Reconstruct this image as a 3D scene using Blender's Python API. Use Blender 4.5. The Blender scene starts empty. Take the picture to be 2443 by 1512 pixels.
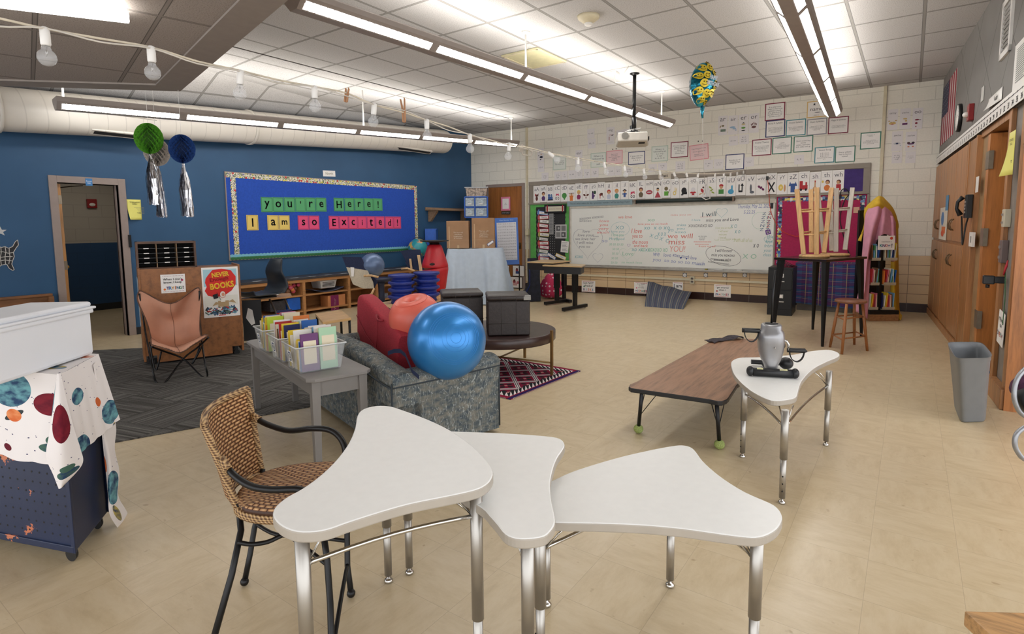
import bpy,bmesh,math,random
from math import sin,cos,pi,radians as rad
from mathutils import Matrix,Vector,Euler
random.seed(7)
C=bpy.context.scene.collection
SC=bpy.context.scene
# ---- camera
FPX,YAW,PIT,ROL,CV,HC=1338.16,0.617,-0.09882,0.00896,-83.685,1.45
RM=Matrix.Rotation(YAW,3,'Z')@Matrix.Rotation(PIT,3,'X')@Matrix.Rotation(ROL,3,'Y')
CAM=Vector((0,0,HC))
cd=bpy.data.cameras.new('camera')
cam=bpy.data.objects.new('camera',cd)
C.objects.link(cam)
m3=Matrix((RM.col[0],RM.col[2],-RM.col[1])).transposed()
cam.matrix_world=Matrix.Translation(CAM)@m3.to_4x4()
cd.sensor_width=36
cd.lens=FPX/2443*36
cd.shift_y=CV/2443
cd.clip_start=0.05
SC.camera=cam
# ---- view and world
SC.view_settings.view_transform='Standard'
SC.view_settings.look='None'
SC.view_settings.exposure=0.72
SC.view_settings.gamma=1
SC.view_settings.use_curve_mapping=False
wd=bpy.data.worlds.new('world')
SC.world=wd
wd.use_nodes=True
wd.node_tree.nodes['Background'].inputs[0].default_value=(.97,.985,1.02,1)
wd.node_tree.nodes['Background'].inputs[1].default_value=WORLD_S=1.5
SC.cycles.max_bounces=8
SC.cycles.diffuse_bounces=4
SC.cycles.caustics_reflective=False
SC.cycles.caustics_refractive=False
SC.cycles.sample_clamp_indirect=4
UP_W,DN_W=62.0,38.0 # watts of the pendant lights, up and down, per segment
# ---- room planes
WA,WBD,WC,TOP=-8.72,11.131,1.028,3.65
BE,GA=-.05918,.06523
NB=Vector((sin(BE),cos(BE),0));NR=Vector((cos(GA),sin(GA),0));NL=Vector((1,0,0));UPV=Vector((0,0,1))
DXB=Vector((cos(BE),-sin(BE),0));DXR=Vector((sin(GA),-cos(GA),0));DXL=Vector((0,1,0))
WALL={'b':(NB,WBD,-1,DXB,-NB),'l':(NL,WA,1,DXL,NL),'r':(NR,WC,-1,DXR,-NR)}
def ray(u,v):return RM@Vector(((u-1221.5)/FPX,1,-(v-756-CV)/FPX))
def G(u,v,z=0.0):
 r=ray(u,v);return CAM+r*((z-HC)/r.z)
def WP(w,u,v,off=0.0):
 n,d,s,dx,nn=WALL[w];r=ray(u,v);return CAM+r*((d+s*off-n.dot(CAM))/n.dot(r))
def PX(p,u,v): # point at the same depth from the lens plane as p
 r=ray(u,v);q=RM.transposed()@(Vector(p)-CAM);return CAM+r*q.y
def HZ(p,u,v): # height of a pixel above the floor point p
 r=ray(u,v);t=(p[0]*r.x+p[1]*r.y)/(r.x**2+r.y**2);return(CAM+r*t).z
def frame(o,x,y,z):
 m=Matrix((Vector(x),Vector(y),Vector(z))).transposed().to_4x4();m.translation=Vector(o);return m
def WF(w,p): # a frame on wall w at point p: x right, y up, z into the room
 n,d,s,dx,nn=WALL[w];return frame(p,dx,UPV,nn)
def TR(x=0,y=0,z=0,rz=0,rx=0,ry=0):
 return Matrix.Translation((x,y,z))@Matrix.Rotation(rz,4,'Z')@Matrix.Rotation(ry,4,'Y')@Matrix.Rotation(rx,4,'X')
def V(*a):return Vector(a)
# ---- materials
MATS={}
def lin(c):
 c=c/255
 return c/12.92 if c<=.04045 else((c+.055)/1.055)**2.4
def rgb(c):return(lin(c[0]),lin(c[1]),lin(c[2]),1)
class NT:
 def __init__(s,name):
  s.m=bpy.data.materials.new(name);s.m.use_nodes=True;s.t=s.m.node_tree;s.b=s.t.nodes['Principled BSDF']
 def n(s,typ,ins=None,**kw):
  nd=s.t.nodes.new('ShaderNode'+typ)
  for k,v in kw.items():setattr(nd,k,v)
  for k,v in(ins or{}).items():s.i(nd.inputs[k],v)
  return nd
 def i(s,sock,v):
  if isinstance(v,bpy.types.NodeSocket):s.t.links.new(v,sock)
  elif isinstance(v,bpy.types.Node):s.t.links.new(v.outputs[0],sock)
  else:sock.default_value=v
 def math(s,op,a,b=None,c=None):
  nd=s.t.nodes.new('ShaderNodeMath');nd.operation=op;s.i(nd.inputs[0],a)
  if b is not None:s.i(nd.inputs[1],b)
  if c is not None:s.i(nd.inputs[2],c)
  return nd.outputs[0]
 def mix(s,f,a,b):
  nd=s.t.nodes.new('ShaderNodeMix');nd.data_type='RGBA'
  s.i(nd.inputs[0],f);s.i(nd.inputs[6],a);s.i(nd.inputs[7],b);return nd.outputs[2]
 def ramp(s,f,stops,const=False):
  nd=s.t.nodes.new('ShaderNodeValToRGB');e=nd.color_ramp.elements
  if const:nd.color_ramp.interpolation='CONSTANT'
  while len(e)<len(stops):e.new(.5)
  for k,(p,c)in enumerate(stops):e[k].position=p;e[k].color=c if len(c)==4 else rgb(c)
  s.i(nd.inputs[0],f);return nd.outputs[0]
 def obj(s,sc=(1,1,1),rot=(0,0,0)):
  tc=s.n('TexCoord');mp=s.n('Mapping');s.t.links.new(tc.outputs['Object'],mp.inputs[0])
  mp.inputs['Scale'].default_value=sc;mp.inputs['Rotation'].default_value=rot;return mp.outputs[0]
 def uv(s):return s.n('TexCoord').outputs['UV']
 def xyz(s,v):
  nd=s.n('SeparateXYZ');s.i(nd.inputs[0],v);return nd.outputs
 def noise(s,v,scale,detail=2,rough=.5):return s.n('TexNoise',{'Vector':v,'Scale':scale,'Detail':detail,'Roughness':rough}).outputs[0]
 def bump(s,h,strength=.2,dist=.01):
  b=s.n('Bump',{'Height':h,'Strength':strength,'Distance':dist});s.i(s.b.inputs['Normal'],b.outputs[0])
 def fin(s,col=None,rough=.5,metal=0,spec=None):
  if col is not None:s.i(s.b.inputs['Base Color'],col)
  s.i(s.b.inputs['Roughness'],rough);s.i(s.b.inputs['Metallic'],metal)
  if spec is not None:s.b.inputs['Specular IOR Level'].default_value=spec
  return s.m
def M_(name,c,rough=.55,metal=0,nz=0.06,sc=12,bump=0,coat=0,spec=None,stretch=(1,1,1)):
 if name in MATS:return MATS[name]
 t=NT(name);v=t.obj(stretch);n=t.noise(v,sc,3)
 a=[min(255,max(0,x*(1+nz)))for x in c];b=[x*(1-nz)for x in c]
 col=t.ramp(n,[(.3,b),(.7,a)])
 if bump:t.bump(n,bump,.01)
 if coat:t.b.inputs['Coat Weight'].default_value=coat
 MATS[name]=t.fin(col,rough,metal,spec);return MATS[name]
def flat(c,rough=.6):
 k='paint_%d_%d_%d'%tuple(int(x)for x in c)
 if k not in MATS:
  t=NT(k);MATS[k]=t.fin(rgb(c),rough,0,.3)
 return MATS[k]
def emis(name,c,s):
 if name in MATS:return MATS[name]
 t=NT(name);t.b.inputs['Emission Color'].default_value=rgb(c);t.b.inputs['Emission Strength'].default_value=s
 MATS[name]=t.fin(rgb((200,200,200)),.5);return MATS[name]
# ---- mesh builder
WM={} # world matrices of the objects, by name
def wm(o):return WM[o.name]
class MB:
 def __init__(s,F=None):
  s.v=[];s.f=[];s.mi=[];s.sm=[];s.uvs={};s.F=F or Matrix();s.m=0
 def at(s,F):s.F=F;return s
 def mat(s,k):s.m=k;return s
 def add(s,vs,fs,smooth=False,uv=None):
  o=len(s.v);s.v+=[s.F@Vector(p)for p in vs]
  for k,f in enumerate(fs):
   s.f.append([i+o for i in f]);s.mi.append(s.m);s.sm.append(smooth)
   if uv:s.uvs[len(s.f)-1]=[uv[i]for i in f]
  return s
 def box(s,c,d,R=None,bev=0):
  x,y,z=d[0]/2,d[1]/2,d[2]/2
  bev=min(bev,x*.98,y*.98,z*.98)
  if bev:
   bm=bmesh.new();bmesh.ops.create_cube(bm,size=1)
   for q in bm.verts:q.co=Vector((q.co.x*d[0],q.co.y*d[1],q.co.z*d[2]))
   bmesh.ops.bevel(bm,geom=bm.edges[:],offset=bev,segments=3 if bev>.01 else 2,affect='EDGES',profile=.5,clamp_overlap=True)
   vs=[q.co.copy()for q in bm.verts];fs=[[q.index for q in f.verts]for f in bm.faces];bm.free()
   if R is not None:vs=[R@q for q in vs]
   return s.add([q+Vector(c)for q in vs],fs,bev>.012)
  vs=[Vector((i*x,j*y,k*z))for i in(-1,1)for j in(-1,1)for k in(-1,1)]
  if R is not None:vs=[R@q for q in vs]
  return s.add([q+Vector(c)for q in vs],[(0,1,3,2),(4,6,7,5),(0,4,5,1),(2,3,7,6),(0,2,6,4),(1,5,7,3)])
 def bx(s,a,b,bev=0):return s.box([(a[i]+b[i])/2 for i in range(3)],[abs(b[i]-a[i])for i in range(3)],bev=bev)
 def tube(s,pts,r,n=8,closed=False,caps=True,flat_=1.0):
  pts=[Vector(p)for p in pts];N=len(pts);rs=r if isinstance(r,(list,tuple))else[r]*N
  vs=[];up=None
  for i,p in enumerate(pts):
   a=pts[i-1]if(i>0 or closed)else p;b=pts[(i+1)%N]if(i<N-1 or closed)else p
   d=(b-a)
   if d.length<1e-9:d=Vector((0,0,1))
   d.normalize()
   if up is None:up=d.orthogonal().normalized()
   up=(up-d*up.dot(d))
   if up.length<1e-6:up=d.orthogonal()
   up.normalize();w=d.cross(up)
   for k in range(n):
    t=2*pi*k/n;vs.append(p+(up*cos(t)+w*sin(t)*flat_)*rs[i])
  fs=[]
  for i in range(N if closed else N-1):
   j=(i+1)%N
   for k in range(n):fs.append((i*n+k,i*n+(k+1)%n,j*n+(k+1)%n,j*n+k))
  s.add(vs,fs,True)
  if caps and not closed:
   o=len(s.v)-len(vs);s.f.append([o+k for k in range(n)][::-1]);s.f.append([o+(N-1)*n+k for k in range(n)])
   s.mi+=[s.m]*2;s.sm+=[False]*2
  return s
 def cyl(s,a,b,r,r2=None,n=16):return s.tube([a,b],[r,r if r2 is None else r2],n)
 def lathe(s,c,prof,n=24,axis='z',uv=False):
  vs=[];uvl=[]
  for j,(r,z)in enumerate(prof):
   for k in range(n):
    t=2*pi*k/n;x,y=r*cos(t),r*sin(t)
    vs.append(Vector(c)+(Vector((x,y,z))if axis=='z' else Vector((x,z,y))if axis=='y' else Vector((z,x,y))))
  fs=[(j*n+k,j*n+(k+1)%n,(j+1)*n+(k+1)%n,(j+1)*n+k)for j in range(len(prof)-1)for k in range(n)]
  fs.append([k for k in range(n)][::-1]);fs.append([(len(prof)-1)*n+k for k in range(n)])
  s.add(vs,fs,True);s.sm[-1]=prof[-1][0]<1e-3;s.sm[-2]=prof[0][0]<1e-3;return s
 def ball(s,c,r,n=16,m=10,sc=(1,1,1)):
  pr=[(max(1e-4,r*sin(pi*j/m)),-r*cos(pi*j/m))for j in range(m+1)]
  o=len(s.v);F=s.F;s.F=F@Matrix.Translation(c)@Matrix.Diagonal((*sc,1));s.lathe((0,0,0),pr,n);s.F=F;return s
 def prism(s,poly,z0,z1,bev=0,smooth=False): # poly in xy, extruded along z
  n=len(poly);ar=sum(poly[i][0]*poly[(i+1)%n][1]-poly[(i+1)%n][0]*poly[i][1]for i in range(n))
  if ar<0:poly=poly[::-1]
  L=[(z0,0),(z1,0)]
  if bev:L=[(z0,bev),(z0+bev*.35,bev*.3),(z0+bev,0),(z1-bev,0),(z1-bev*.35,bev*.3),(z1,bev)]
  nr=[]
  for i in range(n):
   a,b,c=Vector(poly[i-1]),Vector(poly[i]),Vector(poly[(i+1)%n])
   d=(c-a);d=d.normalized()if d.length>0 else Vector((1,0));nr.append(Vector((-d.y,d.x)))
  vs=[]
  for z,o in L:
   for i in range(n):vs.append((poly[i][0]+nr[i].x*o,poly[i][1]+nr[i].y*o,z))
  fs=[(j*n+i,j*n+(i+1)%n,(j+1)*n+(i+1)%n,(j+1)*n+i)for j in range(len(L)-1)for i in range(n)]
  s.add(vs,fs,smooth);s.add([],[])
  o=len(s.v)-len(vs);s.f.append([o+i for i in range(n)][::-1]);s.f.append([o+(len(L)-1)*n+i for i in range(n)])
  s.mi+=[s.m]*2;s.sm+=[False]*2;return s
 def grid(s,fn,nu,nv,smooth=True,th=0):
  P=[[Vector(fn(i/nu,j/nv))for i in range(nu+1)]for j in range(nv+1)]
  vs=[p for r in P for p in r];w=nu+1;uv=[(i/nu,j/nv)for j in range(nv+1)for i in range(nu+1)]
  fs=[(j*w+i,j*w+i+1,(j+1)*w+i+1,(j+1)*w+i)for j in range(nv)for i in range(nu)]
  if th:
   nrm=[]
   for j in range(nv+1):
    for i in range(nu+1):
     du=P[j][min(nu,i+1)]-P[j][max(0,i-1)];dv=P[min(nv,j+1)][i]-P[max(0,j-1)][i]
     q=du.cross(dv);nrm.append(q.normalized()if q.length>1e-12 else Vector((0,0,1)))
   K=len(vs);vs2=[vs[k]-nrm[k]*th for k in range(K)]
   fs=fs+[tuple(i+K for i in f[::-1])for f in fs]
   ed=[i for i in range(w)]+[j*w+nu for j in range(1,nv+1)]+[nv*w+i for i in range(nu-1,-1,-1)]+[j*w for j in range(nv-1,0,-1)]
   for q in range(len(ed)):a,b=ed[q],ed[(q+1)%len(ed)];fs.append((b,a,a+K,b+K))
   vs=vs+vs2;uv=uv+uv
  return s.add(vs,fs,smooth,uv)
 def quad(s,a,b,c,d,uv=True):return s.add([a,b,c,d],[(0,1,2,3)],False,[(0,0),(1,0),(1,1),(0,1)])
 def build(s,name,mats,parent=None,origin=None):
  mats=mats if isinstance(mats,(list,tuple))else[mats]
  if not s.v:s.v=[Vector((0,0,0))]
  lo=Vector([min(p[i]for p in s.v)for i in range(3)]);hi=Vector([max(p[i]for p in s.v)for i in range(3)])
  base=Vector(((lo.x+hi.x)/2,(lo.y+hi.y)/2,lo.z))if origin is None else Vector(origin)
  W=Matrix.Translation(base);inv=W.inverted()
  me=bpy.data.meshes.new(name);me.from_pydata([inv@p for p in s.v],[],s.f)
  for k in mats:me.materials.append(k)
  me.polygons.foreach_set('material_index',s.mi);me.polygons.foreach_set('use_smooth',s.sm)
  if s.uvs:
   ul=me.uv_layers.new(name='UVMap')
   for pi_,pol in enumerate(me.polygons):
    if pi_ in s.uvs:
     for k,li in enumerate(pol.loop_indices):ul.data[li].uv=s.uvs[pi_][k]
  me.validate();me.update()
  o=bpy.data.objects.new(name,me);C.objects.link(o)
  if parent is not None:
   o.parent=parent;o.matrix_local=wm(parent).inverted()@W
  else:o.matrix_world=W
  WM[o.name]=W.copy();return o
def tag(o,label,cat,group=None,kind=None):
 if label:o['label']=label
 if cat:o['category']=cat
 if group:o['group']=group
 if kind:o['kind']=kind
 return o
def thing(name,label,cat,F=None,group=None):
 F=F or Matrix();o=bpy.data.objects.new(name,None);C.objects.link(o);o.matrix_world=F;WM[o.name]=F.copy()
 o.empty_display_size=.1;return tag(o,label,cat,group)
def struct(o):o['kind']='structure';return o
def dup(root,F,label=None,group=None,swap=None):
 D=F@wm(root).inverted()
 def cp(o,par):
  c=o.copy();C.objects.link(c);WM[c.name]=D@wm(o)
  if par is not None:c.parent=par;c.matrix_local=wm(par).inverted()@WM[c.name]
  else:c.matrix_world=WM[c.name]
  for ch in list(o.children):cp(ch,c)
  return c
 r=cp(root,None)
 if label:r['label']=label
 if group:r['group']=group
 return r
def part_label(o,s):o['label']=s;return o
# ---- text and flat drawings
TX={}
def txmesh(body,align='CENTER',space=1.0):
 k=(body,align,space)
 if k not in TX:
  cu=bpy.data.curves.new('t','FONT');cu.body=body;cu.align_x=align;cu.resolution_u=2;cu.space_line=space
  ob=bpy.data.objects.new('t',cu);C.objects.link(ob)
  dg=bpy.context.evaluated_depsgraph_get();me=bpy.data.meshes.new_from_object(ob.evaluated_get(dg))
  vs=[v.co.copy()for v in me.vertices];fs=[tuple(p.vertices)for p in me.polygons]
  bpy.data.objects.remove(ob);bpy.data.curves.remove(cu);bpy.data.meshes.remove(me)
  TX[k]=(vs,fs)
 return TX[k]
def text(mb,body,x,y,w,h,z=.002,bold=0,align='CENTER',keep=True,slant=0,rot=0):
 """text fitted into a box of w x h centred on x, y in the builder's frame"""
 vs,fs=txmesh(body,align)
 if not vs:return mb
 x0=min(v.x for v in vs);x1=max(v.x for v in vs);y0=min(v.y for v in vs);y1=max(v.y for v in vs)
 sx=w/max(1e-6,x1-x0);sy=h/max(1e-6,y1-y0)
 if keep:sx=sy=min(sx,sy)
 out=[]
 for v in vs:
  a,b=(v.x-(x0+x1)/2)*sx,(v.y-(y0+y1)/2)*sy
  a+=slant*b
  out.append(Vector((x+a*cos(rot)-b*sin(rot),y+a*sin(rot)+b*cos(rot),z)))
 mb.add(out,fs)
 if bold:
  for dx,dy in((bold,0),(0,bold),(bold,bold)):mb.add([p+Vector((dx*sy,dy*sy,.0002+dx*.001))for p in out],fs)
 return mb
def shape(mb,k,x,y,w,h,z=.0015,rot=0):
 """flat drawings: e ellipse, r rectangle, t triangle, l line, h heart"""
 if k=='e':pts=[(w/2*cos(2*pi*i/20),h/2*sin(2*pi*i/20))for i in range(20)]
 elif k=='r':pts=[(-w/2,-h/2),(w/2,-h/2),(w/2,h/2),(-w/2,h/2)]
 elif k=='t':pts=[(-w/2,-h/2),(w/2,-h/2),(0,h/2)]
 elif k=='s':pts=[((.5 if i%2==0 else .2)*w*sin(2*pi*i/10),(.5 if i%2==0 else .2)*h*cos(2*pi*i/10))for i in range(10)]
 elif k=='h':pts=[(w*.5*(sin(t)**3),h*.55*(13*cos(t)-5*cos(2*t)-2*cos(3*t)-cos(4*t))/17)for t in[2*pi*i/28 for i in range(28)]]
 c,s_=cos(rot),sin(rot)
 P=[(x+a*c-b*s_,y+a*s_+b*c,z)for a,b in pts]
 if k in 'hs':
  P.append((x,y,z));n=len(pts);return mb.add(P,[(i,(i+1)%n,n)for i in range(n)])
 return mb.add(P,[list(range(len(P)))])
def outline(mb,k,x,y,w,h,t,z=.0015,a0=0,a1=2*pi,rot=0):
 n=24;vs=[]
 for i in range(n+1):
  q=a0+(a1-a0)*i/n
  for e in(-t/2,t/2):
   if k=='h':a,b=(w*.5+e)*(sin(q)**3),(h*.55+e)*(13*cos(q)-5*cos(2*q)-2*cos(3*q)-cos(4*q))/17
   else:a,b=(w/2+e)*cos(q),(h/2+e)*sin(q)
   vs.append((x+a*cos(rot)-b*sin(rot),y+a*sin(rot)+b*cos(rot),z))
 return mb.add(vs,[(2*i,2*i+1,2*i+3,2*i+2)for i in range(n)])
def line(mb,x0,y0,x1,y1,t,z=.0015):
 d=Vector((x1-x0,y1-y0));L=d.length
 return shape(mb,'r',(x0+x1)/2,(y0+y1)/2,L,t,z,math.atan2(d.y,d.x))
def spline(pts,k=6,closed=True):
 n=len(pts);out=[]
 for i in range(n if closed else n-1):
  p0,p1,p2,p3=(Vector(pts[j%n]if closed else pts[max(0,min(n-1,j))])for j in(i-1,i,i+1,i+2))
  for s_ in range(k):
   t=s_/k
   out.append(.5*((2*p1)+(p2-p0)*t+(2*p0-5*p1+4*p2-p3)*t*t+(3*p1-p0-3*p2+p3)*t**3))
 if not closed:out.append(Vector(pts[-1]))
 return out
# ---- room materials
def mat_floor():
 t=NT('tile_floor');v=t.obj((1,1,1));x,y,z=t.xyz(v)
 br=t.n('TexBrick',{'Vector':v,'Scale':1.0,'Mortar Size':.0015,'Mortar Smooth':.3,'Bias':0,'Brick Width':.32,'Row Height':.32},offset=0.0)
 br.inputs['Color1'].default_value=(.42,.42,.42,1);br.inputs['Color2'].default_value=(.62,.62,.62,1);br.inputs['Mortar'].default_value=(.4,.4,.4,1)
 # streaks run one way on one tile and the other way on the next
 a=t.noise(t.obj((3,9,1)),1.9,6,.7);b=t.noise(t.obj((9,3,1)),1.9,6,.7)
 ch=t.n('TexChecker',{'Vector':v,'Scale':1/.32});st=t.n('Mix',{0:ch.outputs[1],2:a,3:b})
 big=t.noise(v,.55,3)
 c=t.ramp(st.outputs[0],[(.2,(184,164,128)),(.42,(200,181,145)),(.55,(207,189,154)),(.8,(214,198,166))])
 c2=t.mix(t.math('MULTIPLY',big,.22),c,rgb((186,160,128)))
 sp=t.ramp(t.noise(v,19,2),[(.70,(255,255,255)),(.78,(188,166,140))])
 c3=t.n('Mix',{0:.55,6:c2,7:sp},data_type='RGBA',blend_type='MULTIPLY').outputs[2]
 mo=t.mix(t.math('MULTIPLY',br.outputs[1],.35),c3,rgb((140,118,92)))
 r=t.ramp(t.noise(v,2.5,3),[(.3,(74,74,74)),(.7,(112,112,112))])
 t.bump(t.noise(v,60,2),.03,.004)
 t.b.inputs['Coat Weight'].default_value=.25;t.b.inputs['Coat Roughness'].default_value=.22
 return t.fin(mo,t.math('ADD',t.xyz(r)[0],.28),0,.5)
def mat_backwall():
 t=NT('block_wall');tc=t.n('TexCoord').outputs['Object'];x,y,z=t.xyz(tc)
 vec=t.n('CombineXYZ',{0:x,1:z,2:0.0}).outputs[0]
 def brick(w,h,m,off,o2=0.0):
  mp=t.n('Mapping',{0:vec});mp.inputs['Location'].default_value=(0,o2,0)
  b=t.n('TexBrick',{'Vector':mp.outputs[0],'Scale':1.0,'Mortar Size':m,'Mortar Smooth':.2,'Bias':0,'Brick Width':w,'Row Height':h},offset=off);return b
 cm=brick(.42,.21,.006,.5);ti=brick(.4,.156,.004,0,-.14+.156)
 n=t.noise(vec,45,3);n2=t.noise(vec,1.2,2)
 white=t.mix(cm.outputs[1],t.ramp(n,[(.3,(227,223,211)),(.7,(234,230,218))]),rgb((208,204,192)))
 tan=t.mix(ti.outputs[1],t.ramp(n2,[(.35,(202,174,136)),(.65,(211,185,148))]),rgb((104,84,66)))
 dark=t.mix(ti.outputs[1],rgb((48,28,24)),rgb((92,84,80)))
 c=t.mix(t.math('GREATER_THAN',z,.92),t.mix(t.math('GREATER_THAN',z,.14),dark,tan),white)
 hgt=t.math('SUBTRACT',1,cm.outputs[1]);t.bump(t.math('ADD',hgt,t.math('MULTIPLY',n,.25)),.35,.004)
 r=t.math('MULTIPLY_ADD',t.math('GREATER_THAN',z,.92),.35,.25)
 return t.fin(c,r,0,.4)
def mat_bluewall():
 t=NT('blue_paint');tc=t.n('TexCoord').outputs['Object'];x,y,z=t.xyz(tc)
 vec=t.n('CombineXYZ',{0:y,1:z,2:0.0}).outputs[0]
 n=t.noise(vec,1.5,4);c=t.ramp(n,[(.3,(44,80,114)),(.7,(49,87,123))])
 t.bump(t.noise(vec,120,2),.06,.003);return t.fin(c,.5,0,.35)
def mat_ceiling(name,c,dx,dy,x0,y0,rot=0,line=(150,147,144),lw=.022):
 t=NT(name);v=t.obj((1,1,1),(0,0,rot));x,y,z=t.xyz(v)
 def g(s,d,o):
  m=t.math('PINGPONG',t.math('SUBTRACT',s,o),d/2);return t.math('LESS_THAN',m,lw/2)
 gl=t.math('MAXIMUM',g(x,dx,x0),g(y,dy,y0))
 def g2(s,d,o):return t.math('LESS_THAN',t.math('PINGPONG',t.math('SUBTRACT',s,o),d/2),lw/2+.006)
 g3=t.math('MAXIMUM',g2(x,dx,x0),g2(y,dy,y0))
 sp=t.noise(v,110,2);c1=t.ramp(sp,[(.36,[q*.86 for q in c]),(.5,c)])
 col=t.mix(g3,c1,rgb([q*.62 for q in c]));col=t.mix(gl,col,rgb(line))
 t.bump(t.math('ADD',t.math('MULTIPLY',sp,.3),gl),.25,.004)
 return t.fin(col,.85,0,.15)
def mat_wood(name,c,ax='z',sc=1.0,rough=.38,coat=.15,dark=.78,fine=1.0):
 if name in MATS:return MATS[name]
 t=NT(name);s={'z':(9,9,.7),'y':(9,.7,9),'x':(.7,9,9)}[ax]
 v=t.obj(tuple(q*sc for q in s));n=t.noise(v,2.2,6,.6);v2=t.obj(tuple(q*sc*5*fine for q in s));n2=t.noise(v2,3,2)
 m=t.math('ADD',t.math('MULTIPLY',n,.8),t.math('MULTIPLY',n2,.2))
 col=t.ramp(m,[(.32,[q*dark for q in c]),(.5,c),(.7,[min(255,q*1.1)for q in c])])
 t.b.inputs['Coat Weight'].default_value=coat;t.b.inputs['Coat Roughness'].default_value=.25
 MATS[name]=t.fin(col,rough,0,.4);return MATS[name]
def mat_diag():
 t=NT('grey_diagonal_panels');tc=t.n('TexCoord').outputs['Object'];x,y,z=t.xyz(tc)
 def ln(sgn,d,o):return t.math('LESS_THAN',t.math('PINGPONG',t.math('ADD',t.math('ADD',y,t.math('MULTIPLY',z,sgn)),o),d/2),.008)
 g=t.math('MAXIMUM',ln(1.15,1.15,.1),ln(-1.15,1.15,.35))
 n=t.noise(tc,3,2);c=t.ramp(n,[(.3,(118,114,111)),(.7,(124,120,117))])
 t.bump(t.math('SUBTRACT',1,g),.3,.004)
 return t.fin(t.mix(g,c,rgb((72,69,66))),.6,0,.3)
def mat_carpet():
 t=NT('carpet_tile');v=t.obj((1,1,1),(0,0,rad(-14)));x,y,z=t.xyz(v)
 ch=t.n('TexChecker',{'Vector':v,'Scale':1/.5})
 a=t.noise(t.n('Mapping',{0:v,3:(1.2,42,1)}).outputs[0],1,2,.5);b=t.noise(t.n('Mapping',{0:v,3:(42,1.2,1)}).outputs[0],1,2,.5)
 st=t.n('Mix',{0:ch.outputs[1],2:a,3:b}).outputs[0]
 fine=t.noise(v,160,2)
 br=t.n('TexBrick',{'Vector':v,'Scale':1.0,'Mortar Size':.003,'Brick Width':.5,'Row Height':.5,'Bias':0},offset=0.0)
 br.inputs['Color1'].default_value=(.35,.35,.35,1);br.inputs['Color2'].default_value=(.65,.65,.65,1)
 mm=t.math('ADD',st,t.math('MULTIPLY',t.math('SUBTRACT',t.xyz(br.outputs[0])[0],.5),.25))
 c=t.ramp(t.math('ADD',mm,t.math('MULTIPLY',t.math('SUBTRACT',fine,.5),.3)),[(.3,(66,64,61)),(.46,(86,84,81)),(.54,(98,96,93)),(.75,(126,123,118))])
 c=t.mix(t.math('MULTIPLY',br.outputs[1],.5),c,rgb((50,49,48)))
 t.bump(t.math('ADD',fine,st),.5,.004);return t.fin(c,.95,0,.1)
FLOOR=mat_floor();BACKM=mat_backwall();BLUEM=mat_bluewall()
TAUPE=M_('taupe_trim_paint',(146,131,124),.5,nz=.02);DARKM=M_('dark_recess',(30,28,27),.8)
OAKC=mat_wood('cabinet_oak',(170,118,74),'z',1,.42);OAKD=mat_wood('door_frame_oak',(168,118,74),'z',1,.45)
WHITEP=M_('white_painted_metal',(226,224,220),.35,nz=.01);GREYM=M_('fixture_grey',(150,140,134),.45,nz=.02)
BLACKP=M_('black_plastic',(22,23,25),.42,nz=.1);BLACKMT=M_('black_metal',(20,20,21),.38,.3,nz=.05)
CHROME=M_('chrome',(205,203,198),.18,1,nz=.02);STEEL=M_('brushed_steel',(176,172,165),.36,.9,nz=.04,stretch=(1,1,.1));PAPER=M_('white_paper',(232,229,225),.7,nz=.015,spec=.3)
LAMIN=M_('laminated_paper',(236,233,229),.32,nz=.01,spec=.5);INK=flat((38,38,42),.7);IVORY=M_('ivory_plastic',(206,196,168),.5,nz=.03)
# ---- shell
RB=11.3
xr=lambda y:(WC-sin(GA)*y)/cos(GA)
yb=lambda x:(WBD-sin(BE)*x)/cos(BE)
XCR=0.35;YCR=yb(XCR) # back right corner
m=MB();m.prism([(-13.6,-3),(3.2,-3),(3.2,13),(-13.6,13)],-.1,0);struct(m.build('floor',FLOOR))
CEILM=mat_ceiling('ceiling_tile',(194,192,192),.645,.84,.045,.03)
m=MB();m.prism([(-13.6,-3),(3.2,-3),(3.2,13),(-13.6,13)],TOP,TOP+.08);struct(m.build('ceiling',CEILM))
# left wall, with the doorway
D0,D1,DZ=2.50,3.165,2.045
m=MB();m.bx((WA-.16,-3,0),(WA,D0,TOP));m.bx((WA-.16,D1,0),(WA,YCR+1.4,TOP));m.bx((WA-.16,D0,DZ),(WA,D1,TOP));struct(m.build('wall_left',BLUEM))
m=MB();m.at(frame((0,0,0),DXB,-NB,UPV));xl=(V(WA,yb(WA),0)).dot(DXB);xrr=V(.9,yb(.9),0).dot(DXB)
m.bx((xl-.2,-WBD-.15,0),(xrr+.4,-WBD,TOP));struct(m.build('wall_back',BACKM,origin=(0,yb(0),0)))
# right wall: grey panelled upper part, wood lower part
RF=frame((0,0,0),-DXR,UPV,-NR) # x towards the back wall, y up, z into the room
RFm=lambda y0,y1,z0,z1,d0,d1:[RF@V(0,0,0)]
def rbox(m,y0,y1,z0,z1,d0,d1,bev=0): # box on the right wall: y range, height range, depth (negative is behind the wall face)
 n=V(cos(GA),sin(GA),0);t=V(-sin(GA),cos(GA),0)
 F=m.F;m.F=frame(n*WC,t,n,UPV);m.bx((y0,-d1,z0),(y1,-d0,z1),bev);m.F=F;return m
YT=lambda y:(V(xr(y),y,0)).dot(V(-sin(GA),cos(GA),0))
m=MB();rbox(m,1.5,YT(YCR+.3),2.36,TOP,-.15,0);struct(m.build('wall_right',mat_diag(),origin=(xr(6),6,2.36)))
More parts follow.
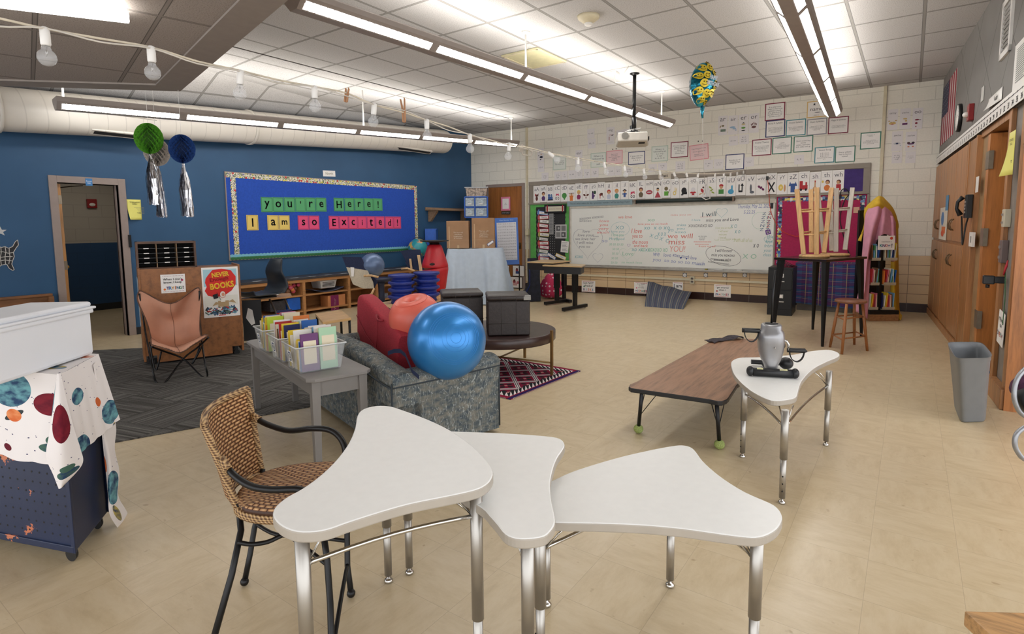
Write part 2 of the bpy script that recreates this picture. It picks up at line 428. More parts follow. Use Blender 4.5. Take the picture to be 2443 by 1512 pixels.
# the passage behind the left doorway
cm=NT('passage_wall');cz=cm.xyz(cm.n('TexCoord').outputs['Object']);bk=cm.n('TexBrick',{'Vector':cm.n('CombineXYZ',{0:cz[1],1:cz[2],2:0.0}).outputs[0],'Scale':1.0,'Mortar Size':.006,'Brick Width':.42,'Row Height':.21,'Mortar Smooth':.2,'Bias':0})
cc=cm.mix(cm.math('GREATER_THAN',cz[2],1.22),cm.mix(cm.math('GREATER_THAN',cz[2],.12),rgb((28,28,30)),rgb((30,66,104))),rgb((168,160,148)))
cm.bump(cm.math('SUBTRACT',1,bk.outputs[1]),.3,.004);PASS=cm.fin(cm.mix(cm.math('MULTIPLY',bk.outputs[1],.15),cc,rgb((20,20,20))),.6)
m=MB();m.bx((-12.1,1,0),(-11.95,6.2,TOP));struct(m.build('wall_passage',PASS,origin=(-12,3,0)))
m=MB();m.bx((-12,5.2,0),(WA-.16,5.35,TOP));m.bx((-12,1.0,0),(WA-.16,1.15,TOP));struct(m.build('wall_passage',M_('passage_paint',(150,144,134),.7)))
m=MB();m.bx((-10.9,3.0,2.55),(-10.3,4.2,2.59));struct(m.build('passage_fill_panel',emis('passage_fill_glow',(255,246,230),2.2)))  # unseen glowing panel, added only to brighten the passage
m=MB();m.bx((-12,1.1,2.6),(WA-.16,5.3,2.65));struct(m.build('ceiling',M_('passage_ceiling',(170,166,160),.8)))
# baseboards
bb=M_('black_rubber_base',(26,27,31),.5)
m=MB();m.bx((WA,-3,0),(WA+.012,D0-.09,.1));m.bx((WA,D1+.09,0),(WA+.012,yb(WA),.1));struct(m.build('baseboard_left',bb))
# left door: frame, door leaf swung into the passage
d=thing('door_1',None,None,TR(WA,(D0+D1)/2,0));struct(d)
fw=.085
m=MB();m.bx((WA-.17,D0-fw,0),(WA+.02,D0,DZ+fw),.004);m.bx((WA-.17,D1,0),(WA+.02,D1+fw,DZ+fw),.004);m.bx((WA-.17,D0,DZ),(WA+.02,D1,DZ+fw),.004)
m.bx((WA-.1,D0,0),(WA-.06,D0+.014,DZ));m.bx((WA-.1,D1-.014,0),(WA-.06,D1,DZ));m.build('door_frame',TAUPE,d)
LEAFW=mat_wood('pale_door_edge',(196,142,86),'z')
m=MB();m.bx((WA-.86,D0+.012,.01),(WA-.06,D0+.052,DZ-.01));lf=m.build('door_leaf',LEAFW,d)
for z in(1.78,.95,.28):
 m=MB();m.bx((WA-.075,D0+.01,z),(WA-.056,D0+.056,z+.11));m.cyl((WA-.055,D0+.008,z),(WA-.055,D0+.008,z+.11),.007);m.build('hinge',M_('satin_nickel',(150,138,120),.4,.8),lf)
m=MB();m.bx((WA-.5,D0+.052,DZ-.12),(WA-.28,D0+.09,DZ-.06),.004);m.tube([(WA-.4,D0+.08,DZ-.05),(WA-.2,D0+.2,DZ-.03),(WA-.1,D0+.3,DZ-.02)],.008);m.build('door_closer',M_('closer_metal',(90,82,72),.4,.6),d)
m=MB();m.ball((WA-.12,D0+.07,.98),.022,sc=(1,1,1));m.build('door_knob',M_('brass_knob',(168,128,66),.3,.8),lf)
m=MB();p0=WP('l',302,575);m.box((WA+.028,p0.y+.03,p0.z),(.014,.035,.17),bev=.004);m.build('strike_handle',BLACKMT,d)
# passage fire alarm
p=PX(V(-11.94,3.6,1.7),238,484)
t_=thing('fire_alarm','dark red fire alarm strobe on the passage wall seen through the left doorway','fire alarm',TR(-11.95,p.y,p.z-.07))
m=MB();m.box((-11.92,p.y,p.z),(.05,.15,.16),bev=.01);m.build('housing',M_('alarm_red',(140,26,26),.4),t_)
m=MB();m.ball((-11.9,p.y,p.z-.02),.05,sc=(.4,1,.6));m.build('strobe_lens',M_('strobe',(220,216,210),.2),t_)
# back wood door beside the corner
q0,q1=WP('b',1162,560),WP('b',1253,560);F=frame((0,0,0),DXB,-NB,UPV)
a0,a1=q0.dot(DXB),q1.dot(DXB);zt=2.36
d=thing('door_2',None,None,frame((q0+q1)/2-V(0,0,1)*((q0+q1)/2).z,DXB,NB,UPV));struct(d)
m=MB(F);k=-WBD;m.bx((a0,k-.02,0),(a0+.07,k+.03,zt+.07),.004);m.bx((a1-.07,k-.02,0),(a1,k+.03,zt+.07),.004);m.bx((a0+.07,k-.02,zt),(a1-.07,k+.03,zt+.07),.004);m.build('door_frame',TAUPE,d)
m=MB(F);m.bx((a0+.07,k-.01,.01),(a1-.07,k+.015,zt));lf=m.build('door_leaf',mat_wood('honey_door_wood',(158,100,50),'z',1.2),d)
m=MB(F);m.cyl((a1-.13,k+.01,1.0),(a1-.13,k+.06,1.0),.012);m.ball((a1-.13,k+.075,1.0),.028);m.box((a1-.13,k+.018,1.0),(.06,.008,.15),bev=.003);m.build('door_knob',M_('aged_brass',(120,96,60),.35,.8),lf)
# conduits on the back wall
for i,(uu,vv,zz0)in enumerate(((1257,400,.2),(2108,300,0.92))):
 p=WP('b',uu,vv,.015);m=MB(F);x=p.dot(DXB);m.box((x,k+.018,(TOP+zz0)/2),(.045,.036,TOP-zz0),bev=.003)
 tag(m.build('conduit',IVORY),['ivory conduit running down beside the back wood door','cream conduit running down to the yellow sheet on the rack'][i],'conduit')
# horizontal raceway below the whiteboard
p0,p1=WP('b',1345,660),WP('b',1835,667);zr=(p0.z+p1.z)/2
m=MB(F);m.bx((p0.dot(DXB),k,zr-.02),(p1.dot(DXB),k+.03,zr+.02),.004);tag(m.build('cable_raceway',IVORY),'cream horizontal cable raceway along the tile below the whiteboard','raceway')
# soffit: lower ceiling in the upper left
zs=2.82;c0=G(430,218,zs);e1=G(692,-4,zs);e2=G(0,205,zs)
d1=(e1-c0).normalized();d2=(e2-c0).normalized()
P0=c0;P1=c0+d1*6.2;P2=c0+d2*2.4;P3=P2+V(0,-4.5,0);P4=V(P1.x,P3.y,zs)
inn=lambda P,Q,k_:P+(Q-P).normalized()*k_
m=MB();rimw=.2
poly=[(p.x,p.y)for p in(P0,P1,P4,P3,P2)]
ctr=V(sum(p[0]for p in poly)/5,sum(p[1]for p in poly)/5,0)
i0=P0+d1*rimw*1.35+d2*rimw*1.35;i1=P1+d2*rimw;i2=P2+d1*rimw*1.3
# rim along the two visible edges
m.prism([(p.x,p.y)for p in(P0,P1,P1+d2*rimw*1.2,i0)],zs,TOP);m.prism([(p.x,p.y)for p in(P0,P2,P2+d1*rimw*1.2,i0)],zs,TOP)
struct(m.build('trim_1',M_('soffit_paint',(150,140,132),.7,nz=.02)))
SOFM=mat_ceiling('soffit_tile',(168,158,151),.85,.62,.1,.25,rad(14),(140,132,126),.02)
m=MB();m.prism([(p.x,p.y)for p in(i0,P1+d2*rimw*1.2,P4,P3,P2+d1*rimw*1.2)],zs+.015,zs+.06);struct(m.build('ceiling',SOFM))
# carpet tiles, lower edge as in the photo
A1,A2=G(270,1057),G(720,975)
dr=(A2-A1).normalized();nrm=V(-dr.y,dr.x,0)
Q0=A1-dr*3.2;Q1=A1+dr*1.3;far=G(235,836);kk=(far-A1).dot(nrm)
Q2=G(600,838)
m=MB();m.prism([(Q0.x,Q0.y),(Q1.x,Q1.y),(Q1.x-.1,Q1.y+.55),(-5.0,3.55),(-5.9,4.1),(Q2.x-.4,Q2.y+.3),(far.x,far.y),(WA+.02,far.y-1.3),(WA+.02,far.y-2.4)],0,.008)
tag(m.build('carpet',mat_carpet()),'grey carpet tile area in front of the blue wall and left doorway','carpet')
# ---- pendant lights
DN_E,UP_E=14.0,11.0
def mat_lens(name,s,pitch,soft=.25):
 t=NT(name);x,y,z=t.xyz(t.n('TexCoord').outputs['Object'])
 g=t.math('LESS_THAN',t.math('PINGPONG',t.math('MULTIPLY_ADD',y,.0,t.math('ADD',x,t.math('MULTIPLY',y,1.0))),pitch/2),.005)
 t.b.inputs['Emission Color'].default_value=(1,.985,.96,1);t.i(t.b.inputs['Emission Strength'],t.math('MULTIPLY_ADD',g,.7-s,s))
 return t.fin(rgb((230,230,226)),.4)
LENS=mat_lens('lamp_lens',DN_E,.066,.05);LENSUP=emis('lamp_uplight',(255,250,240),UP_E)
def pendant(P,Q,n,label,rods,cut0=0):
 P,Q=Vector(P),Vector(Q);L=(Q-P).length;d=(Q-P).normalized();side=UPV.cross(d).normalized();up=d.cross(side)
 F=frame(P,d,side,up);t=thing('pendant_light',label,'light fixture',frame(P,V(d.x,d.y,0).normalized(),side,UPV))
 prof=[(-.045,0),(-.108,.058),(-.125,.078),(-.135,.115),(-.122,.13),(.122,.13),(.135,.115),(.125,.078),(.108,.058),(.045,0)]
 m=MB(F)
 m.add([(x,a,b)for x in(0,L)for a,b in prof],[(i,(i+1)%10,10+(i+1)%10,10+i)for i in range(10)]+[list(range(10))[::-1],list(range(10,20))])
 m.build('housing',GREYM,t)
 seg=L/n;e=.045
 for k in range(n):
  x0,x1=k*seg+e,(k+1)*seg-e
  for s in(-1,1):
   m=MB(F);a=(s*.053,.0075);b=(s*.104,.0545)
   q=[(x0,*a),(x1,*a),(x1,*b),(x0,*b)];off=.001
   q2=[(x,y+s*off,z-off)for x,y,z in q]
   m.add(q2+q,[(0,1,2,3),(0,4,5,1),(1,5,6,2),(2,6,7,3),(3,7,4,0)]);m.build('lens',LENS,t)
  m=MB(F);m.bx((x0,-.07,.13),(x1,.07,.135));m.build('uplight_lens',LENSUP,t)
 for r in rods:
  p=P+d*(r*L);m=MB();m.cyl((p.x,p.y,p.z+.09),(p.x,p.y,TOP-.001),.011,n=8);m.lathe((p.x,p.y,TOP-.03),[(.012,0),(.045,.012),(.05,.029)],12);m.build('rod',WHITEP,t)
 return t
def onx(x,u,v):r=ray(u,v);return CAM+r*(x/r.x)
p1,q1=onx(-7.72,133,262),onx(-6.75,1229,352)
pendant(p1,q1,6,'long grey pendant light in front of the white duct along the blue wall',(.01,.52,.985))
p2,q2=G(700,24,3.08),G(1594,306,3.08)
pendant(p2,q2,5,'long grey pendant light crossing the middle of the ceiling to the projector',(.02,.42,.96))
q3=G(1986,280,3.08);p3=G(1880,20,3.08);p3=q3+(p3-q3).normalized()*7.6
pendant(p3,q3,6,'long grey pendant light on the right, pointing at the white block wall',(.1,.5))
# wraparound light on the soffit, top left
w0,w1=G(-40,-14,2.76),G(296,28,2.76);dd=(w1-w0).normalized();ss=UPV.cross(dd)
F=frame(w1,dd,ss,UPV);t=thing('ceiling_light','bright white wraparound ceiling light at the top left corner','light fixture',frame(w1,dd,ss,UPV))
m=MB(F);m.bx((-1.22,-.04,.075),(.0,.26,.105),.004);m.build('tray',WHITEP,t)
m=MB(F);m.prism([(-1.2,-.02),(-.012,-.02),(-.012,.24),(-1.2,.24)],.0,.078,bev=.02);m.build('diffuser',emis('wrap_diffuser',(255,252,246),5.0),t)
# ---- duct
DUCT=NT('duct_paint');x,y,z=DUCT.xyz(DUCT.n('TexCoord').outputs['Object'])
sp=DUCT.math('PINGPONG',DUCT.math('ADD',y,DUCT.math('MULTIPLY',z,.14)),.1);g=DUCT.math('LESS_THAN',sp,.006)
DUCT.bump(DUCT.math('SUBTRACT',1,g),.6,.006);DUCTM=DUCT.fin(DUCT.mix(DUCT.math('MULTIPLY',g,.3),rgb((212,206,196)),rgb((160,154,146))),.42,0,.4)
dx=WA+.35;da,db=V(dx,-1.0,2.61),V(dx,9.25,3.285);R_=.245
t=thing('air_duct','fat white spiral duct running along the top of the blue wall','duct',TR(dx,4,3.1))
m=MB();m.tube([da,db],R_,40,caps=False);dv=(db-da).normalized()
for k in range(6):
 a,b=k/6*pi/2,(k+1)/6*pi/2
 m.tube([db+dv*.08*sin(a),db+dv*.08*sin(b)],[R_*(1-.18*(1-cos(a))),R_*(1-.18*(1-cos(b)))],40,caps=k==5)
m.build('duct_body',DUCTM,t)
for yy,w in((1.9,.03),(4.85,.04),(1.35,.03)):
 c=da+dv*((yy-da.y)/dv.y);m=MB();m.tube([c-dv*w/2,c+dv*w/2],R_+.018,40);m.build('collar',DUCTM,t)
for y0_,y1_,up_ in((2.75,3.45,1),(7.75,8.75,1)):
 c=da+dv*(((y0_+y1_)/2-da.y)/dv.y)
 for ang in(8,-62):
  F=frame(c,V(0,1,0),V(-sin(rad(ang)),0,cos(rad(ang))),V(cos(rad(ang)),0,sin(rad(ang))))
  m=MB(F);L=(y1_-y0_)/2;m.bx((-L,-.05,R_-.01),(L,.05,R_+.022),.004);g_=m.build('grille',DUCTM,t)
  m=MB(F);
  for k in range(26 if ang>0 else 1):
   if ang>0:
    xx=-L+.05+k*(2*L-.1)/25;m.bx((xx-.006,-.035,R_+.02),(xx+.006,-.005,R_+.0235));m.bx((xx-.006,.005,R_+.02),(xx+.006,.035,R_+.0235))
   else:m.bx((-L+.03,-.03,R_+.02),(L-.03,.03,R_+.0235))
  m.build('slots',DARKM,g_)
m=MB();m.add([(WA+.01,-2.9,2.78),(WA+1.9,-2.9,TOP-.01),(WA+1.9,9.6,TOP-.01),(WA+.01,9.6,TOP-.02),(WA+.01,9.2,3.56),(WA+.01,-2.9,TOP)],[(0,4,3,2,1)]);struct(m.build('ceiling',CEILM,origin=(-5.2,5,TOP)))
# ---- ceiling devices
p=G(1404,38,TOP);t=thing('smoke_detector','round cream smoke detector on the ceiling above the middle light','smoke detector',TR(p.x,p.y,TOP))
m=MB();m.lathe((p.x,p.y,TOP),[(.045,-.075),(.07,-.06),(.11,-.03),(.12,0)],24);m.build('housing',IVORY,t)
m=MB();m.lathe((p.x,p.y,TOP),[(.03,-.1),(.042,-.09),(.044,-.07)],16);m.build('sensor',WHITEP,t)
p=G(1275,140,TOP-.012);m=MB();m.box((p.x,p.y,TOP-.012),(.56,.72,.02),bev=.004);t=m.build('access_panel',M_('yellowed_panel',(202,196,158),.6,nz=.03));tag(t,'yellowed ceiling access panel beside the middle pendant light','access panel')
m=MB();
for k in(-1,1):m.box((p.x+k*.26,p.y,TOP-.024),(.03,.7,.006));m.box((p.x,p.y+k*.34,TOP-.024),(.54,.03,.006))
m.build('panel_frame',IVORY,t)
p=G(1465,172,TOP);t=thing('ceiling_jack','small white ceiling jack with a looping cable near the projector pole','cable jack',TR(p.x,p.y,TOP))
m=MB();m.box((p.x,p.y,TOP-.02),(.12,.12,.04),bev=.006);m.build('box',WHITEP,t)
q=G(1500,157,TOP);m=MB();m.tube([(p.x,p.y,TOP-.04),(p.x+.03,p.y,TOP-.15),(p.x+.12,p.y-.03,TOP-.17),(p.x+.22,q.y,TOP-.1),(q.x,q.y,TOP-.005)],.007);m.build('cable',WHITEP,t)
p=G(2424,20,3.3);t=thing('wall_speaker','cream round device hanging at the top right corner above the vent','speaker',TR(p.x,p.y,3.2))
m=MB();m.lathe((p.x+.06,p.y+.1,p.z-.1),[(.06,0),(.085,.03),(.095,.14),(.13,.18),(.13,.45)],24);m.build('housing',IVORY,t)
# ---- projector
p=G(1514,175,TOP);zb=HZ(p,1519,335)
t=thing('projector','white projector hanging from a black ceiling pole','projector',TR(p.x,p.y,TOP))
m=MB();m.cyl((p.x,p.y,TOP),(p.x,p.y,2.95),.026,n=16);m.lathe((p.x,p.y,TOP-.03),[(.03,0),(.07,.02),(.07,.03)],16);m.cyl((p.x,p.y,3.02),(p.x,p.y,2.86),.033);m.build('pole',BLACKMT,t)
PF=TR(p.x-.02,p.y,2.71,rad(28),rx=rad(-9));m=MB(PF)
m.prism([(-.22,-.17),(.2,-.17),(.24,.1),(.2,.17),(-.2,.17),(-.24,.12)],-.075,.06,bev=.02);m.build('body',M_('projector_white',(196,190,180),.45,nz=.02),t)
m=MB(PF);m.cyl((-.12,-.165,.0),(-.12,-.19,.0),.045,.05,20);m.build('lens_ring',M_('projector_grey',(120,116,110),.4),t)
m=MB(PF);m.bx((.08,-.1,-.078),(.17,-.03,-.074));m.bx((.2,-.06,-.02),(.235,.08,.02));m.build('vent_grille',DARKM,t)
m=MB(PF)
for k in range(9):
 a=k*2.4;m.tube([(0,0,.16),(.07*cos(a),.06*sin(a),.13+.02*sin(3*a)),(.13*cos(a+.4),.1*sin(a+.4),.09),(.1*cos(a+1),.12*sin(a+1),.06)],.006,6)
m.cyl((0,0,.05),(0,0,.2),.04);m.box((0,0,.075),(.2,.16,.03));m.build('mount_and_cables',BLACKP,t)
m=MB(PF)
for k in range(3):m.tube([(-.02*k,.02,.17),(.05+.03*k,-.05,.15),(-.08,-.1+.03*k,.1),(-.15,-.05,.062)],.005,6)
m.build('white_cables',WHITEP,t)
# ---- right wall: cabinets
CT=2.335
yF=YT(YCR)+.02;YS=[RW_ for RW_ in(YT(10.95),YT(9.85),YT(8.15))]
brush=M_('bronze_handle',(120,100,78),.35,.8)
names=['tall oak wall cabinet in the far right corner','tall oak wall cabinet between the corner cabinet and the phone post']
bounds=[(yF-.02,YT(9.75)),(YT(9.75),YT(8.15))]
split=1.2
for k,(y1,y0)in enumerate(bounds):
 c=V(xr(y0),y0,0);t=thing('wall_cabinet',names[k],'cabinet',TR(xr((y0+y1)/2),(y0+y1)/2,0),'tall oak cabinets on the right wall')
 m=MB();rbox(m,y0,y1,0,CT,-.35,0.0);m.build('body',OAKC,t)
 w=(y1-y0)/2
 for j in range(2):
  for z0,z1 in((.11,split-.02),(split+.02,CT-.02)):
   ya,yb_=y0+j*w+.012,y0+(j+1)*w-.012
   m=MB();rbox(m,ya,yb_,z0,z1,0.001,.022,.004);dr_=m.build('door',OAKC,t)
   yh=yb_-.07 if j==0 else ya+.07;zh=z1-.2 if z0<1 else z0+.2
   n=V(-cos(GA),-sin(GA),0);tt=V(-sin(GA),cos(GA),0);b=tt*yh+V(cos(GA),sin(GA),0)*WC+n*.02
   m=MB();m.tube([b+V(0,0,zh-.07),b+V(0,0,zh-.05)+n*.03,b+V(0,0,zh)+n*.042,b+V(0,0,zh+.05)+n*.03,b+V(0,0,zh+.07)],.008,8);m.build('handle',brush,dr_)
 m=MB();rbox(m,y0,y1,0,.09,0,.03,.003);m.build('plinth',OAKC,t)
# pilaster, doorway and near post
m=MB();rbox(m,YT(7.55),YT(8.15),0,CT,-.35,.012);struct(m.build('trim_2',mat_wood('oak_post',(160,110,64),'z',1.3)))
m=MB();rbox(m,YT(7.52),YT(7.58),0,CT,-.9,.03,.004);rbox(m,YT(8.09),YT(8.15),0,CT,0,.02,.003);struct(m.build('trim_3',OAKD))
for(a,b,z0,z1,e0,e1,mt,nm)in((7.25,7.52,0,2.3,-.95,-.02,M_('tan_door_frame',(150,120,84),.45),'trim_4'),(6.2,7.52,2.3,2.36,-.95,.0,OAKD,'trim_5')):
 m=MB();rbox(m,YT(a),YT(b),z0,z1,e0,e1);struct(m.build(nm,mt))
# door seen edge on in the right doorway
t=thing('door_3',None,None,TR(xr(7)+.4,7,0));struct(t)
m=MB();rbox(m,YT(7.02),YT(7.14),.01,2.28,-.82,.0);lf=m.build('door_leaf',mat_wood('orange_door_edge',(186,120,62),'z'),t)
for z in(.42,1.22,1.95):
 m=MB();rbox(m,YT(7.0),YT(7.16),z,z+.17,-.03,.006);m.build('hinge',MATS['satin_nickel'],lf)
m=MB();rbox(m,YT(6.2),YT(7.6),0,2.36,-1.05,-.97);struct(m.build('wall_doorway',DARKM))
m=MB();rbox(m,YT(6.2),YT(7.2),0.001,.006,-1.4,.0);tag(m.build('blue_carpet',M_('blue_carpet',(44,74,120),.95,bump=.3)),'strip of blue carpet inside the right doorway behind the bin','carpet')
# near post: grey panel between oak strips, oak face towards the room
m=MB();rbox(m,YT(5.66),YT(6.2),0,2.36,-.6,-.02);struct(m.build('wall_post',M_('grey_laminate',(128,122,116),.5)))
m=MB();rbox(m,YT(5.66),YT(5.74),0,2.36,-.02,.012,.003);rbox(m,YT(6.11),YT(6.2),0,2.36,-.02,.012,.003);rbox(m,YT(5.64),YT(6.2),0,.16,-.02,.035,.006);struct(m.build('trim_6',OAKD))
m=MB();rbox(m,YT(5.62),YT(5.67),0,2.36,-1.6,.012);struct(m.build('trim_7',mat_wood('oak_panel_face',(168,108,60),'z',1.2)))
p=WP('r',2428,322,.03);
m=MB();rbox(m,YT(5.2),YT(5.64),2.02,2.14,-.8,.02,.004);struct(m.build('trim_8',OAKD))
# ---- white boomerang tables
DESK=M_('white_laminate',(240,240,236),.34,nz=.006,sc=30);EDGE=M_('table_edge_band',(168,160,148),.5,nz=.02)
def white_table(label,z,px,legs,rods,ztk=.03):
 pts=spline([G(u,v,z).xy for u,v in px],3)
 poly=[(p.x,p.y)for p in pts];c=V(sum(p[0]for p in poly)/len(poly),sum(p[1]for p in poly)/len(poly),0)
 t=thing('boomerang_table',label,'table',TR(c.x,c.y,0),'white boomerang shaped student tables')
 m=MB();m.prism(poly,z-ztk,z,bev=.005);o=m.build('tabletop',[DESK,EDGE],t)
 for p in o.data.polygons:
  if abs(p.normal.z)<.6 or p.normal.z<-.5:p.material_index=1
 LP=[]
 for l in legs:
  p=G(l[0],l[1],0)if l[2]==0 else G(l[0],l[1],z);LP.append(V(p.x,p.y,0))
 for p in LP:
  m=MB();m.cyl((p.x,p.y,.24),(p.x,p.y,z-ztk),.019,n=20);m.cyl((p.x,p.y,.03),(p.x,p.y,.26),.0155,n=20);lg=m.build('leg',STEEL,t)
  m=MB();m.lathe((p.x,p.y,0),[(.016,0),(.019,.006),(.014,.014),(.006,.018),(.006,.034)],16);m.build('glide',CHROME,lg)
  m=MB();d=(c-p);d.z=0;d.normalize()
  for k in range(3):q=p-d*.0155;m.ball((p.x+(q.x-p.x),p.y+(q.y-p.y),.07+k*.04),.004,8,6)
  m.build('adjusting_holes',DARKM,lg)
 for a,b in rods:
  A,B=LP[a],LP[b];zr_=z-.125;d=(B-A);nn=V(-d.y,d.x,0).normalized();mid=(A+B)/2
  if(c-mid).dot(nn)<0:nn=-nn
  P=[A.lerp(B,k/8)+nn*.015*sin(pi*k/8)+V(0,0,zr_+.006*sin(pi*k/8))for k in range(9)]
  m=MB();m.tube(P,.0065,8);m.build('crossbar',CHROME,t)
 for p in LP:
  d=(c-p).normalized();s=V(-d.y,d.x,0);m=MB()
  for k in(-1,1):m.tube([p+V(0,0,z-ztk)+d*.10+s*.035*k,p+V(0,0,z-.07)+d*.055+s*.02*k,p+V(0,0,z-.12)+d*.016+s*.006*k],.0035,6)
  m.build('bracket',CHROME,t)
 return t
T1=[(852.6,990),(867,975),(897,967.6),(927.5,968),(954,975),(1018,998.6),(1075,1026),(1128,1063),(1162,1099),(1176.5,1125),(1171.6,1144),(1158,1157.5),(1132,1169),(1075,1182),(980.5,1201),(905,1222),(829,1246.5),(791,1260),(753.5,1268),(708,1268),(674,1256),(655,1239),(650.6,1222),(659,1205),(685,1184),(723,1163),(768.6,1129),(806.5,1091),(833,1053.5),(847,1019.5)]
T2=[(1010,1026),(1079,1028),(1169.7,1031),(1245,1035),(1317,1041),(1340,1048),(1347.5,1061),(1342,1074),(1330.5,1091),(1321,1114),(1314,1144),(1313.5,1167),(1317,1197),(1324,1231),(1324,1250),(1313.5,1267),(1298,1279),(1264,1285),(1230,1284),(1204,1273),(1185,1250),(1168,1231),(1147,1210),(1090,1178),(1020,1148),(965,1118),(938,1085),(936,1050),(960,1030)]
T3=[(1275,1162),(1316.5,1145.6),(1362,1125),(1423,1105),(1491,1086),(1558.6,1071),(1602.7,1063),(1626,1061),(1646.7,1065),(1660,1076),(1673.8,1095),(1694,1115),(1728,1142),(1778.8,1173),(1836,1198),(1856.6,1212),(1866,1228.6),(1865,1244),(1853,1262),(1829.5,1276),(1802.5,1282),(1768.6,1280),(1711,1272.6),(1626,1260.7),(1524.8,1252),(1423,1248),(1325,1246),(1270,1240),(1240,1222),(1232,1200),(1243,1180)]
T4=[(1743.8,869),(1748,859),(1764,853),(1790.8,852),(1824,851),(1890,846),(1923,839),(1949.5,835.5),(1976,834),(1996,838.6),(2003.5,846),(1996,853),(1976,861),(1949.5,874),(1929.7,889),(1913,908.7),(1906.5,925),(1903,938.5),(1898,948),(1880,953),(1853.6,955.7),(1830.5,951.7),(1797,935),(1771,915),(1751,892)]
white_table('nearest and highest white boomerang table, in front of the wicker chair',.70,T1,[(718,1238,1),(1135,1135,1),(927,1387,0)],[(0,1),(1,2)])
white_table('middle white boomerang table, tucked under the highest one',.62,T2,[(1258,1250,1),(1303,1072,1),(977,1367,0)],[(0,1)])
white_table('lowest white boomerang table, right of the three joined in front',.555,T3,[(1288,1222,1),(1808,1240,1),(1598,1398,0)],[(0,2),(1,2)])
t4=white_table('far white boomerang table carrying the silver pedal exerciser',.53,T4,[(1865,1200,0),(1771,1090,0),(1970,1062,0)],[(0,1),(2,0)])
# ---- pedal exerciser
o=G(1842,893,.53);t=thing('pedal_exerciser','silver and black pedal exerciser standing on the far white table','exerciser',TR(o.x,o.y,.53))
SILV=M_('silver_plastic',(150,150,152),.3,.55,nz=.03);RUB=M_('black_rubber',(24,25,27),.45,nz=.1)
a,b=G(1782,890,.545),G(1905,897,.545);dd=(b-a);L=dd.length;dd.normalize();ss=V(-dd.y,dd.x,0)
F=frame((a+b)/2-V(0,0,.545)+V(0,0,.53),dd,ss,UPV)
s_=L/.34 # built at 0.34 m base length, then scaled
F=F@Matrix.Scale(s_,4)
m=MB(F);m.tube([(-.13,0,.032),(.13,0,.032)],.030,20);m.tube([(-.1,.32,.03),(.1,.32,.03)],.018,16);m.bx((-.03,.02,.012),(.03,.3,.04),.01);m.build('base_bars',RUB,t)
m=MB(F)
for x in(-1,1):m.ball((x*.148,0,.036),.036,20,12,(.75,1,1))
m.build('end_caps',RUB,t)
m=MB(F@TR(0,.11,0));N_=28;prof=[(a_*1.35,b_*1.2,c_*1.1)for a_,b_,c_ in[(0.03,.045,.04),(.035,.055,.07),(.05,.062,.1),(.062,.072,.15),(.066,.08,.2),(.066,.082,.25),(.062,.078,.285),(.052,.06,.3),(.052,.058,.325),(.045,.05,.335)]]
vs=[]
for rx_,ry_,z in prof:
 for k in range(N_):
  q=2*pi*k/N_;c_,s2=cos(q),sin(q);vs.append((rx_*abs(c_)**.75*(1 if c_>0 else-1),ry_*abs(s2)**.75*(1 if s2>0 else-1)-.05*(1-min(1,z/.15)),z))
m.add(vs,[(j*N_+k,j*N_+(k+1)%N_,(j+1)*N_+(k+1)%N_,(j+1)*N_+k)for j in range(len(prof)-1)for k in range(N_)]+[list(range(N_))[::-1],[(len(prof)-1)*N_+k for k in range(N_)]],True)
m.build('flywheel_housing',SILV,t)
m=MB(F@TR(0,.11,0));m.lathe((0,0,.368),[(.045,.0),(.045,.006),(.001,.008)],20);m.build('top_port',RUB,t)
m=MB(F@TR(0,.11,0));m.tube([(0,0,.36),(.001,.0,.56),(.012,0,.76)],.0075,8);m.build('upright_rod',BLACKMT,t)
m=MB(F@TR(0,.11,0))
for z in(.1,.21):m.ball((.012,-.074-.028*(z>.15),z),.006,8,6)
m.ball((.03,-.055,.31),.006,8,6);m.build('bolts',STEEL,t)
def pedal(F2,lab):
 g_=MB(F2);g_.tube([(-.07,0,0),(.05,0,0)],.017,12);g_.box((0,0,0),(.12,.05,.016),bev=.006);p_=g_.build('pedal',RUB,t);
 g_=MB(F2);P=[(.048*cos(q)-.005,.0,-.075*sin(q)-.008)for q in[pi*k/12 for k in range(13)]]
 for i in range(12):
  (x0,_,z0),(x1,_,z1)=P[i],P[i+1];g_.add([(x0,-.012,z0),(x0,.012,z0),(x1,.012,z1),(x1,-.012,z1)],[(0,1,2,3)],True)
 g_.tube([(p[0],-.012,p[2])for p in P],.003,6);g_.tube([(p[0],.012,p[2])for p in P],.003,6);g_.build('strap',RUB,p_)
pedal(F@TR(-.13,.1,.315),0);pedal(F@TR(.185,.13,.175),1)
m=MB(F);m.tube([(-.085,.11,.31),(-.075,.11,.305),(-.06,.11,.28)],.012,10);m.tube([(.08,.12,.24),(.105,.12,.245),(.12,.12,.22),(.125,.12,.175)],.009,10);m.build('crank_arms',CHROME,t)
m=MB(F);m.ball((.125,.2,.06),.05,18,12,(1,1,.9));m.build('tension_knob',RUB,t)
m=MB(F@TR(0,-.002,.0405));
for x0,x1 in((-.105,-.065),(.045,.095)):m.add([(x,.0223*sin(q)-.0-0,.0223*cos(q))for q in(-.9,-.45,0)for x in(x0,x1)],[(0,1,3,2),(2,3,5,4)])
m.build('warning_sticker',M_('sticker_cream',(204,200,150),.5,nz=.1,sc=80),t)
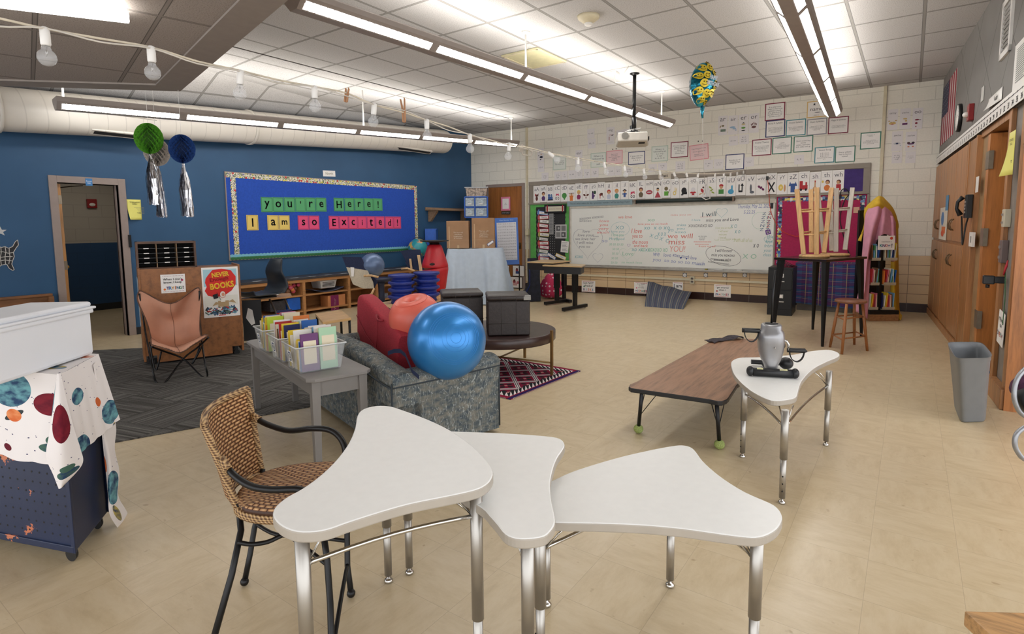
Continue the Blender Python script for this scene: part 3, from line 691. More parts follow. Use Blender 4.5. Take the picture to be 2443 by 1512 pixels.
# ---- wicker chair
WIK=NT('wicker_weave');v=WIK.uv();x,y,z=WIK.xyz(v)
def wick(t,su,sv):
 u_=t.math('MULTIPLY',x,su);v_=t.math('MULTIPLY',y,sv)
 row=t.math('FLOOR',v_);off=t.math('MULTIPLY',t.math('MODULO',row,2),.5)
 a=t.math('ABSOLUTE',t.math('SINE',t.math('MULTIPLY',t.math('ADD',u_,off),pi)));b=t.math('ABSOLUTE',t.math('SINE',t.math('MULTIPLY',v_,pi)))
 return t.math('MULTIPLY',t.math('POWER',a,.5),t.math('POWER',b,.6)),row
h,row=wick(WIK,13,27);nn=WIK.noise(WIK.n('Mapping',{0:v,3:(14,50,1)}).outputs[0],1.3,2)
c=WIK.ramp(WIK.math('MULTIPLY',h,WIK.math('MULTIPLY_ADD',nn,.8,.55)),[(.08,(66,40,26)),(.3,(136,90,58)),(.6,(188,136,92)),(.95,(222,180,130))])
WIK.bump(h,1.0,.012);WICK=WIK.fin(c,.5,0,.4)
WRAP=NT('wicker_wrap');v=WRAP.obj((1,1,1));wv=WRAP.n('TexWave',{'Vector':v,'Scale':36,'Distortion':1.5,'Detail':1},bands_direction='Z');wv2=WRAP.n('TexWave',{'Vector':v,'Scale':30,'Distortion':2},bands_direction='DIAGONAL')
hh=WRAP.math('MULTIPLY',WRAP.math('ADD',wv.outputs[1],wv2.outputs[1]),.5);WRAP.bump(hh,.8,.006);WRAPM=WRAP.fin(WRAP.ramp(hh,[(.2,(96,64,40)),(.8,(204,168,118))]),.5)
FB,NB_=G(584,1397),G(492,1600);FF=G(838,1425);fwd=(FF-FB).normalized();fwd=V(fwd.x,fwd.y,0);sid=(NB_-FB);sid=(sid-fwd*sid.dot(fwd)).normalized()
cf=(FB+NB_)/2;t=thing('wicker_chair','woven wicker armchair with black metal frame tucked behind the nearest white table','chair',frame(cf,fwd,-sid if fwd.cross(-sid).z>0 else sid,UPV))
dN=1.95;dF=2.36
def CP(d,u,v):r=ray(u,v);q=(RM.transposed()@r).y;return CAM+r*(d/q)
nT,nB_=CP(2.12,490,1018),CP(2.06,571,1212);fT,fB_=CP(2.52,592,926),CP(2.44,627,1130)
def backf(off):
 def f(u,w):
  A=nB_.lerp(nT,w);B=fB_.lerp(fT,w);p=A.lerp(B,u);bow=sin(pi*u)*.075;n=(B-A).cross(nT-nB_).normalized()
  if n.dot(fwd)>0:n=-n
  lift=sin(pi*u)*(.035*w-.0)
  if w<.12:lift+=.055*sin(pi*u)*(1-w/.12)
  return p+n*(bow+off)+V(0,0,lift)
 return f
m=MB();m.grid(backf(0),30,24,True,.014);m.build('backrest',WICK,t)
m=MB();bf=backf(.004);m.tube([bf(k/14,1)for k in range(15)],.015,10);m.tube([bf(0,k/10)for k in range(11)],.014,10);m.tube([bf(1,k/10)for k in range(11)],.014,10);m.tube([bf(k/14,0)for k in range(15)],.011,10);m.build('rim',WRAPM,t)
zs_=.44;sc=(G(572,1215,zs_)+G(628,1135,zs_))/2;sw=(G(572,1215,zs_)-G(628,1135,zs_)).length/2+.045;sl=.44
sd=(G(572,1215,zs_)-G(628,1135,zs_)).normalized();sf=V(-sd.y,sd.x,0);sf=sf if sf.dot(fwd)>0 else-sf
def seatp(u,w):
 a=2*pi*u;r=w
 ca,sa=cos(a),sin(a);ex=abs(ca)**.75*(1 if ca>0 else-1);ey=abs(sa)**.75*(1 if sa>0 else-1)
 return sc+sf*(.2+ex*.235*r)+sd*(ey*(sw+.02)*r*(1+.06*ex))+V(0,0,.012*(r-1)-(.004 if r>.98 else 0))
def seat_grid(u,w):
 X_,Y_=2*u-1,2*w-1;rr=max(abs(X_),abs(Y_));
 if rr<1e-6:return sc+sf*.2+V(0,0,-.012)
 L_=math.hypot(X_,Y_);k_=rr/L_*(1+.08*(1-abs(abs(X_)-abs(Y_))/rr));ex,ey=X_*k_,Y_*k_
 return sc+sf*(.2+ex*.235)+sd*(ey*(sw+.02))+V(0,0,-.012*(1-rr*rr)-(.012*rr**8))
m=MB();m.grid(seat_grid,26,26,True,.028);m.build('seat',WICK,t)
m=MB();m.tube([seatp(k/40,1.0)-V(0,0,.014)for k in range(40)],.017,10,closed=True);m.build('seat_rim',WRAPM,t)
def leg(P,nm='leg',r=.0115,foot=True):
 m=MB();m.tube(P,r,10)
 if foot:m.ball(P[-1]+V(0,0,.0),.017,12,8)
 return m.build(nm,BLACKMT,t)
leg([nB_+V(0,0,.02),nB_-V(0,0,.05),CP(2.0,575,1265),CP(1.96,553,1370),NB_+V(0,0,.018)])
leg([fB_+V(0,0,.02),CP(2.4,627,1180),CP(2.36,607,1260),CP(2.31,597,1320),FB+V(0,0,.018)])
NF=G(794,1640);leg([CP(2.02,772,1275),CP(2.0,780,1330),CP(1.97,788,1440),NF+V(0,0,.018)])
leg([CP(2.3,827,1160),CP(2.28,828,1260),CP(2.25,829,1350),FF+V(0,0,.018)])
def arm(P):m=MB();m.tube(spline([tuple(p)for p in P],5,False),.0125,10);m.build('armrest',BLACKMT,t)
arm([CP(2.08,536,1105),CP(2.04,560,1135),CP(2.0,600,1160),CP(1.98,650,1168),CP(1.98,715,1168),CP(1.99,755,1190),CP(2.0,770,1240),CP(2.02,772,1280)])
arm([CP(2.48,608,996),CP(2.44,640,1013),CP(2.4,690,1027),CP(2.36,745,1022),CP(2.34,790,1027),CP(2.32,818,1055),CP(2.3,826,1100),CP(2.3,827,1165)])
m=MB();m.tube([CP(2.09,528,1095),CP(2.05,545,1120)],.016,10);m.tube([CP(2.49,603,992),CP(2.46,618,1001)],.016,10);m.tube([CP(2.02,772,1262),CP(2.01,777,1285)],.016,10);m.build('arm_wrapping',WRAPM,t)
def str_(P):m=MB();m.tube(spline([tuple(p)for p in P],4,False),.008,8);m.build('stretcher',BLACKMT,t)
str_([CP(1.97,567,1293),CP(1.98,600,1298),CP(2.0,640,1292),CP(2.03,680,1275),CP(2.1,700,1285),CP(2.0,785,1350)])
str_([CP(2.25,829,1345),CP(2.1,815,1420),CP(1.95,797,1530)]);str_([CP(2.36,612,1250),CP(2.33,660,1275),CP(2.3,740,1280),CP(2.27,828,1290)])
# ---- blue rolling cart with a planet cloth and a white tote
CARTM=NT('chipped_navy_paint');v=CARTM.obj();n=CARTM.noise(v,7,6,.68);n2=CARTM.noise(CARTM.n('Mapping',{0:v,3:(1,1,2.6)}).outputs[0],2.1,3)
chip=CARTM.math('GREATER_THAN',CARTM.math('ADD',n,CARTM.math('MULTIPLY',n2,.55)),.925)
CARTM.bump(CARTM.math('SUBTRACT',1,chip),.3,.003);CARTC=CARTM.fin(CARTM.mix(chip,CARTM.ramp(n2,[(.3,(18,32,62)),(.7,(24,40,74))]),rgb((196,116,82))),.42)
cN,cF=G(182,1355),G(262,1250);cb=(cF-cN);LB_=cb.length;cb.normalize();ca=V(-cb.y,cb.x,0);ca=ca if ca.x<0 else-ca
ca=(G(0,1318)-cN).normalized();nF=V(-ca.y,ca.x,0);nF=nF if nF.y>0 else-nF;nS=V(cb.y,-cb.x,0);nS=nS if nS.dot(ca)>0 else-nS
CFm=frame(cN,ca,cb,UPV)if ca.cross(cb).z>0 else frame(cN,ca,cb,UPV)
CW,CD,CH=1.15,LB_,.85
t=thing('rolling_cart','chipped navy pegboard rolling cart at the left edge under a planet cloth','cart',TR(cN.x,cN.y,0))
m=MB(CFm);m.bx((.0,.0,.07),(CW,CD,CH),.004);cbod=m.build('body',CARTC,t)
m=MB(CFm)
for i in range(24):
 for j in range(15):xx=.03+i*.045;zz=.14+j*.045;m.add([(xx+.005*cos(q),-.0008,zz+.005*sin(q))for q in[k*pi/3 for k in range(6)]],[list(range(6))])
m.build('peg_holes',DARKM,cbod)['kind']='stuff'
m=MB(CFm);m.bx((-.008,-.008,.07),(.014,.014,CH),.003);m.bx((-.008,CD-.014,.07),(.014,CD+.008,CH),.003);m.bx((0,-.009,.07),(CW,.01,.1),.003);m.build('corner_trim',CARTC,t)
for a,b in((.05,.05),(.05,CD-.05),(CW-.1,.05)):
 m=MB(CFm);m.cyl((a,b-.013,.032),(a,b+.013,.032),.031,n=18);m.box((a,b,.06),(.03,.036,.03));m.build('caster',BLACKP,t)
# planet cloth
def mat_cloth(spots):
 t=NT('planet_cloth');uv=t.uv();x,y,z=t.xyz(uv)
 vo=t.n('TexVoronoi',{'Vector':uv,'Scale':46,'Randomness':1});pk=t.math('LESS_THAN',vo.outputs['Distance'],.13);rs=t.math('GREATER_THAN',t.xyz(vo.outputs['Color'])[0],.45)
 c=t.mix(t.math('MULTIPLY',pk,rs),rgb((231,226,224)),rgb((58,60,96)))
 wn=t.noise(uv,26,4)
 for sx,sy,rx,ry,rot,c0,c1 in spots:
  a=t.math('SUBTRACT',x,sx);b=t.math('SUBTRACT',y,sy);cr,sr=cos(rot),sin(rot)
  p=t.math('DIVIDE',t.math('ADD',t.math('MULTIPLY',a,cr),t.math('MULTIPLY',b,sr)),rx);q=t.math('DIVIDE',t.math('SUBTRACT',t.math('MULTIPLY',b,cr),t.math('MULTIPLY',a,sr)),ry)
  d=t.math('ADD',t.math('MULTIPLY',p,p),t.math('MULTIPLY',q,q));msk=t.math('LESS_THAN',d,1.0)
  c=t.mix(msk,c,t.ramp(wn,[(.38,c0),(.62,c1)]))
 t.bump(t.noise(uv,300,1),.05,.002);return t.fin(c,.85,0,.2)
BL,TEAL,WINE,ORG,GRN=(42,66,98),(108,160,168),(96,22,38),(206,104,56),(70,100,88)
spots=[(.46,.40,.072,.105,0,BL,TEAL),(.478,.25,.045,.014,.9,(50,56,60),(60,70,70)),(.478,.25,.024,.035,0,ORG,(220,140,90)),(.59,.33,.052,.062,0,WINE,(120,30,44)),(.735,.31,.04,.048,0,BL,TEAL),(.9,.40,.015,.032,0,WINE,WINE),(.86,.2,.018,.032,.2,ORG,ORG),(.455,.06,.014,.02,0,WINE,WINE),(.71,.02,.05,.07,0,BL,TEAL),(.6,.09,.05,.028,0,BL,GRN),(.6,.13,.028,.03,.4,GRN,GRN),
   (.57,.56,.035,.018,0,(90,130,160),(210,180,80)),(.6,.68,.028,.014,.3,ORG,(240,220,210)),(.5,.70,.02,.014,0,(110,150,170),(150,170,90)),(.92,.09,.055,.075,0,BL,TEAL),(.92,-.03,.02,.04,0,(200,180,90),BL),(.93,-.11,.03,.02,0,BL,TEAL),(.3,.2,.05,.07,0,WINE,BL)]
CLM=mat_cloth(spots)
# built as three joined sheets sharing one mesh: top, camera side, right side with the two hanging corners
m=MB(CFm);e=.006
def onpl(u,v,p,n):r=ray(u,v);return CAM+r*((p-CAM).dot(n)/r.dot(n))
CI=CFm.inverted();fz=lambda u,v:(CI@onpl(u,v,cN,nF)).z;sz=lambda u,v:(CI@onpl(u,v,cN,nS)).z
zh,zs2=fz(60,1080),sz(215,1036)
def uvg(fn,nu,nv,uf):
 k=len(m.f);m.grid(fn,nu,nv)
 for fi in range(k,len(m.f)):m.uvs[fi]=[uf(*q)for q in m.uvs[fi]]
uvg(lambda u,w:(CW*(1-u)-.012*u,-.012+(CD+.024)*w,CH+e+.0015*sin(u*40)*(.1<w<.9)),46,10,lambda a,b:(a*.62,.5+b*.22))
def fro(u,w):
 x=CW*(1-u)-.012*u;q=1-w;f=.009*sin(u*30)+.012*sin(u*13+1);return(x,-.012-.014*q-(abs(f)+.02)*q,CH+e-(CH+e-zh+.012*sin(u*9))*q)
uvg(fro,60,20,lambda a,b:(a*.62,b*.5))
def sid_(u,w):
 y=-.012+(CD+.024)*u;q=1-w;f=.010*sin(u*16+1);return(-.012-.01*q-(abs(f)+.01)*q-.05*q*u,y+.045*q*u*u,CH+e-(CH+e-zs2-.03*(u-.5))*q)
uvg(sid_,26,18,lambda a,b:(.64+a*.32,b*.48))
def px3(rows,off0,off1,N_=None):
 N_=N_ or(ca+cb)
 R=[[onpl(u,v,cN-N_*(off0+(off1-off0)*i/(len(rows)-1)+o_),N_.normalized())for u,v,o_ in row]for i,row in enumerate(rows)]
 def cr_(P,s):
  n=len(P)-1;x=min(s*n,n-1e-6);i=int(x);f=x-i;p0,p1,p2,p3=P[max(0,i-1)],P[i],P[i+1],P[min(n,i+2)]
  return .5*((2*p1)+(p2-p0)*f+(2*p0-5*p1+4*p2-p3)*f*f+(3*p1-p0-3*p2+p3)*f**3)
 return lambda a,b:CI@cr_([cr_(r,a)for r in R],b)
uvg(px3([[(136,890,0),(140,892,.002),(145,890,0)],[(128,950,0),(142,960,.012),(158,950,.0)],[(118,1030,0),(146,1035,.02),(176,1020,.0)],[(110,1088,.0),(150,1100,.02),(192,1070,.0)],[(128,1135,.0),(152,1130,.015),(196,1108,.0)],[(140,1166,0),(146,1164,.005),(152,1158,0)]],.012,.03),14,40,lambda a,b:(.52+a*.14,.5-b*.5))
uvg(px3([[(222,870,0),(226,866,0),(230,862,0)],[(236,960,0),(243,960,.01),(262,960,0)],[(243,1035,0),(254,1035,.01),(277,1018,0)],[(248,1085,0),(262,1080,.02),(274,1070,0)],[(254,1140,0),(268,1135,.02),(285,1125,0)],[(258,1185,0),(266,1185,.012),(282,1180,0)],[(262,1228,0),(278,1222,.01),(300,1215,0)],[(284,1264,-.0),(300,1262,.0),(321,1254,0)]],.022,.05,nS),14,60,lambda a,b:(.86+a*.12,.5-b*.62))
tag(m.build('planet_cloth',CLM),'white cloth printed with planets draped over the navy cart','cloth')
# white tote with lid
b1,b0=G(85,848,CH+.012),G(0,873,CH+.012);da_=(b0-b1).normalized();db_=V(da_.y,-da_.x,0);db_=db_ if db_.y>0 else-db_
F=frame(b1,da_,db_,UPV);hh=HZ(b1,85,738)-CH-.012;t=thing('storage_tote','white plastic storage tote with a lid standing on the planet cloth','storage box',frame(b1,da_,db_,UPV))
TOTEM=M_('white_tote_plastic',(226,229,234),.4,nz=.01,sc=3)
m=MB(F);w_,d_=.62,.26
m.prism([(0,0),(w_,0),(w_,d_),(0,d_)],0,hh,bev=.015);m.bx((-.012,-.012,hh-.02),(w_+.012,d_+.012,hh),.006);m.build('tub',TOTEM,t)
m=MB(F);m.bx((-.02,-.02,hh),(w_+.02,d_+.02,hh+.012),.005);m.bx((-.008,-.008,hh+.01),(w_+.008,d_+.008,hh+.035),.012);m.build('lid',TOTEM,t)
# ---- wooden bench far left
BW_=mat_wood('worn_bench_wood',(128,86,52),'y',1.0,.5,.1,.6)
g0=G(138,832);x1=-8.08;y1=2.33;g0=V(x1,y1,0);zsx=HZ(g0,134,788);zt_=HZ(V(WA+.12,y1,0),128,700)
t=thing('wooden_bench','worn wooden bench with plank back at the left below the dark map','bench',TR(-8.4,1.6,0))
m=MB();m.bx((WA+.03,.9,.05),(x1,y1,zsx-.03));m.bx((WA+.03,.9,0),(x1+.02,y1+.02,.06),.004);m.build('base_panel',BW_,t)
m=MB();m.bx((WA+.03,.9,zsx-.03),(x1+.02,y1+.015,zsx),.006);m.build('seat',BW_,t)
m=MB();m.bx((WA+.03,.9,zsx),(WA+.09,y1-.03,zt_-.03));m.bx((WA+.03,.9,zt_-.03),(WA+.12,y1,zt_),.004);m.build('back_rest',BW_,t)
m=MB();m.bx((WA+.03,y1-.05,zsx),(WA+.16,y1,zt_-.03),.004);m.build('end_post',BW_,t)
# ---- grey table
GT=M_('grey_table_paint',(128,124,120),.5,nz=.04,sc=5);zt=.56
k0,k1,k2=G(585,812,zt),G(735,908,zt),G(878,880,zt);ax=(k0-k1).normalized();ay=V(-ax.y,ax.x,0);ay=ay if(k2-k1).dot(ay)>0 else-ay;LX,LY=(k0-k1).length,(k2-k1).dot(ay)+.02
GF=frame(V(k1.x,k1.y,0),ax,ay,UPV);t=thing('grey_table','grey painted wooden table carrying three clear book bins','table',TR(k1.x,k1.y,0))
m=MB(GF);c_=.04;m.prism([(c_,0),(LX-c_,0),(LX,c_),(LX,LY-c_),(LX-c_,LY),(c_,LY),(0,LY-c_),(0,c_)],zt-.022,zt,bev=.004);m.build('tabletop',GT,t)
m=MB(GF);i_=.045;m.bx((i_,i_,zt-.12),(LX-i_,i_+.018,zt-.022));m.bx((i_,LY-i_-.018,zt-.12),(LX-i_,LY-i_,zt-.022));m.bx((i_,i_,zt-.12),(i_+.018,LY-i_,zt-.022));m.bx((LX-i_-.018,i_,zt-.12),(LX-i_,LY-i_,zt-.022));m.build('apron',GT,t)
for a in(i_+.01,LX-i_-.01):
 for b in(i_+.01,LY-i_-.01):
  m=MB(GF);s1,s0=.026,.019;m.add([(a+x*s0,b+y*s0,0)for x,y in((-1,-1),(1,-1),(1,1),(-1,1))]+[(a+x*s1,b+y*s1,zt-.022)for x,y in((-1,-1),(1,-1),(1,1),(-1,1))],[(0,3,2,1),(4,5,6,7),(0,1,5,4),(1,2,6,5),(2,3,7,6),(3,0,4,7)]);m.build('leg',GT,t)
# ---- clear bins and their books
CLR=NT('clear_plastic');CLR.b.inputs['Alpha'].default_value=.2;CLRM=CLR.fin(rgb((222,226,228)),.18,0,.6)
COV={'yellow':(226,196,60),'blue':(44,96,168),'cream':(226,214,186),'red':(178,44,44),'green':(84,148,90),'purple':(106,60,110),'orange':(214,122,56),'white':(226,224,220),'pale green':(170,206,172),'navy':(38,42,86),'brown':(120,84,58),'pink':(210,120,140),'light blue':(120,172,208),'lime green':(186,206,60)}
PGM=M_('book_pages',(222,214,196),.8,nz=.08,sc=60,stretch=(30,1,1));BOOKPROTO={}
def book(F,w,h,th,colr,label,group,pic=None):
 t=thing('book',label,'book',F,group)
 key=(round(w,2),round(h,2),round(th,3),colr)
 m=MB(F);m.bx((-w/2,-th/2,0),(-w/2+.002,th/2,h));m.bx((-w/2,-th/2,0),(w/2,-th/2+.0015,h));m.bx((-w/2,th/2-.0015,0),(w/2,th/2,h))
 m.build('cover',flat(COV[colr],.4),t)
 m=MB(F);m.bx((-w/2+.002,-th/2+.0015,.003),(w/2-.003,th/2-.0015,h-.003));m.build('pages',PGM,t)
 if pic:
  m=MB(F@frame((0,-th/2-.0003,h/2),(1,0,0),(0,0,1),(0,-1,0)));
  for s in pic:m.mat(0);shape(m,*s)
  m.build('cover_picture',flat(COV['cream'],.4),t)
 return t
BI=[((691,875),(725,891),(818,875),'nearest','G',115,816),((655,849),(687,864),(780,850),'middle','R',0,0),((630,827),(653,840),(745,826),'farthest','H',0,0)]
bl,bn,bw=G(*BI[0][0],zt),G(*BI[0][1],zt),G(*BI[0][2],zt);BS=(bl-bn).length;BLn=(bw-bn).length
BLn=min(LY-.02,BLn*1.02)
rr_=random.Random(5);ordn=['first','second','third','fourth','fifth','sixth','seventh','eighth','ninth','tenth','eleventh','last']
for k,(a,b,c,nm,ltr,_,_)in enumerate(BI):
 pn=G(*b,zt);off=(pn-V(k1.x,k1.y,zt)).dot(ax);F=GF@TR(off,.012,zt);hb=.165;s2=BS*(1,.95,.9)[k]
 t=thing('clear_bin',f'clear plastic book bin, {nm} of the three on the grey table, with letter label','bin',F,'clear book bins on the grey table')
 m=MB(F);ti=.025;th=.004
 def rect(z,q):return[(-q,-q,z),(s2+q,-q,z),(s2+q,BLn+q,z),(-q,BLn+q,z)]
 vs=rect(.002,0)+rect(hb,ti)+rect(hb,ti-th)+rect(.006,-th)
 fs=[(0,3,2,1),(12,13,14,15)]+[(j*4+i,j*4+(i+1)%4,(j+1)*4+(i+1)%4,(j+1)*4+i)for j in range(3)for i in range(4)]
 m.add(vs,fs);m.build('tub',CLRM,t)
 m=MB(F);q=ti+.004;m.tube([(-q,-q,hb),(s2+q,-q,hb),(s2+q,BLn+q,hb),(-q,BLn+q,hb)],.0055,8,closed=True);m.build('rim',M_('cloudy_rim',(214,216,214),.3,nz=.01),t)
 LFm=F@frame((-.006-.006,.1,.085),(0,-1,0),(-.1,0,1),(-1,0,-.1))if False else F@frame((s2*.5,-.016,.09),(-1,0,0),(0,-.12,1),(0,-1,-.12))
 m=MB(F@frame((s2*.42,-.02,.085),(1,0,0),(0,-.15,1),(0,-1,-.15)))
 # label on the short end, which faces the camera's left
 LFm=F@frame((s2*.5,-.0235,.095),(-1,0,0),(0,-.15,.99),(0,-.99,-.15))
 m=MB(LFm);shape(m,'r',0,0,.07,.075,.0);lb=m.build('label',[PAPER],t);m=MB(LFm);shape(m,'e',0,0,.058,.062,.0008);m.build('label_ring',flat((40,60,96)),lb);m=MB(LFm);shape(m,'r',0,0,.036,.04,.0012);m.build('label_patch',PAPER,lb);m=MB(LFm);text(m,ltr,0,0,.022,.026,.0018,bold=.03);m.build('lettering',INK,lb)
 # books: covers face the near end, two rows side by side
 pal=[['purple','cream','yellow','white','cream','blue','white','cream','brown'],['pale green','cream','white','navy','cream','white','orange','white','light blue'],
   ['navy','cream','white','light blue','cream','yellow','red','white','brown'],['blue','white','pale green','cream','pink','white','orange','cream','purple'],
   ['lime green','yellow','cream','light blue','white','orange','cream','blue','green'],['cream','red','white','brown','pale green','cream','navy','white','pink']]
 for r_ in range(2):
  rowy=BLn*(.26+.48*r_)
  for j in range(12):
   c_=pal[k*2+r_][(j*5+j//9)%9];w,h=.45*BLn*rr_.uniform(.88,1.0),rr_.uniform(.18,.25)+(.02 if r_ else 0);th_=s2/13*rr_.uniform(.4,.78)
   xx=s2*(j+.6)/12.3;lean=rr_.uniform(.0,.07)
   BF=F@frame((xx,rowy+rr_.uniform(-.008,.008),.008),(0,-1,0),(1,0,0),(0,0,1))@Matrix.Rotation(-lean,4,'X')
   book(BF,w,h,th_,c_,f'{c_} picture book, {ordn[j]} in the {("left", "right")[r_]} row of the {nm} clear bin','picture books in the clear bins',[('r',0,0,w*.72,h*.62,.0004)]if j==0 else None)
# covers pressed against the long side of the nearest bin
F=GF@TR((G(*BI[0][1],zt)-V(k1.x,k1.y,zt)).dot(ax),.012,zt)
# ---- loveseat
SOF=NT('sofa_fabric');v=SOF.obj();n=SOF.noise(SOF.n('Mapping',{0:v,3:(16,16,30)}).outputs[0],1.0,4,.6);n2=SOF.noise(SOF.n('Mapping',{0:v,3:(30,30,9)}).outputs[0],1.6,1)
vein=SOF.math('LESS_THAN',SOF.math('ABSOLUTE',SOF.math('SUBTRACT',n2,.5)),.014)
c=SOF.ramp(n,[(.38,(78,88,94)),(.48,(100,106,106)),(.58,(118,118,112)),(.7,(134,132,122))]);SOF.bump(SOF.noise(v,200,2),.3,.004)
SOFM_=SOF.fin(SOF.mix(vein,c,rgb((158,164,162))),.9,0,.15);PIPE=M_('sofa_piping',(50,58,64),.8)
cr=V(-2.548,2.31,0);dA=V(.957,-.29,0);dA=(V(-4.01,2.753,0)-cr);LA=dA.length;dA.normalize();dB=V(-2.312,3.086,0)-cr;LBb=dB.length;dB.normalize()
SF=frame(cr,dA,dB,UPV) # x along the back to the far left, y along the near arm
if dA.cross(dB).z<0:SF=frame(cr,dA,dB,UPV)
t=thing('loveseat','blue-grey patterned fabric loveseat seen from behind, in the middle of the floor','sofa',TR(cr.x,cr.y,0))
def pad(m,path,w,z0,hts,n=10): # an upholstered wall: path in xy, thickness w inward, heights along the path, rounded top
 N=len(path);rings=[]
 for i in range(N):
  a=Vector(path[max(0,i-1)]);b=Vector(path[min(N-1,i+1)]);d=(b-a).normalized();nn_=V(d.y,-d.x)if True else 0
  h=hts[i];p=Vector(path[i]);R=[]
  fl=.03
  sec=[(0,z0),(-.0,z0+(h-z0)*.6),(-.012,h-.09)]+[(-.02+(w+.03)*.5*(1-cos(pi*k/n)),h-.05+.05*sin(pi*k/n))for k in range(n+1)]+[(w,h-.1),(w,z0)]
  for o,z in sec:R.append((p.x+nn_[0]*o,p.y+nn_[1]*o,z))
  rings.append(R)
 S=len(rings[0]);vs=[q for r in rings for q in r];fs=[(i*S+k,i*S+k+1,(i+1)*S+k+1,(i+1)*S+k)for i in range(N-1)for k in range(S-1)]
 fs+=[list(range(S)),[(N-1)*S+k for k in range(S)][::-1]];m.add(vs,fs,True);m.sm[-1]=m.sm[-2]=False
zc_=.545
hA=lambda s:zc_+.075*min(1,s*2.2)**1.5
m=MB(SF);N=24;pad(m,[(LA*(1-i/N),0)for i in range(N+1)][::-1],-.2,.03,[hA(i/N)for i in range(N+1)]);m.build('backrest',SOFM_,t)
m=MB(SF);pad(m,[(0,LBb*i/12)for i in range(13)],.17,.03,[zc_+.015*(i/12)**2 for i in range(13)]);m.build('armrest',SOFM_,t)
m=MB(SF);pad(m,[(LA,LBb*i/12)for i in range(13)],-.17,.03,[zc_+.015 for i in range(13)]);m.build('armrest',SOFM_,t)
m=MB(SF);m.bx((.15,.16,.06),(LA-.15,LBb-.03,.27),.02);m.bx((.17,.18,.26),(LA-.17,LBb-.01,.38),.04);m.build('seat_cushion',SOFM_,t)
m=MB(SF);m.tube([(.0,-.004,.05),(-.004,-.004,zc_-.05)],.006,6);m.tube([(-.014,LBb*k/8,zc_-.075+.015*(k/8)**2)for k in range(9)],.006,6);m.tube([(LA*k/12,-.014,hA(k/12)-.075)for k in range(13)],.006,6);m.tube([(-.003,LBb+.002,.05),(-.003,LBb+.002,zc_-.06)],.006,6);m.build('piping',PIPE,t)
# ---- balls
BLM=NT('blue_ball_rubber');
v=BLM.obj();BLM.b.inputs['Coat Weight'].default_value=.15
BLUEB=BLM.fin(rgb((50,134,206)),.3,.45,.6)
def ball(name,label,d,u,v_,rpx,mt,sc=(1,1,1),F=None,rings=()):
 c=CAM+ray(u,v_)*d;c=PX(CAM+RM.col[1]*d,u,v_);r=rpx*d/FPX
 t=thing(name,label,'ball',Matrix.Translation(c-V(0,0,r)));m=MB(Matrix.Translation(c));m.ball((0,0,0),r,48,32,sc);m.build('shell',mt,t)
 return t,c,r
t,c,r=ball('exercise_ball','large shiny blue exercise ball sitting in the loveseat',3.72,1066,812,93,BLUEB)
to=(CAM-c).normalized();a_=(to+V(.28,0,.12)).normalized();pole=(PX(c+to*r,1090,805)-c).normalized()
xx=pole.orthogonal().normalized();F=frame(c,xx,pole.cross(xx),pole)
m=MB(F)
for q in(.13,.24,.34,.56,.62,.68):
 m.tube([(r*sin(q)*cos(k*pi/24),r*sin(q)*sin(k*pi/24),r*cos(q))for k in range(48)],.0011,5,closed=True)
m.build('moulded_rings',BLUEB,t)
COR=NT('coral_rubber');CORM=COR.fin(rgb((222,104,86)),.38,0,.5)
d=4.15;c=PX(CAM+RM.col[1]*d,992,762);R0=63*d/FPX;ax_=(PX(c+(CAM-c).normalized()*.1,1001,705)-c).normalized();ax_=(V(.02,-.30,.95)).normalized();xx=ax_.orthogonal().normalized();F=frame(c,xx,ax_.cross(xx),ax_)
t=thing('donut_ball','coral red donut shaped ball resting between the red cushion and blue ball','ball',Matrix.Translation(c-V(0,0,R0)))
m=MB(F);prof=[(1e-4,-.5*R0)]+[(R0*(.40+.6*cos(q)),R0*.86*sin(q))for q in[-pi*.62+k*pi*1.3/30 for k in range(31)]];prof=[(max(1e-4,a),b)for a,b in prof];prof=[prof[0]]+prof[1:];prof+=[(R0*.1,R0*.52),(1e-4,R0*.5)]
m.lathe((0,0,0),prof,48);m.tube([(R0*.62*cos(k*pi/20),R0*.62*sin(k*pi/20),R0*.812)for k in range(40)],.0016,5,closed=True);m.build('shell',CORM,t)
# ---- red foam cushion and the navy strap
REDF=M_('red_fabric',(158,38,52),.85,nz=.08,sc=90,bump=.25)
A,B_=PX(CAM+RM.col[1]*4.75,850,706),PX(CAM+RM.col[1]*3.9,948,786);d_=(B_-A);L=d_.length;d_.normalize();nx=d_.cross(UPV).normalized();nx=nx if nx.dot(CAM-A)<0 else-nx
up_=nx.cross(d_);up_=up_ if up_.z>0 else-up_
F=frame(A,d_,nx,up_);t=thing('floor_cushion','thick red foam floor cushion leaning in the loveseat','cushion',frame(A-V(0,0,.4),V(d_.x,d_.y,0).normalized(),V(-d_.y,d_.x,0).normalized(),UPV))
w_,h_=.15,.42
def cush(u,w):
 q=2*pi*w;x=L*u;e_=abs(cos(q))**.35*(1 if cos(q)>0 else-1);f_=abs(sin(q))**.35*(1 if sin(q)>0 else-1)
 s=1-(abs(2*u-1)**14)*.12;bulge=.018*sin(pi*min(1,u*1.5))*(e_>0.3)
 return(x,.075+e_*w_/2*s-bulge*0+.0,-h_/2+f_*h_/2*s+.02*cos(u*3.2)*(f_>0)*1.4)
m=MB(F);m.grid(cush,30,40);n_=40
m.add([cush(0,k/40)for k in range(40)],[list(range(40))]);m.add([cush(1,k/40)for k in range(40)],[list(range(40))[::-1]]);m.build('pad',REDF,t)
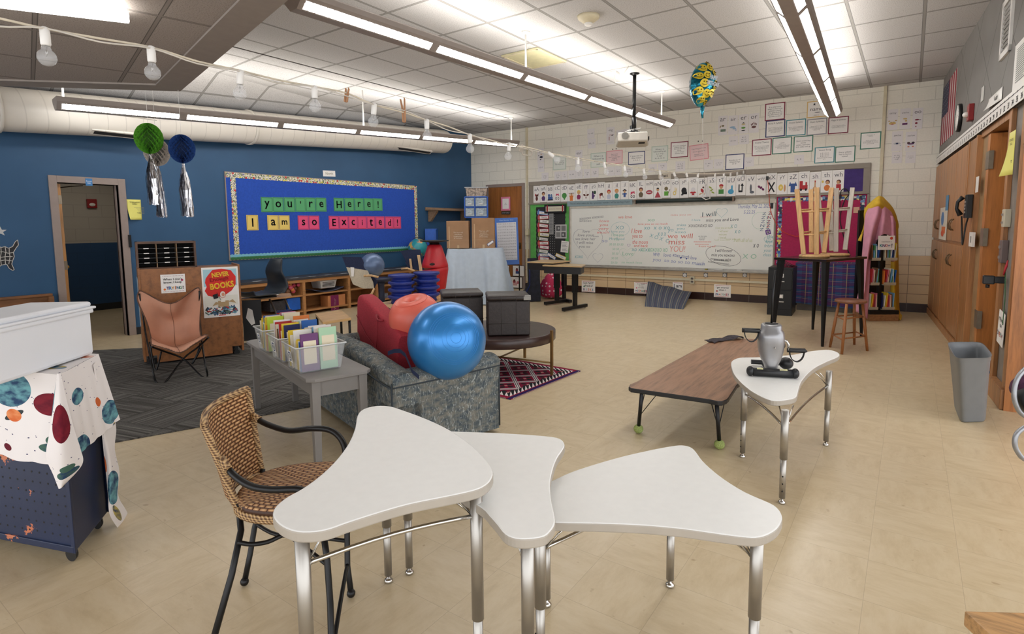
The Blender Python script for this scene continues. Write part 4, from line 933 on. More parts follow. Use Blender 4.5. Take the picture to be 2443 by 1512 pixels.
m=MB(F);m.tube([(L*.55,.0,-.015),(L*.58,-.014,-.03),(L*.62,-.018,-.035),(L*.66,-.012,-.03),(L*.7,.0,-.02)],.008,6);m.tube([(L*.02,-.006,-.16),(L*.3,-.008,-.25),(L*.7,-.006,-.3),(L,-.002,-.32)],.003,5);m.tube([(L*.58,-.004,-.03),(L*.57,-.005,-.2),(L*.56,-.006,-.32)],.002,5);m.build('seams_and_loop',M_('red_seam',(140,30,44),.8),t)
NAVY=M_('navy_fabric',(26,36,66),.85,nz=.1,sc=60,bump=.2)
P=[PX(CAM+RM.col[1]*dd_,u,v)for dd_,u,v in((3.75,925,838),(3.72,940,832),(3.68,955,832),(3.62,967,842),(3.55,975,860),(3.5,983,880),(3.5,1000,895))]
m=MB();
for i in range(6):
 o_=V(0,0,-.028);a,b=P[i],P[i+1];dn=(CAM-a).normalized()*.006
 m.add([a,b,b+o_,a+o_,a-dn,b-dn,b+o_-dn,a+o_-dn],[(0,1,2,3),(7,6,5,4),(0,4,5,1),(3,2,6,7)])
tag(m.build('navy_strap',NAVY),'navy fabric strap curling between the red cushion and blue ball','strap')
# ---- round table, two ottomans
OTM=M_('dark_brown_leather',(44,36,34),.42,nz=.12,sc=40,bump=.15,spec=.5);WALN=mat_wood('dark_walnut',(58,40,36),'x',1,.35,.3)
BRS=M_('brass_strip',(134,104,62),.4,.7)
pn=G(1205,836,.33);fw_=V(pn.x,pn.y,0).normalized();RT=.56;c=V(pn.x,pn.y,0)+fw_*RT;c=V(c.x-.06,c.y,0)
t=thing('round_table','low round dark walnut table with brass legs under two ottomans','table',TR(c.x,c.y,0))
m=MB();m.lathe((c.x,c.y,0),[(RT-.01,.325),(RT,.335),(RT,.415),(RT-.008,.42)],64);m.build('tabletop',WALN,t)
LGS=[]
for q in(0,1,2,3):
 a=math.atan2(-fw_.y,-fw_.x)+rad(62)+q*pi/2;p=V(c.x+(RT+.006)*cos(a),c.y+(RT+.006)*sin(a),0);LGS.append(p)
 m=MB();m.box((p.x,p.y,.225),(.026,.026,.45),Matrix.Rotation(a,3,'Z'),.003);m.build('leg',BRS,t)
m=MB();m.tube([LGS[0]+V(0,0,.13),LGS[2]+V(0,0,.13)],.009,6);m.tube([LGS[1]+V(0,0,.13),LGS[3]+V(0,0,.13)],.009,6);m.build('cross_brace',BRS,t)
def ottoman(u,v,rz,label,patch=False):
 p=G(u,v,.42);s=.40;F=TR(p.x,p.y,.42,rz);t=thing('ottoman',label,'ottoman',F,'dark leather ottomans')
 m=MB(F);m.bx((0,0,.005),(s,s,.33),.012);m.build('body',OTM,t);m=MB(F);m.bx((-.006,-.006,.335),(s+.006,s+.006,.385),.02);m.build('lid',OTM,t)
 m=MB(F)
 for z in(.33,.12):m.tube([(-.002,-.002,z),(s+.002,-.002,z),(s+.002,s+.002,z),(-.002,s+.002,z)],.003,5,closed=True)
 for x in(.13,.27):m.tube([(x,-.008,.01),(x,-.008,.38)],.0015,5);m.tube([(s+.001,x,.01),(s+.001,x,.33)],.0015,5)
 m.build('seams',M_('ottoman_seam',(66,60,58),.5),t)
 if patch:m=MB(F);m.bx((s-.06,-.009,.34),(s+.008,-.004,.375),.002);m.bx((s-.05,-.006,.375),(s+.007,.02,.386),.002);m.build('tape_patch',M_('grey_tape',(150,148,142),.5),t)
rz_=math.atan2(fw_.y,fw_.x)-pi/2
ottoman(1164,803,rz_+rad(4),'right of the two dark brown ottomans, with a taped corner',True);ottoman(1057,792,rz_+rad(9),'left of the two dark brown ottomans, partly behind the blue ball')
# ---- rug
rR,rN,rFr=G(1385,886),G(1218,954),G(1160,840);e1=(rN-rR);W1=e1.length;e1.normalize();e2=(rFr-rR);e2=(e2-e1*e2.dot(e1)).normalized();W2=1.75
RG=NT('rug_pattern');uv=RG.uv();x,y,z=RG.xyz(uv);X_=RG.math('MULTIPLY',x,W1);Y_=RG.math('MULTIPLY',y,W2)
bx_=RG.math('SUBTRACT',W1/2,RG.math('ABSOLUTE',RG.math('SUBTRACT',X_,W1/2)));by_=RG.math('SUBTRACT',W2/2,RG.math('ABSOLUTE',RG.math('SUBTRACT',Y_,W2/2)));bd=RG.math('MINIMUM',bx_,by_)
s_=.27;iw=(W1-.26)
p_=RG.math('DIVIDE',RG.math('SUBTRACT',X_,.13),.29);q_=RG.math('DIVIDE',RG.math('SUBTRACT',Y_,.13),.29)
fa=RG.math('FRACT',RG.math('ADD',RG.math('ADD',p_,q_),10.5));fb=RG.math('FRACT',RG.math('ADD',RG.math('SUBTRACT',p_,q_),10.5))
ea=RG.math('ABSOLUTE',RG.math('SUBTRACT',fa,.5));eb=RG.math('ABSOLUTE',RG.math('SUBTRACT',fb,.5));em=RG.math('MAXIMUM',ea,eb)
u1=RG.math('ABSOLUTE',RG.math('SUBTRACT',RG.math('ADD',fa,fb),1));u2=RG.math('ABSOLUTE',RG.math('SUBTRACT',fa,fb))
def pet(a,b):
 k=RG.math('DIVIDE',RG.math('SUBTRACT',a,.36),.19);l=RG.math('DIVIDE',b,.15);return RG.math('LESS_THAN',RG.math('ADD',RG.math('MULTIPLY',k,k),RG.math('MULTIPLY',l,l)),1)
grn=RG.math('MAXIMUM',pet(u1,u2),pet(u2,u1));cen=RG.math('LESS_THAN',RG.math('ADD',u1,u2),.13)
c=RG.mix(grn,rgb((130,30,58)),rgb((36,44,46)));c=RG.mix(cen,c,rgb((206,160,150)))
c=RG.mix(RG.math('GREATER_THAN',em,.40),c,rgb((226,214,216)));c=RG.mix(RG.math('GREATER_THAN',em,.435),c,rgb((28,26,30)));c=RG.mix(RG.math('GREATER_THAN',em,.47),c,rgb((214,204,206)))
zz=RG.math('FRACT',RG.math('DIVIDE',RG.math('ADD',X_,Y_),.055));zig=RG.math('GREATER_THAN',RG.math('ADD',zz,RG.math('MULTIPLY',RG.math('SUBTRACT',bd,.045),8)),.75)
bord=RG.mix(zig,rgb((228,218,218)),rgb((38,42,44)));c=RG.mix(RG.math('LESS_THAN',bd,.125),c,bord);c=RG.mix(RG.math('LESS_THAN',bd,.05),c,rgb((140,34,62)))
c=RG.mix(RG.math('LESS_THAN',RG.math('SUBTRACT',W1,X_)if False else Y_,.035),c,rgb((44,34,84)));RG.bump(RG.noise(RG.obj(),240,1),.5,.003);RUGM=RG.fin(c,.95,0,.1)
m=MB();P=[rR,rN,rN+e2*W2,rR+e2*W2];m.quad(*[p+V(0,0,.009)for p in(P[0],P[1],P[2],P[3])]);m.add([p+V(0,0,.009)for p in P]+[p+V(0,0,.001)for p in P],[(0,4,5,1),(1,5,6,2),(2,6,7,3),(3,7,4,0),(7,6,5,4)])
o=m.build('rug',RUGM);tag(o,'maroon, black and white diamond patterned rug under the round table','rug')
# ---- low wood table
zl=.345;LAMW=mat_wood('walnut_laminate',(150,112,86),'y',2.2,.4,.05,.72,1.5)
px=[(1499.7,922),(1503,916),(1519.5,909),(1708,806.5),(1716,804.5),(1730,804.5),(1862,812),(1872,815),(1874,821),(1865,832),(1759,918),(1739,949),(1734.5,953),(1724,957),(1712,957),(1691.5,952.5),(1505,926)]
t=thing('low_table','low brown wood laminate table with black edge and tennis ball feet','table',TR(G(1600,900,zl).x,G(1600,900,zl).y,0))
pts=[G(u,v,zl)for u,v in px];m=MB();m.prism([(p.x,p.y)for p in pts],zl-.03,zl,bev=.006);o=m.build('tabletop',[LAMW,BLACKP],t)
for p in o.data.polygons:
 if abs(p.normal.z)<.9 or p.normal.z<0:p.material_index=1
FEET=[(G(1523,1033),G(1531,938,zl-.03)),(G(1716,1071),G(1710,962,zl-.03))];c4=[pts[0],pts[13],pts[7],pts[4]]
fl_,fr_=FEET[0][0],FEET[1][0];along=((pts[4]-pts[0]).normalized());along.z=0;along.normalize();Lb=(pts[4]-pts[0]).length-.18
FEET+=[(fl_+along*(Lb+.1),V(FEET[0][1].x,FEET[0][1].y,zl-.03)+along*Lb),(fr_+along*(Lb+.1)+V(.0,0,0),V(FEET[1][1].x,FEET[1][1].y,zl-.03)+along*Lb)]
TEN=M_('tennis_ball_felt',(150,164,96),.95,nz=.12,sc=120,bump=.5)
mid=sum((p for _,p in FEET),V(0,0,0))/4
for f,tp in FEET:
 m=MB();m.cyl(V(f.x,f.y,.03),tp,.013,n=12);lg=m.build('leg',BLACKMT,t)
 m=MB();m.ball((f.x,f.y,.032),.0335,20,14,(1,1,.95));m.build('tennis_ball',TEN,lg)
 m=MB();q=V(f.x,f.y,.1);
 for k in(-1,1):e_=tp+(mid-tp).normalized()*.12+along.cross(UPV)*.05*k;e_.z=tp.z;m.tube([tp.lerp(V(f.x,f.y,.03),.62),e_],.0032,6)
 m.build('brace',BLACKMT,t)
g_=G(1732,815,zl+.004);DKC=M_('charcoal_knit',(62,56,60),.95,nz=.15,sc=80,bump=.5)
r1,r0=G(1765,806,zl),G(1697,818,zl);dd_=(r1-r0);L=dd_.length;dd_.normalize();s2=V(-dd_.y,dd_.x,0)
m=MB(frame(r0,dd_,s2,UPV));m.grid(lambda u,w:(L*u,-.04+.12*w*(1-.3*u)+.02*sin(u*6),.006+.012*abs(sin(u*9+w*5))+.02*(u>.55)*sin(pi*(u-.55)/.45)),24,10,True,.006)
tag(m.build('knit_glove',DKC),'crumpled charcoal knit mitten on the far end of the low wood table','mitten')
# ---- grey waste bin
hh=.50;rim=[G(u,v,hh)for u,v in((2262,820),(2265,817),(2273,815.5),(2300,815.5),(2328,815.5),(2340,817.5),(2348,822.5),(2358,834),(2365,844),(2364,849),(2355,852.5),(2325,853.5),(2294,854),(2282,851.5),(2275,845),(2268,832))]
bc=G(2314,988);rc=sum(rim,V(0,0,0))/16;bc=V(bc.x,bc.y+.02,0);BINM=M_('grey_bin_plastic',(122,126,130),.45,nz=.02)
t=thing('waste_bin','grey plastic waste bin standing by the right doorway','waste bin',TR(bc.x,bc.y,0))
m=MB();def_=[(0,.70,.012),(.012,.73,.0),(hh-.04,.955,0),(hh-.035,.985,0),(hh-.002,1.0,0),(hh,1.02,0),(hh-.004,.965,0),(hh-.05,.93,0),(.02,.70,.0)]
vs=[];base=bc
off=[p-rc for p in rim];R3=spline([tuple(o)for o in off],3);n8=len(R3)
for z,s,b in def_:
 cc_=base.lerp(V(rc.x,rc.y,0),z/hh)
 for o in R3:vs.append((cc_.x+o.x*s,cc_.y+o.y*s,max(0.002,z)))
m.add(vs,[(j*n8+k,j*n8+(k+1)%n8,(j+1)*n8+(k+1)%n8,(j+1)*n8+k)for j in range(len(def_)-1)for k in range(n8)]+[list(range(n8))[::-1],[(len(def_)-1)*n8+k for k in range(n8)]],True);m.build('tub',BINM,t)
# ---- right edge: chair with purple jacket, and table corner
zc=.42;c=PX(G(2440,1010),2462,960);t=thing('sled_chair','grey tube chair with a purple garment at the right edge','chair',TR(c.x,c.y,0))
TUBE=M_('grey_tube',(150,152,156),.35,.6);dep=2.9
def CQ(d,u,v):r=ray(u,v);return CAM+r*(d/(RM.transposed()@r).y)
m=MB();m.tube(spline([tuple(CQ(dep,u,v))for u,v in((2540,1010),(2470,1012),(2432,1028),(2421,1052),(2428,1078),(2455,1100),(2560,1130))],5,False),.012,10);m.build('frame',TUBE,t)
m=MB();m.tube(spline([tuple(CQ(dep,u,v))for u,v in((2470,860),(2432,895),(2420,930),(2424,965),(2445,992),(2500,1005))],5,False),.012,10);m.build('back_tube',TUBE,t)
m=MB();m.ball(CQ(dep+.02,2464,950),.1,20,12,(.85,.85,.85));m.build('seat_shell',BLACKP,t)
m=MB();bc_=CQ(dep+.05,2472,935)
for k in range(7):m.ball(bc_+V(.03*sin(k*2.1)-.01,.03*cos(k*1.7),.05*sin(k*1.3)),.075,14,10,(1,1,.8))
tag(m.build('purple_jacket',M_('purple_cloth',(70,36,62),.95,nz=.2,sc=30,bump=.6)),'dark purple garment heaped on the grey tube chair','garment')
zz_=.47;p0,p1=G(2300,1456,zz_),G(2443,1460,zz_);d_=(p1-p0).normalized();s2=V(d_.y,-d_.x,0);s2=s2 if s2.dot(CAM-p0)>0 else-s2
t=thing('side_table','corner of a light oak table at the bottom right','table',TR(p0.x,p0.y,0));F=frame(V(p0.x,p0.y,0),d_,s2,UPV)
m=MB(F);m.bx((0,0,zz_-.04),(.5,.38,zz_),.004);m.build('tabletop',mat_wood('light_oak_top',(190,148,100),'x',3,.45,.05,.7),t)
for a in(.04,.46):
 for b in(.04,.34):m=MB(F);m.box((a,b,(zz_-.04)/2),(.045,.045,zz_-.04),bev=.003);m.build('leg',MATS['light_oak_top'],t)
# ---- things on the blue wall
def wsize(w,uc,vc,wp,hp,off=.0):
 a,b=WP(w,uc-wp/2,vc,off),WP(w,uc+wp/2,vc,off);c,d=WP(w,uc,vc-hp/2,off),WP(w,uc,vc+hp/2,off)
 return(a+b)/2,(b-a).length,(c-d).length
ROFF={'n':0}
def sheet(name,label,cat,w,uc,vc,wp,hp,col=None,border=None,bw=.06,lines=None,tcol=None,th=.004,off=.0,tilt=0,group=None,box=(.84,.78),pics=(),mt=None,bold=0,curl=0,parent=None,lab=None):
 """a sheet of paper or card on a wall, with optional border, lettering and drawn pictures"""
 p,W_,H_=wsize(w,uc,vc,wp,hp,off);F=WF(w,p)@Matrix.Rotation(tilt,4,'Z')
 m=MB(F);base=flat(border,.45)if border else(mt or(flat(col,.45)if col else LAMIN))
 inner=flat(col,.45)if col else LAMIN
 if curl:m.grid(lambda a,b:(W_*(a-.5)+curl*.3*(1-b)**2*(1-a),H_*(b-.5),.002+abs(curl)*((1-b)**2)*(1-a)),8,8,True,.001)
 else:m.bx((-W_/2,-H_/2,.0005),(W_/2,H_/2,th))
 mats=[base]
 if border:b_=bw*min(W_,H_);m.mat(1);m.bx((-W_/2+b_,-H_/2+b_,th),(W_/2-b_,H_/2-b_,th+.0006));mats.append(inner)
 o=m.build(name,mats,parent)
 if parent is None:tag(o,label,cat,group)
 elif lab:o['label']=lab
 zz=th+.0012+(.004 if curl else 0)
 if lines:
  for L in(lines if isinstance(lines,list)else[(lines,0,0,*box,tcol)]):
   s,x,y,bw_,bh_,c=(L+(None,))[:6]
   m=MB(F);text(m,s,x*W_,y*H_,bw_*W_,bh_*H_,zz,bold);m.build('lettering',flat(c)if c else INK,o)
 if pics:
  cols=[];m=MB(F)
  for k,(sh,x,y,a,b,c,*r)in enumerate(pics):
   if c not in cols:cols.append(c)
   m.mat(cols.index(c));shape(m,sh,x*W_,y*H_,a*W_,b*W_,zz+.0003*k,r[0]if r else 0)
  m.build('picture',[flat(c)for c in cols],o)
 return o
# bulletin board
bp=[WP('l',*q)for q in((538,424),(986,434),(547,622),(990,594))]
y0,y1=(bp[0].y+bp[2].y)/2,(bp[1].y+bp[3].y)/2;z1,z0=(bp[0].z+bp[1].z)/2,(bp[2].z+bp[3].z)/2
bF=frame((WA,(y0+y1)/2,(z0+z1)/2),DXL,UPV,NL);BW2,BH2=(y1-y0),(z1-z0)
t=thing('bulletin_board','blue bulletin board with garden border strips reading YOU\'RE HERE on the blue wall','bulletin board',frame((WA,(y0+y1)/2,z0),DXL,UPV,NL))
m=MB(bF);m.bx((-BW2/2,-BH2/2,.001),(BW2/2,BH2/2,.018));m.build('felt_panel',M_('royal_blue_felt',(34,76,172),.9,nz=.05,sc=40,bump=.15),t)
def mat_border():
 t=NT('garden_border');x,y,z=t.xyz(t.obj());
 s=t.math('ADD',y,t.math('MULTIPLY',z,1.0));u=t.math('DIVIDE',s,.09);cell=t.math('FLOOR',u);f=t.math('SUBTRACT',t.math('FRACT',u),.5)
 h=t.n('TexWhiteNoise',{'W':cell},noise_dimensions='1D').outputs[0]
 v=t.n('TexVoronoi',{'Vector':t.obj((1,1,1)),'Scale':17,'Randomness':.5});d=v.outputs['Distance'];hc=t.xyz(v.outputs['Color'])[0]
 col=t.ramp(hc,[(0,(196,40,40)),(.2,(214,200,70)),(.4,(110,96,150)),(.55,(200,60,40)),(.7,(90,130,80)),(.85,(60,120,110))],True)
 vine=t.math('LESS_THAN',t.math('ABSOLUTE',t.math('SUBTRACT',t.noise(t.obj(),30,1),.5)),.05)
 c=t.mix(vine,rgb((222,214,196)),rgb((92,110,74)));c=t.mix(t.math('LESS_THAN',d,.30),c,col);return t.fin(c,.6)
GB=mat_border();bwid=.075
def strip(x0_,y0_,x1_,y1_,nm,mt,amp=.008):
 d=Vector((x1_-x0_,y1_-y0_));L=d.length;d.normalize();n=Vector((-d.y,d.x));N=int(L/.03);pts=[]
 for k in range(N+1):q=Vector((x0_,y0_))+d*(L*k/N);pts.append(tuple(q+n*(amp*(k%2))))
 for k in range(N,-1,-1):q=Vector((x0_,y0_))+d*(L*k/N)-n*bwid;pts.append(tuple(q-n*(amp*(k%2))))
 ROFF['n']+=1;z_=.0185+.0012*ROFF['n'];m=MB(bF);m.prism(pts,z_,z_+.001);m.build(nm,mt,t)
hx,hy=BW2/2,BH2/2
strip(-hx,hy,hx,hy,'border_strip',GB);strip(-hx,-hy+.03,-hx,hy-.03,'border_strip',GB)if False else strip(-hx+bwid,-hy+.0,-hx+bwid,hy,'border_strip',GB);strip(hx,-hy,hx,hy,'border_strip',GB)
GRB=NT('grass_border');x,y,z=GRB.xyz(GRB.obj());GBM=GRB.fin(GRB.ramp(GRB.math('ADD',z,GRB.math('MULTIPLY',GRB.noise(GRB.obj((1,12,12)),4,3),.02)),[(.0,(34,92,52)),(.055,(44,110,60)),(.07,(120,184,206))]),.6)
strip(-hx,-hy+bwid,hx,-hy+bwid,'grass_border_strip',GBM,.012)
m=MB(bF);m.bx((-hx-.012,-hy-.012,0),(hx+.012,-hy,.022));m.bx((-hx-.012,hy,0),(hx+.012,hy+.012,.022));m.bx((-hx-.012,-hy,0),(-hx,hy,.022));m.bx((hx,-hy,0),(hx+.012,hy,.022));m.build('frame',TAUPE,t)
# letter cards
Zs=lambda x:500+x/4.3625
rows=[("you're",[(535,658),(655,772),(775,890),(892,1000),(1000,1105),(1107,1217)],470,(88,164,112),'green'),('Here!',[(1293,1400),(1405,1505),(1508,1605),(1608,1705),(1705,1800)],471,(88,164,112),'green'),
  ('I',[(385,508)],551.5,(228,200,112),'yellow'),('am',[(602,720),(722,835)],551,(228,200,112),'yellow'),('so',[(920,1032),(1035,1143)],548,(226,84,128),'pink'),('Excited!',[(1242,1348),(1350,1445),(1447,1540),(1540,1635),(1637,1725),(1728,1822),(1828,1915),(1915,1993)],545,(226,84,128),'pink')]
ordw=['first','second','third','fourth','fifth','sixth','seventh','eighth']
hgt_=.245
for wd_,xs,vv,colr,cn in rows:
 for k,((a,b),ch)in enumerate(zip(xs,wd_)):
  uc=Zs((a+b)/2);vc=488 if cn=='green' else 531-.0*uc
  p=WP('l',uc,vc,.024);wy=(WP('l',Zs(b),vc,.024)-WP('l',Zs(a),vc,.024)).length*.985
  F=WF('l',p);m=MB(F);m.bx((-wy/2,-hgt_/2,-.002),(wy/2,hgt_/2,.0));m.mat(1)
  e_=.012;
  for q in((-wy/2+e_,-hgt_/2+e_,wy/2-e_,-hgt_/2+e_),(-wy/2+e_,hgt_/2-e_,wy/2-e_,hgt_/2-e_),(-wy/2+e_,-hgt_/2+e_,-wy/2+e_,hgt_/2-e_),(wy/2-e_,-hgt_/2+e_,wy/2-e_,hgt_/2-e_)):line(m,*q,.005,.0006)
  lb={"'":'an apostrophe','!':'an exclamation mark'}.get(ch,'the letter '+ch)
  o=tag(m.build('letter_card',[flat(colr,.35),flat([q*.5 for q in colr])]),f"{cn} card with {lb}, {ordw[k]} in the word {wd_.strip('!')}",'letter card','letter cards on the blue bulletin board')
  m=MB(F);tall=ch in "HEIdt!y";text(m,ch,0,(.0 if ch!="'" else .035)+(-.01 if ch=='y' else 0),wy*.5,.13 if tall else .095 if ch!="'" else .04,.0012,bold=.03)
  if ch in 'I':pass
  m.build('lettering',INK,o)
sheet('direction_sign','small white sign reading North above the blue bulletin board','sign','l',785,414,29,14,lines='North',tcol=(130,120,90),tilt=.04,box=(.6,.5))
sheet('room_sign','small blue sign reading Room 066 above the left doorway','sign','l',212,434.5,16,17,col=(64,122,178),lines='Room\n066',tcol=(226,232,238),off=.022,box=(.8,.6))
o=sheet('drill_notice','yellow tornado drill and fire exits notice beside the left doorway','notice','l',320,500,34,48,col=(228,222,120),lines=[('TORNADO\nDRILL',.05,.32,.72,.22,(30,30,30)),('FIRE EXITS',.1,-.16,.66,.09,(30,30,30))],curl=.05,off=.002)
p,W_,H_=wsize('l',320,500,34,48);m=MB(WF('l',p))
for k in range(6):line(m,-.1,.03-k*.016,.12,.03-k*.016,.003,.008)
m.build('small_print',flat((150,146,110)),o)
# map decal of black states, cut by the left edge
mp=[(42,572),(36,577),(30,588),(20,592),(12,588),(4,590),(-20,584),(-60,578),(-90,582),(-95,610),(-70,628),(-30,632),(-8,640),(4,632),(16,630),(22,640),(30,645),(34,643),(28,630),(30,622),(34,612),(32,602),(38,592),(44,584)]
P=[WP('l',u,v,.001)for u,v in mp];c=sum(P,V(0,0,0))/len(P);F=WF('l',c);m=MB(F);loc=[F.inverted()@p for p in P];m.prism([(p.x,p.y)for p in loc],0,.004)
o=tag(m.build('map_decal',M_('map_black',(26,24,26),.5)),'black wall map of the states with pale outlines at the left edge','wall map')
m=MB(F);s_=(WP('l',40,600)-WP('l',0,600)).length/40
sp_=lambda a:[tuple((F.inverted()@WP('l',u,v,.006)).xy)for u,v in a]
for a in(mp+[mp[0]],[(32,602),(20,604),(6,600),(-10,602)],[(30,612),(14,612),(0,614),(-12,616)],[(28,622),(12,620),(0,622)],[(12,588),(14,600),(12,612),(13,630)],[(2,590),(3,602),(1,614),(3,632)],[(22,592),(22,603),(24,612),(21,630)]):
 q=sp_(a)
 for i in range(len(q)-1):line(m,*q[i],*q[i+1],.007,.0055)
m.build('state_outlines',flat((196,192,186)),o)
p=WP('l',1,552,.002);m=MB(WF('l',p));shape(m,'s',0,0,.12,.12,.003);tag(m.build('star_decal',M_('silver_decal',(190,190,190),.4)),'silver star decal above the black map','star decal')
# honeycomb balls on strings
HCM={}
def honey(u,v,r,colr,label,tl,tx,d):
 c=PX(CAM+RM.col[1]*d,u,v);R_=r*d/FPX;t=thing('honeycomb_ball',label,'paper ball',TR(c.x,c.y,c.z-R_),'paper honeycomb balls with silver tassels')
 mt=M_('tissue_%d'%colr[0],colr,.85,nz=.08,sc=30);mt2=M_('tissue_dark_%d'%colr[0],[q*.55 for q in colr],.9)
 m=MB(Matrix.Translation(c));NL_=30;NV=16;vs=[]
 for k in range(NL_): # leaves meeting in pairs make the open cells
  for j in range(NV+1):
   th=pi*j/NV;ph=2*pi*(k+(.46 if(j+k)%2 else-.46)*(1 if 0<j<NV else 0))/NL_
   rr=R_*(1 if(j+k)%2 or True else .97);vs.append((rr*.9*sin(th)*cos(ph),rr*.9*sin(th)*sin(ph),1.06*rr*cos(th)))
 ctr0=len(vs)
 for j in range(NV+1):vs.append((0,0,R_*cos(pi*j/NV)*.98))
 fs=[]
 for k in range(NL_):
  for j in range(NV):fs.append((k*(NV+1)+j,k*(NV+1)+j+1,ctr0+j+1,ctr0+j))
 m.add(vs,fs,False);m.build('paper_leaves',mt,t)
 m=MB(Matrix.Translation(c));m.ball((0,0,0),R_*.8,24,16,(.88,.88,1));m.build('inner_paper',mt2,t)
 m=MB();m.tube([c+V(0,0,R_),V(c.x,c.y,TOP if colr[0]>200 else 2.84)],.0018,5);m.build('string',PAPER,t)
 m=MB();rr=random.Random(int(u));tp=c-V(0,0,R_+.01);L_=tl*d/FPX;w_=tx*d/FPX
 for k in range(60):
  a=rr.uniform(0,2*pi);q=rr.uniform(.2,1)*w_/2;ww=.012;P_=[]
  lean=.28*w_
  for s in range(7):
   f=s/6;P_.append(tp+V(cos(a)*q*min(1,f*2.2)+lean*f+rr.uniform(-.011,.011),sin(a)*q*min(1,f*2.2)+rr.uniform(-.006,.006),-L_*f*rr.uniform(.96,1.0)))
  dx_=V(cos(a+1.2),sin(a+1.2),0)*ww*.5
  for s in range(6):m.add([P_[s]-dx_,P_[s]+dx_,P_[s+1]+dx_,P_[s+1]-dx_],[(0,1,2,3)])
 m.ball(tp-V(0,0,.01),.012,10,8);o=m.build('tassel',M_('silver_foil',(206,206,210),.22,1.0,nz=.1,sc=60),t);o['kind']='stuff'
hd=5.6
honey(355,330,34,(96,170,46),'bright green honeycomb paper ball with a silver tassel, leftmost hanging',122,30,hd)
honey(374,363,31,(208,200,192),'white honeycomb paper ball hanging behind the green one',122,28,hd+.35)
honey(434,355,32,(34,74,142),'dark blue honeycomb paper ball with a silver tassel, rightmost hanging',128,30,hd)
# ---- plywood rolling cabinet and mail sorter
PLY=mat_wood('plywood_brown',(140,90,50),'x',.9,.45,.12,.8)
a,b=G(345,875),G(583,845);d_=(b-a);LP_=d_.length;d_.normalize();bk=V(-d_.y,d_.x,0);bk=bk if bk.x<0 else-bk
PF_=frame(a,d_,bk,UPV);ztp=1.035
t=thing('rolling_cabinet','brown plywood rolling cabinet turned backwards, with posters on its back','cabinet',TR(a.x,a.y,0))
m=MB(PF_);n_=.12
m.at(PF_@frame((0,.02,0),(1,0,0),(0,0,1),(0,-1,0)));m.prism([(.02,.11),(n_,.11),(n_,.03),(LP_-n_,.03),(LP_-n_,.11),(LP_-.02,.11),(LP_-.02,ztp),(.02,ztp)],0,.02);m.build('back_panel',PLY,t)
for x in(0,LP_-.02):m=MB(PF_);m.bx((x,-.004,.05),(x+.022,.42,ztp+.012),.003);m.build('side_panel',PLY,t)
for z in(.12,.55,ztp-.03):m=MB(PF_);m.bx((.02,.02,z),(LP_-.02,.42,z+.022));m.build('shelf',PLY,t)
for x in(.07,LP_-.07):
 for y in(.05,.38):m=MB(PF_);m.cyl((x,y-.012,.03),(x,y+.012,.03),.03,n=14);m.box((x,y,.08),(.03,.03,.06));m.build('caster',BLACKP,t)
m=MB(PF_);
for z,c_ in((.42,0),(.72,0)):m.bx((-.006,.1,z),(-.001,.3,z+.22))
m.build('side_papers',M_('faded_papers',(150,160,166),.7,nz=.2,sc=20),t)
def on_ply(u,v):r=ray(u,v);n=bk;return CAM+r*((a.dot(n)-.001-CAM.dot(n))/r.dot(n))
def ply_sheet(nm,label,cat,u0,v0,u1,v1,build):
 c=on_ply((u0+u1)/2,(v0+v1)/2);w=(on_ply(u1,(v0+v1)/2)-on_ply(u0,(v0+v1)/2)).length;h=(on_ply((u0+u1)/2,v0)-on_ply((u0+u1)/2,v1)).length
 F=frame(c,d_,UPV,-bk);m=MB(F);m.bx((-w/2,-h/2,0),(w/2,h/2,.004));o=tag(m.build(nm,PAPER),label,cat);build(F,w,h,o)
def sign1(F,w,h,o):
 m=MB(F);text(m,"When I don't\nknow, I keep",-.02*w,.14*h,.78*w,.36*h,.006,bold=.02);m.build('lettering',INK,o)
 for k,(ch,c_)in enumerate(zip('TRYING!',((90,60,130),(60,130,190),(230,170,60),(220,120,50),(50,110,150),(70,150,90),(40,40,60)))):
  m=MB(F);text(m,ch,(-.24+k*.105)*w,-.24*h,.11*w,.17*h,.006,bold=.04);m.build('lettering',flat(c_),o)
 m=MB(F);
 for y in(.41,-.42):
  for k in range(14):shape(m,'r',(-.4+k*.062)*w,y*h,.035*w,.02*h,.006,.5)
 m.build('border_dashes',flat((150,90,110)),o)
 m=MB(F);shape(m,'e',.37*w,.17*h,.1*w,.1*w,.006);m.build('yarn_ball',flat((170,50,90)),o);m=MB(F);shape(m,'e',-.36*w,-.3*h,.1*w,.1*w,.006);m.build('orange_ball',flat((224,120,50)),o)
ply_sheet('motto_sign',"white sign reading When I don't know, I keep TRYING! on the plywood cabinet",'sign',384,654,442.5,698,sign1)
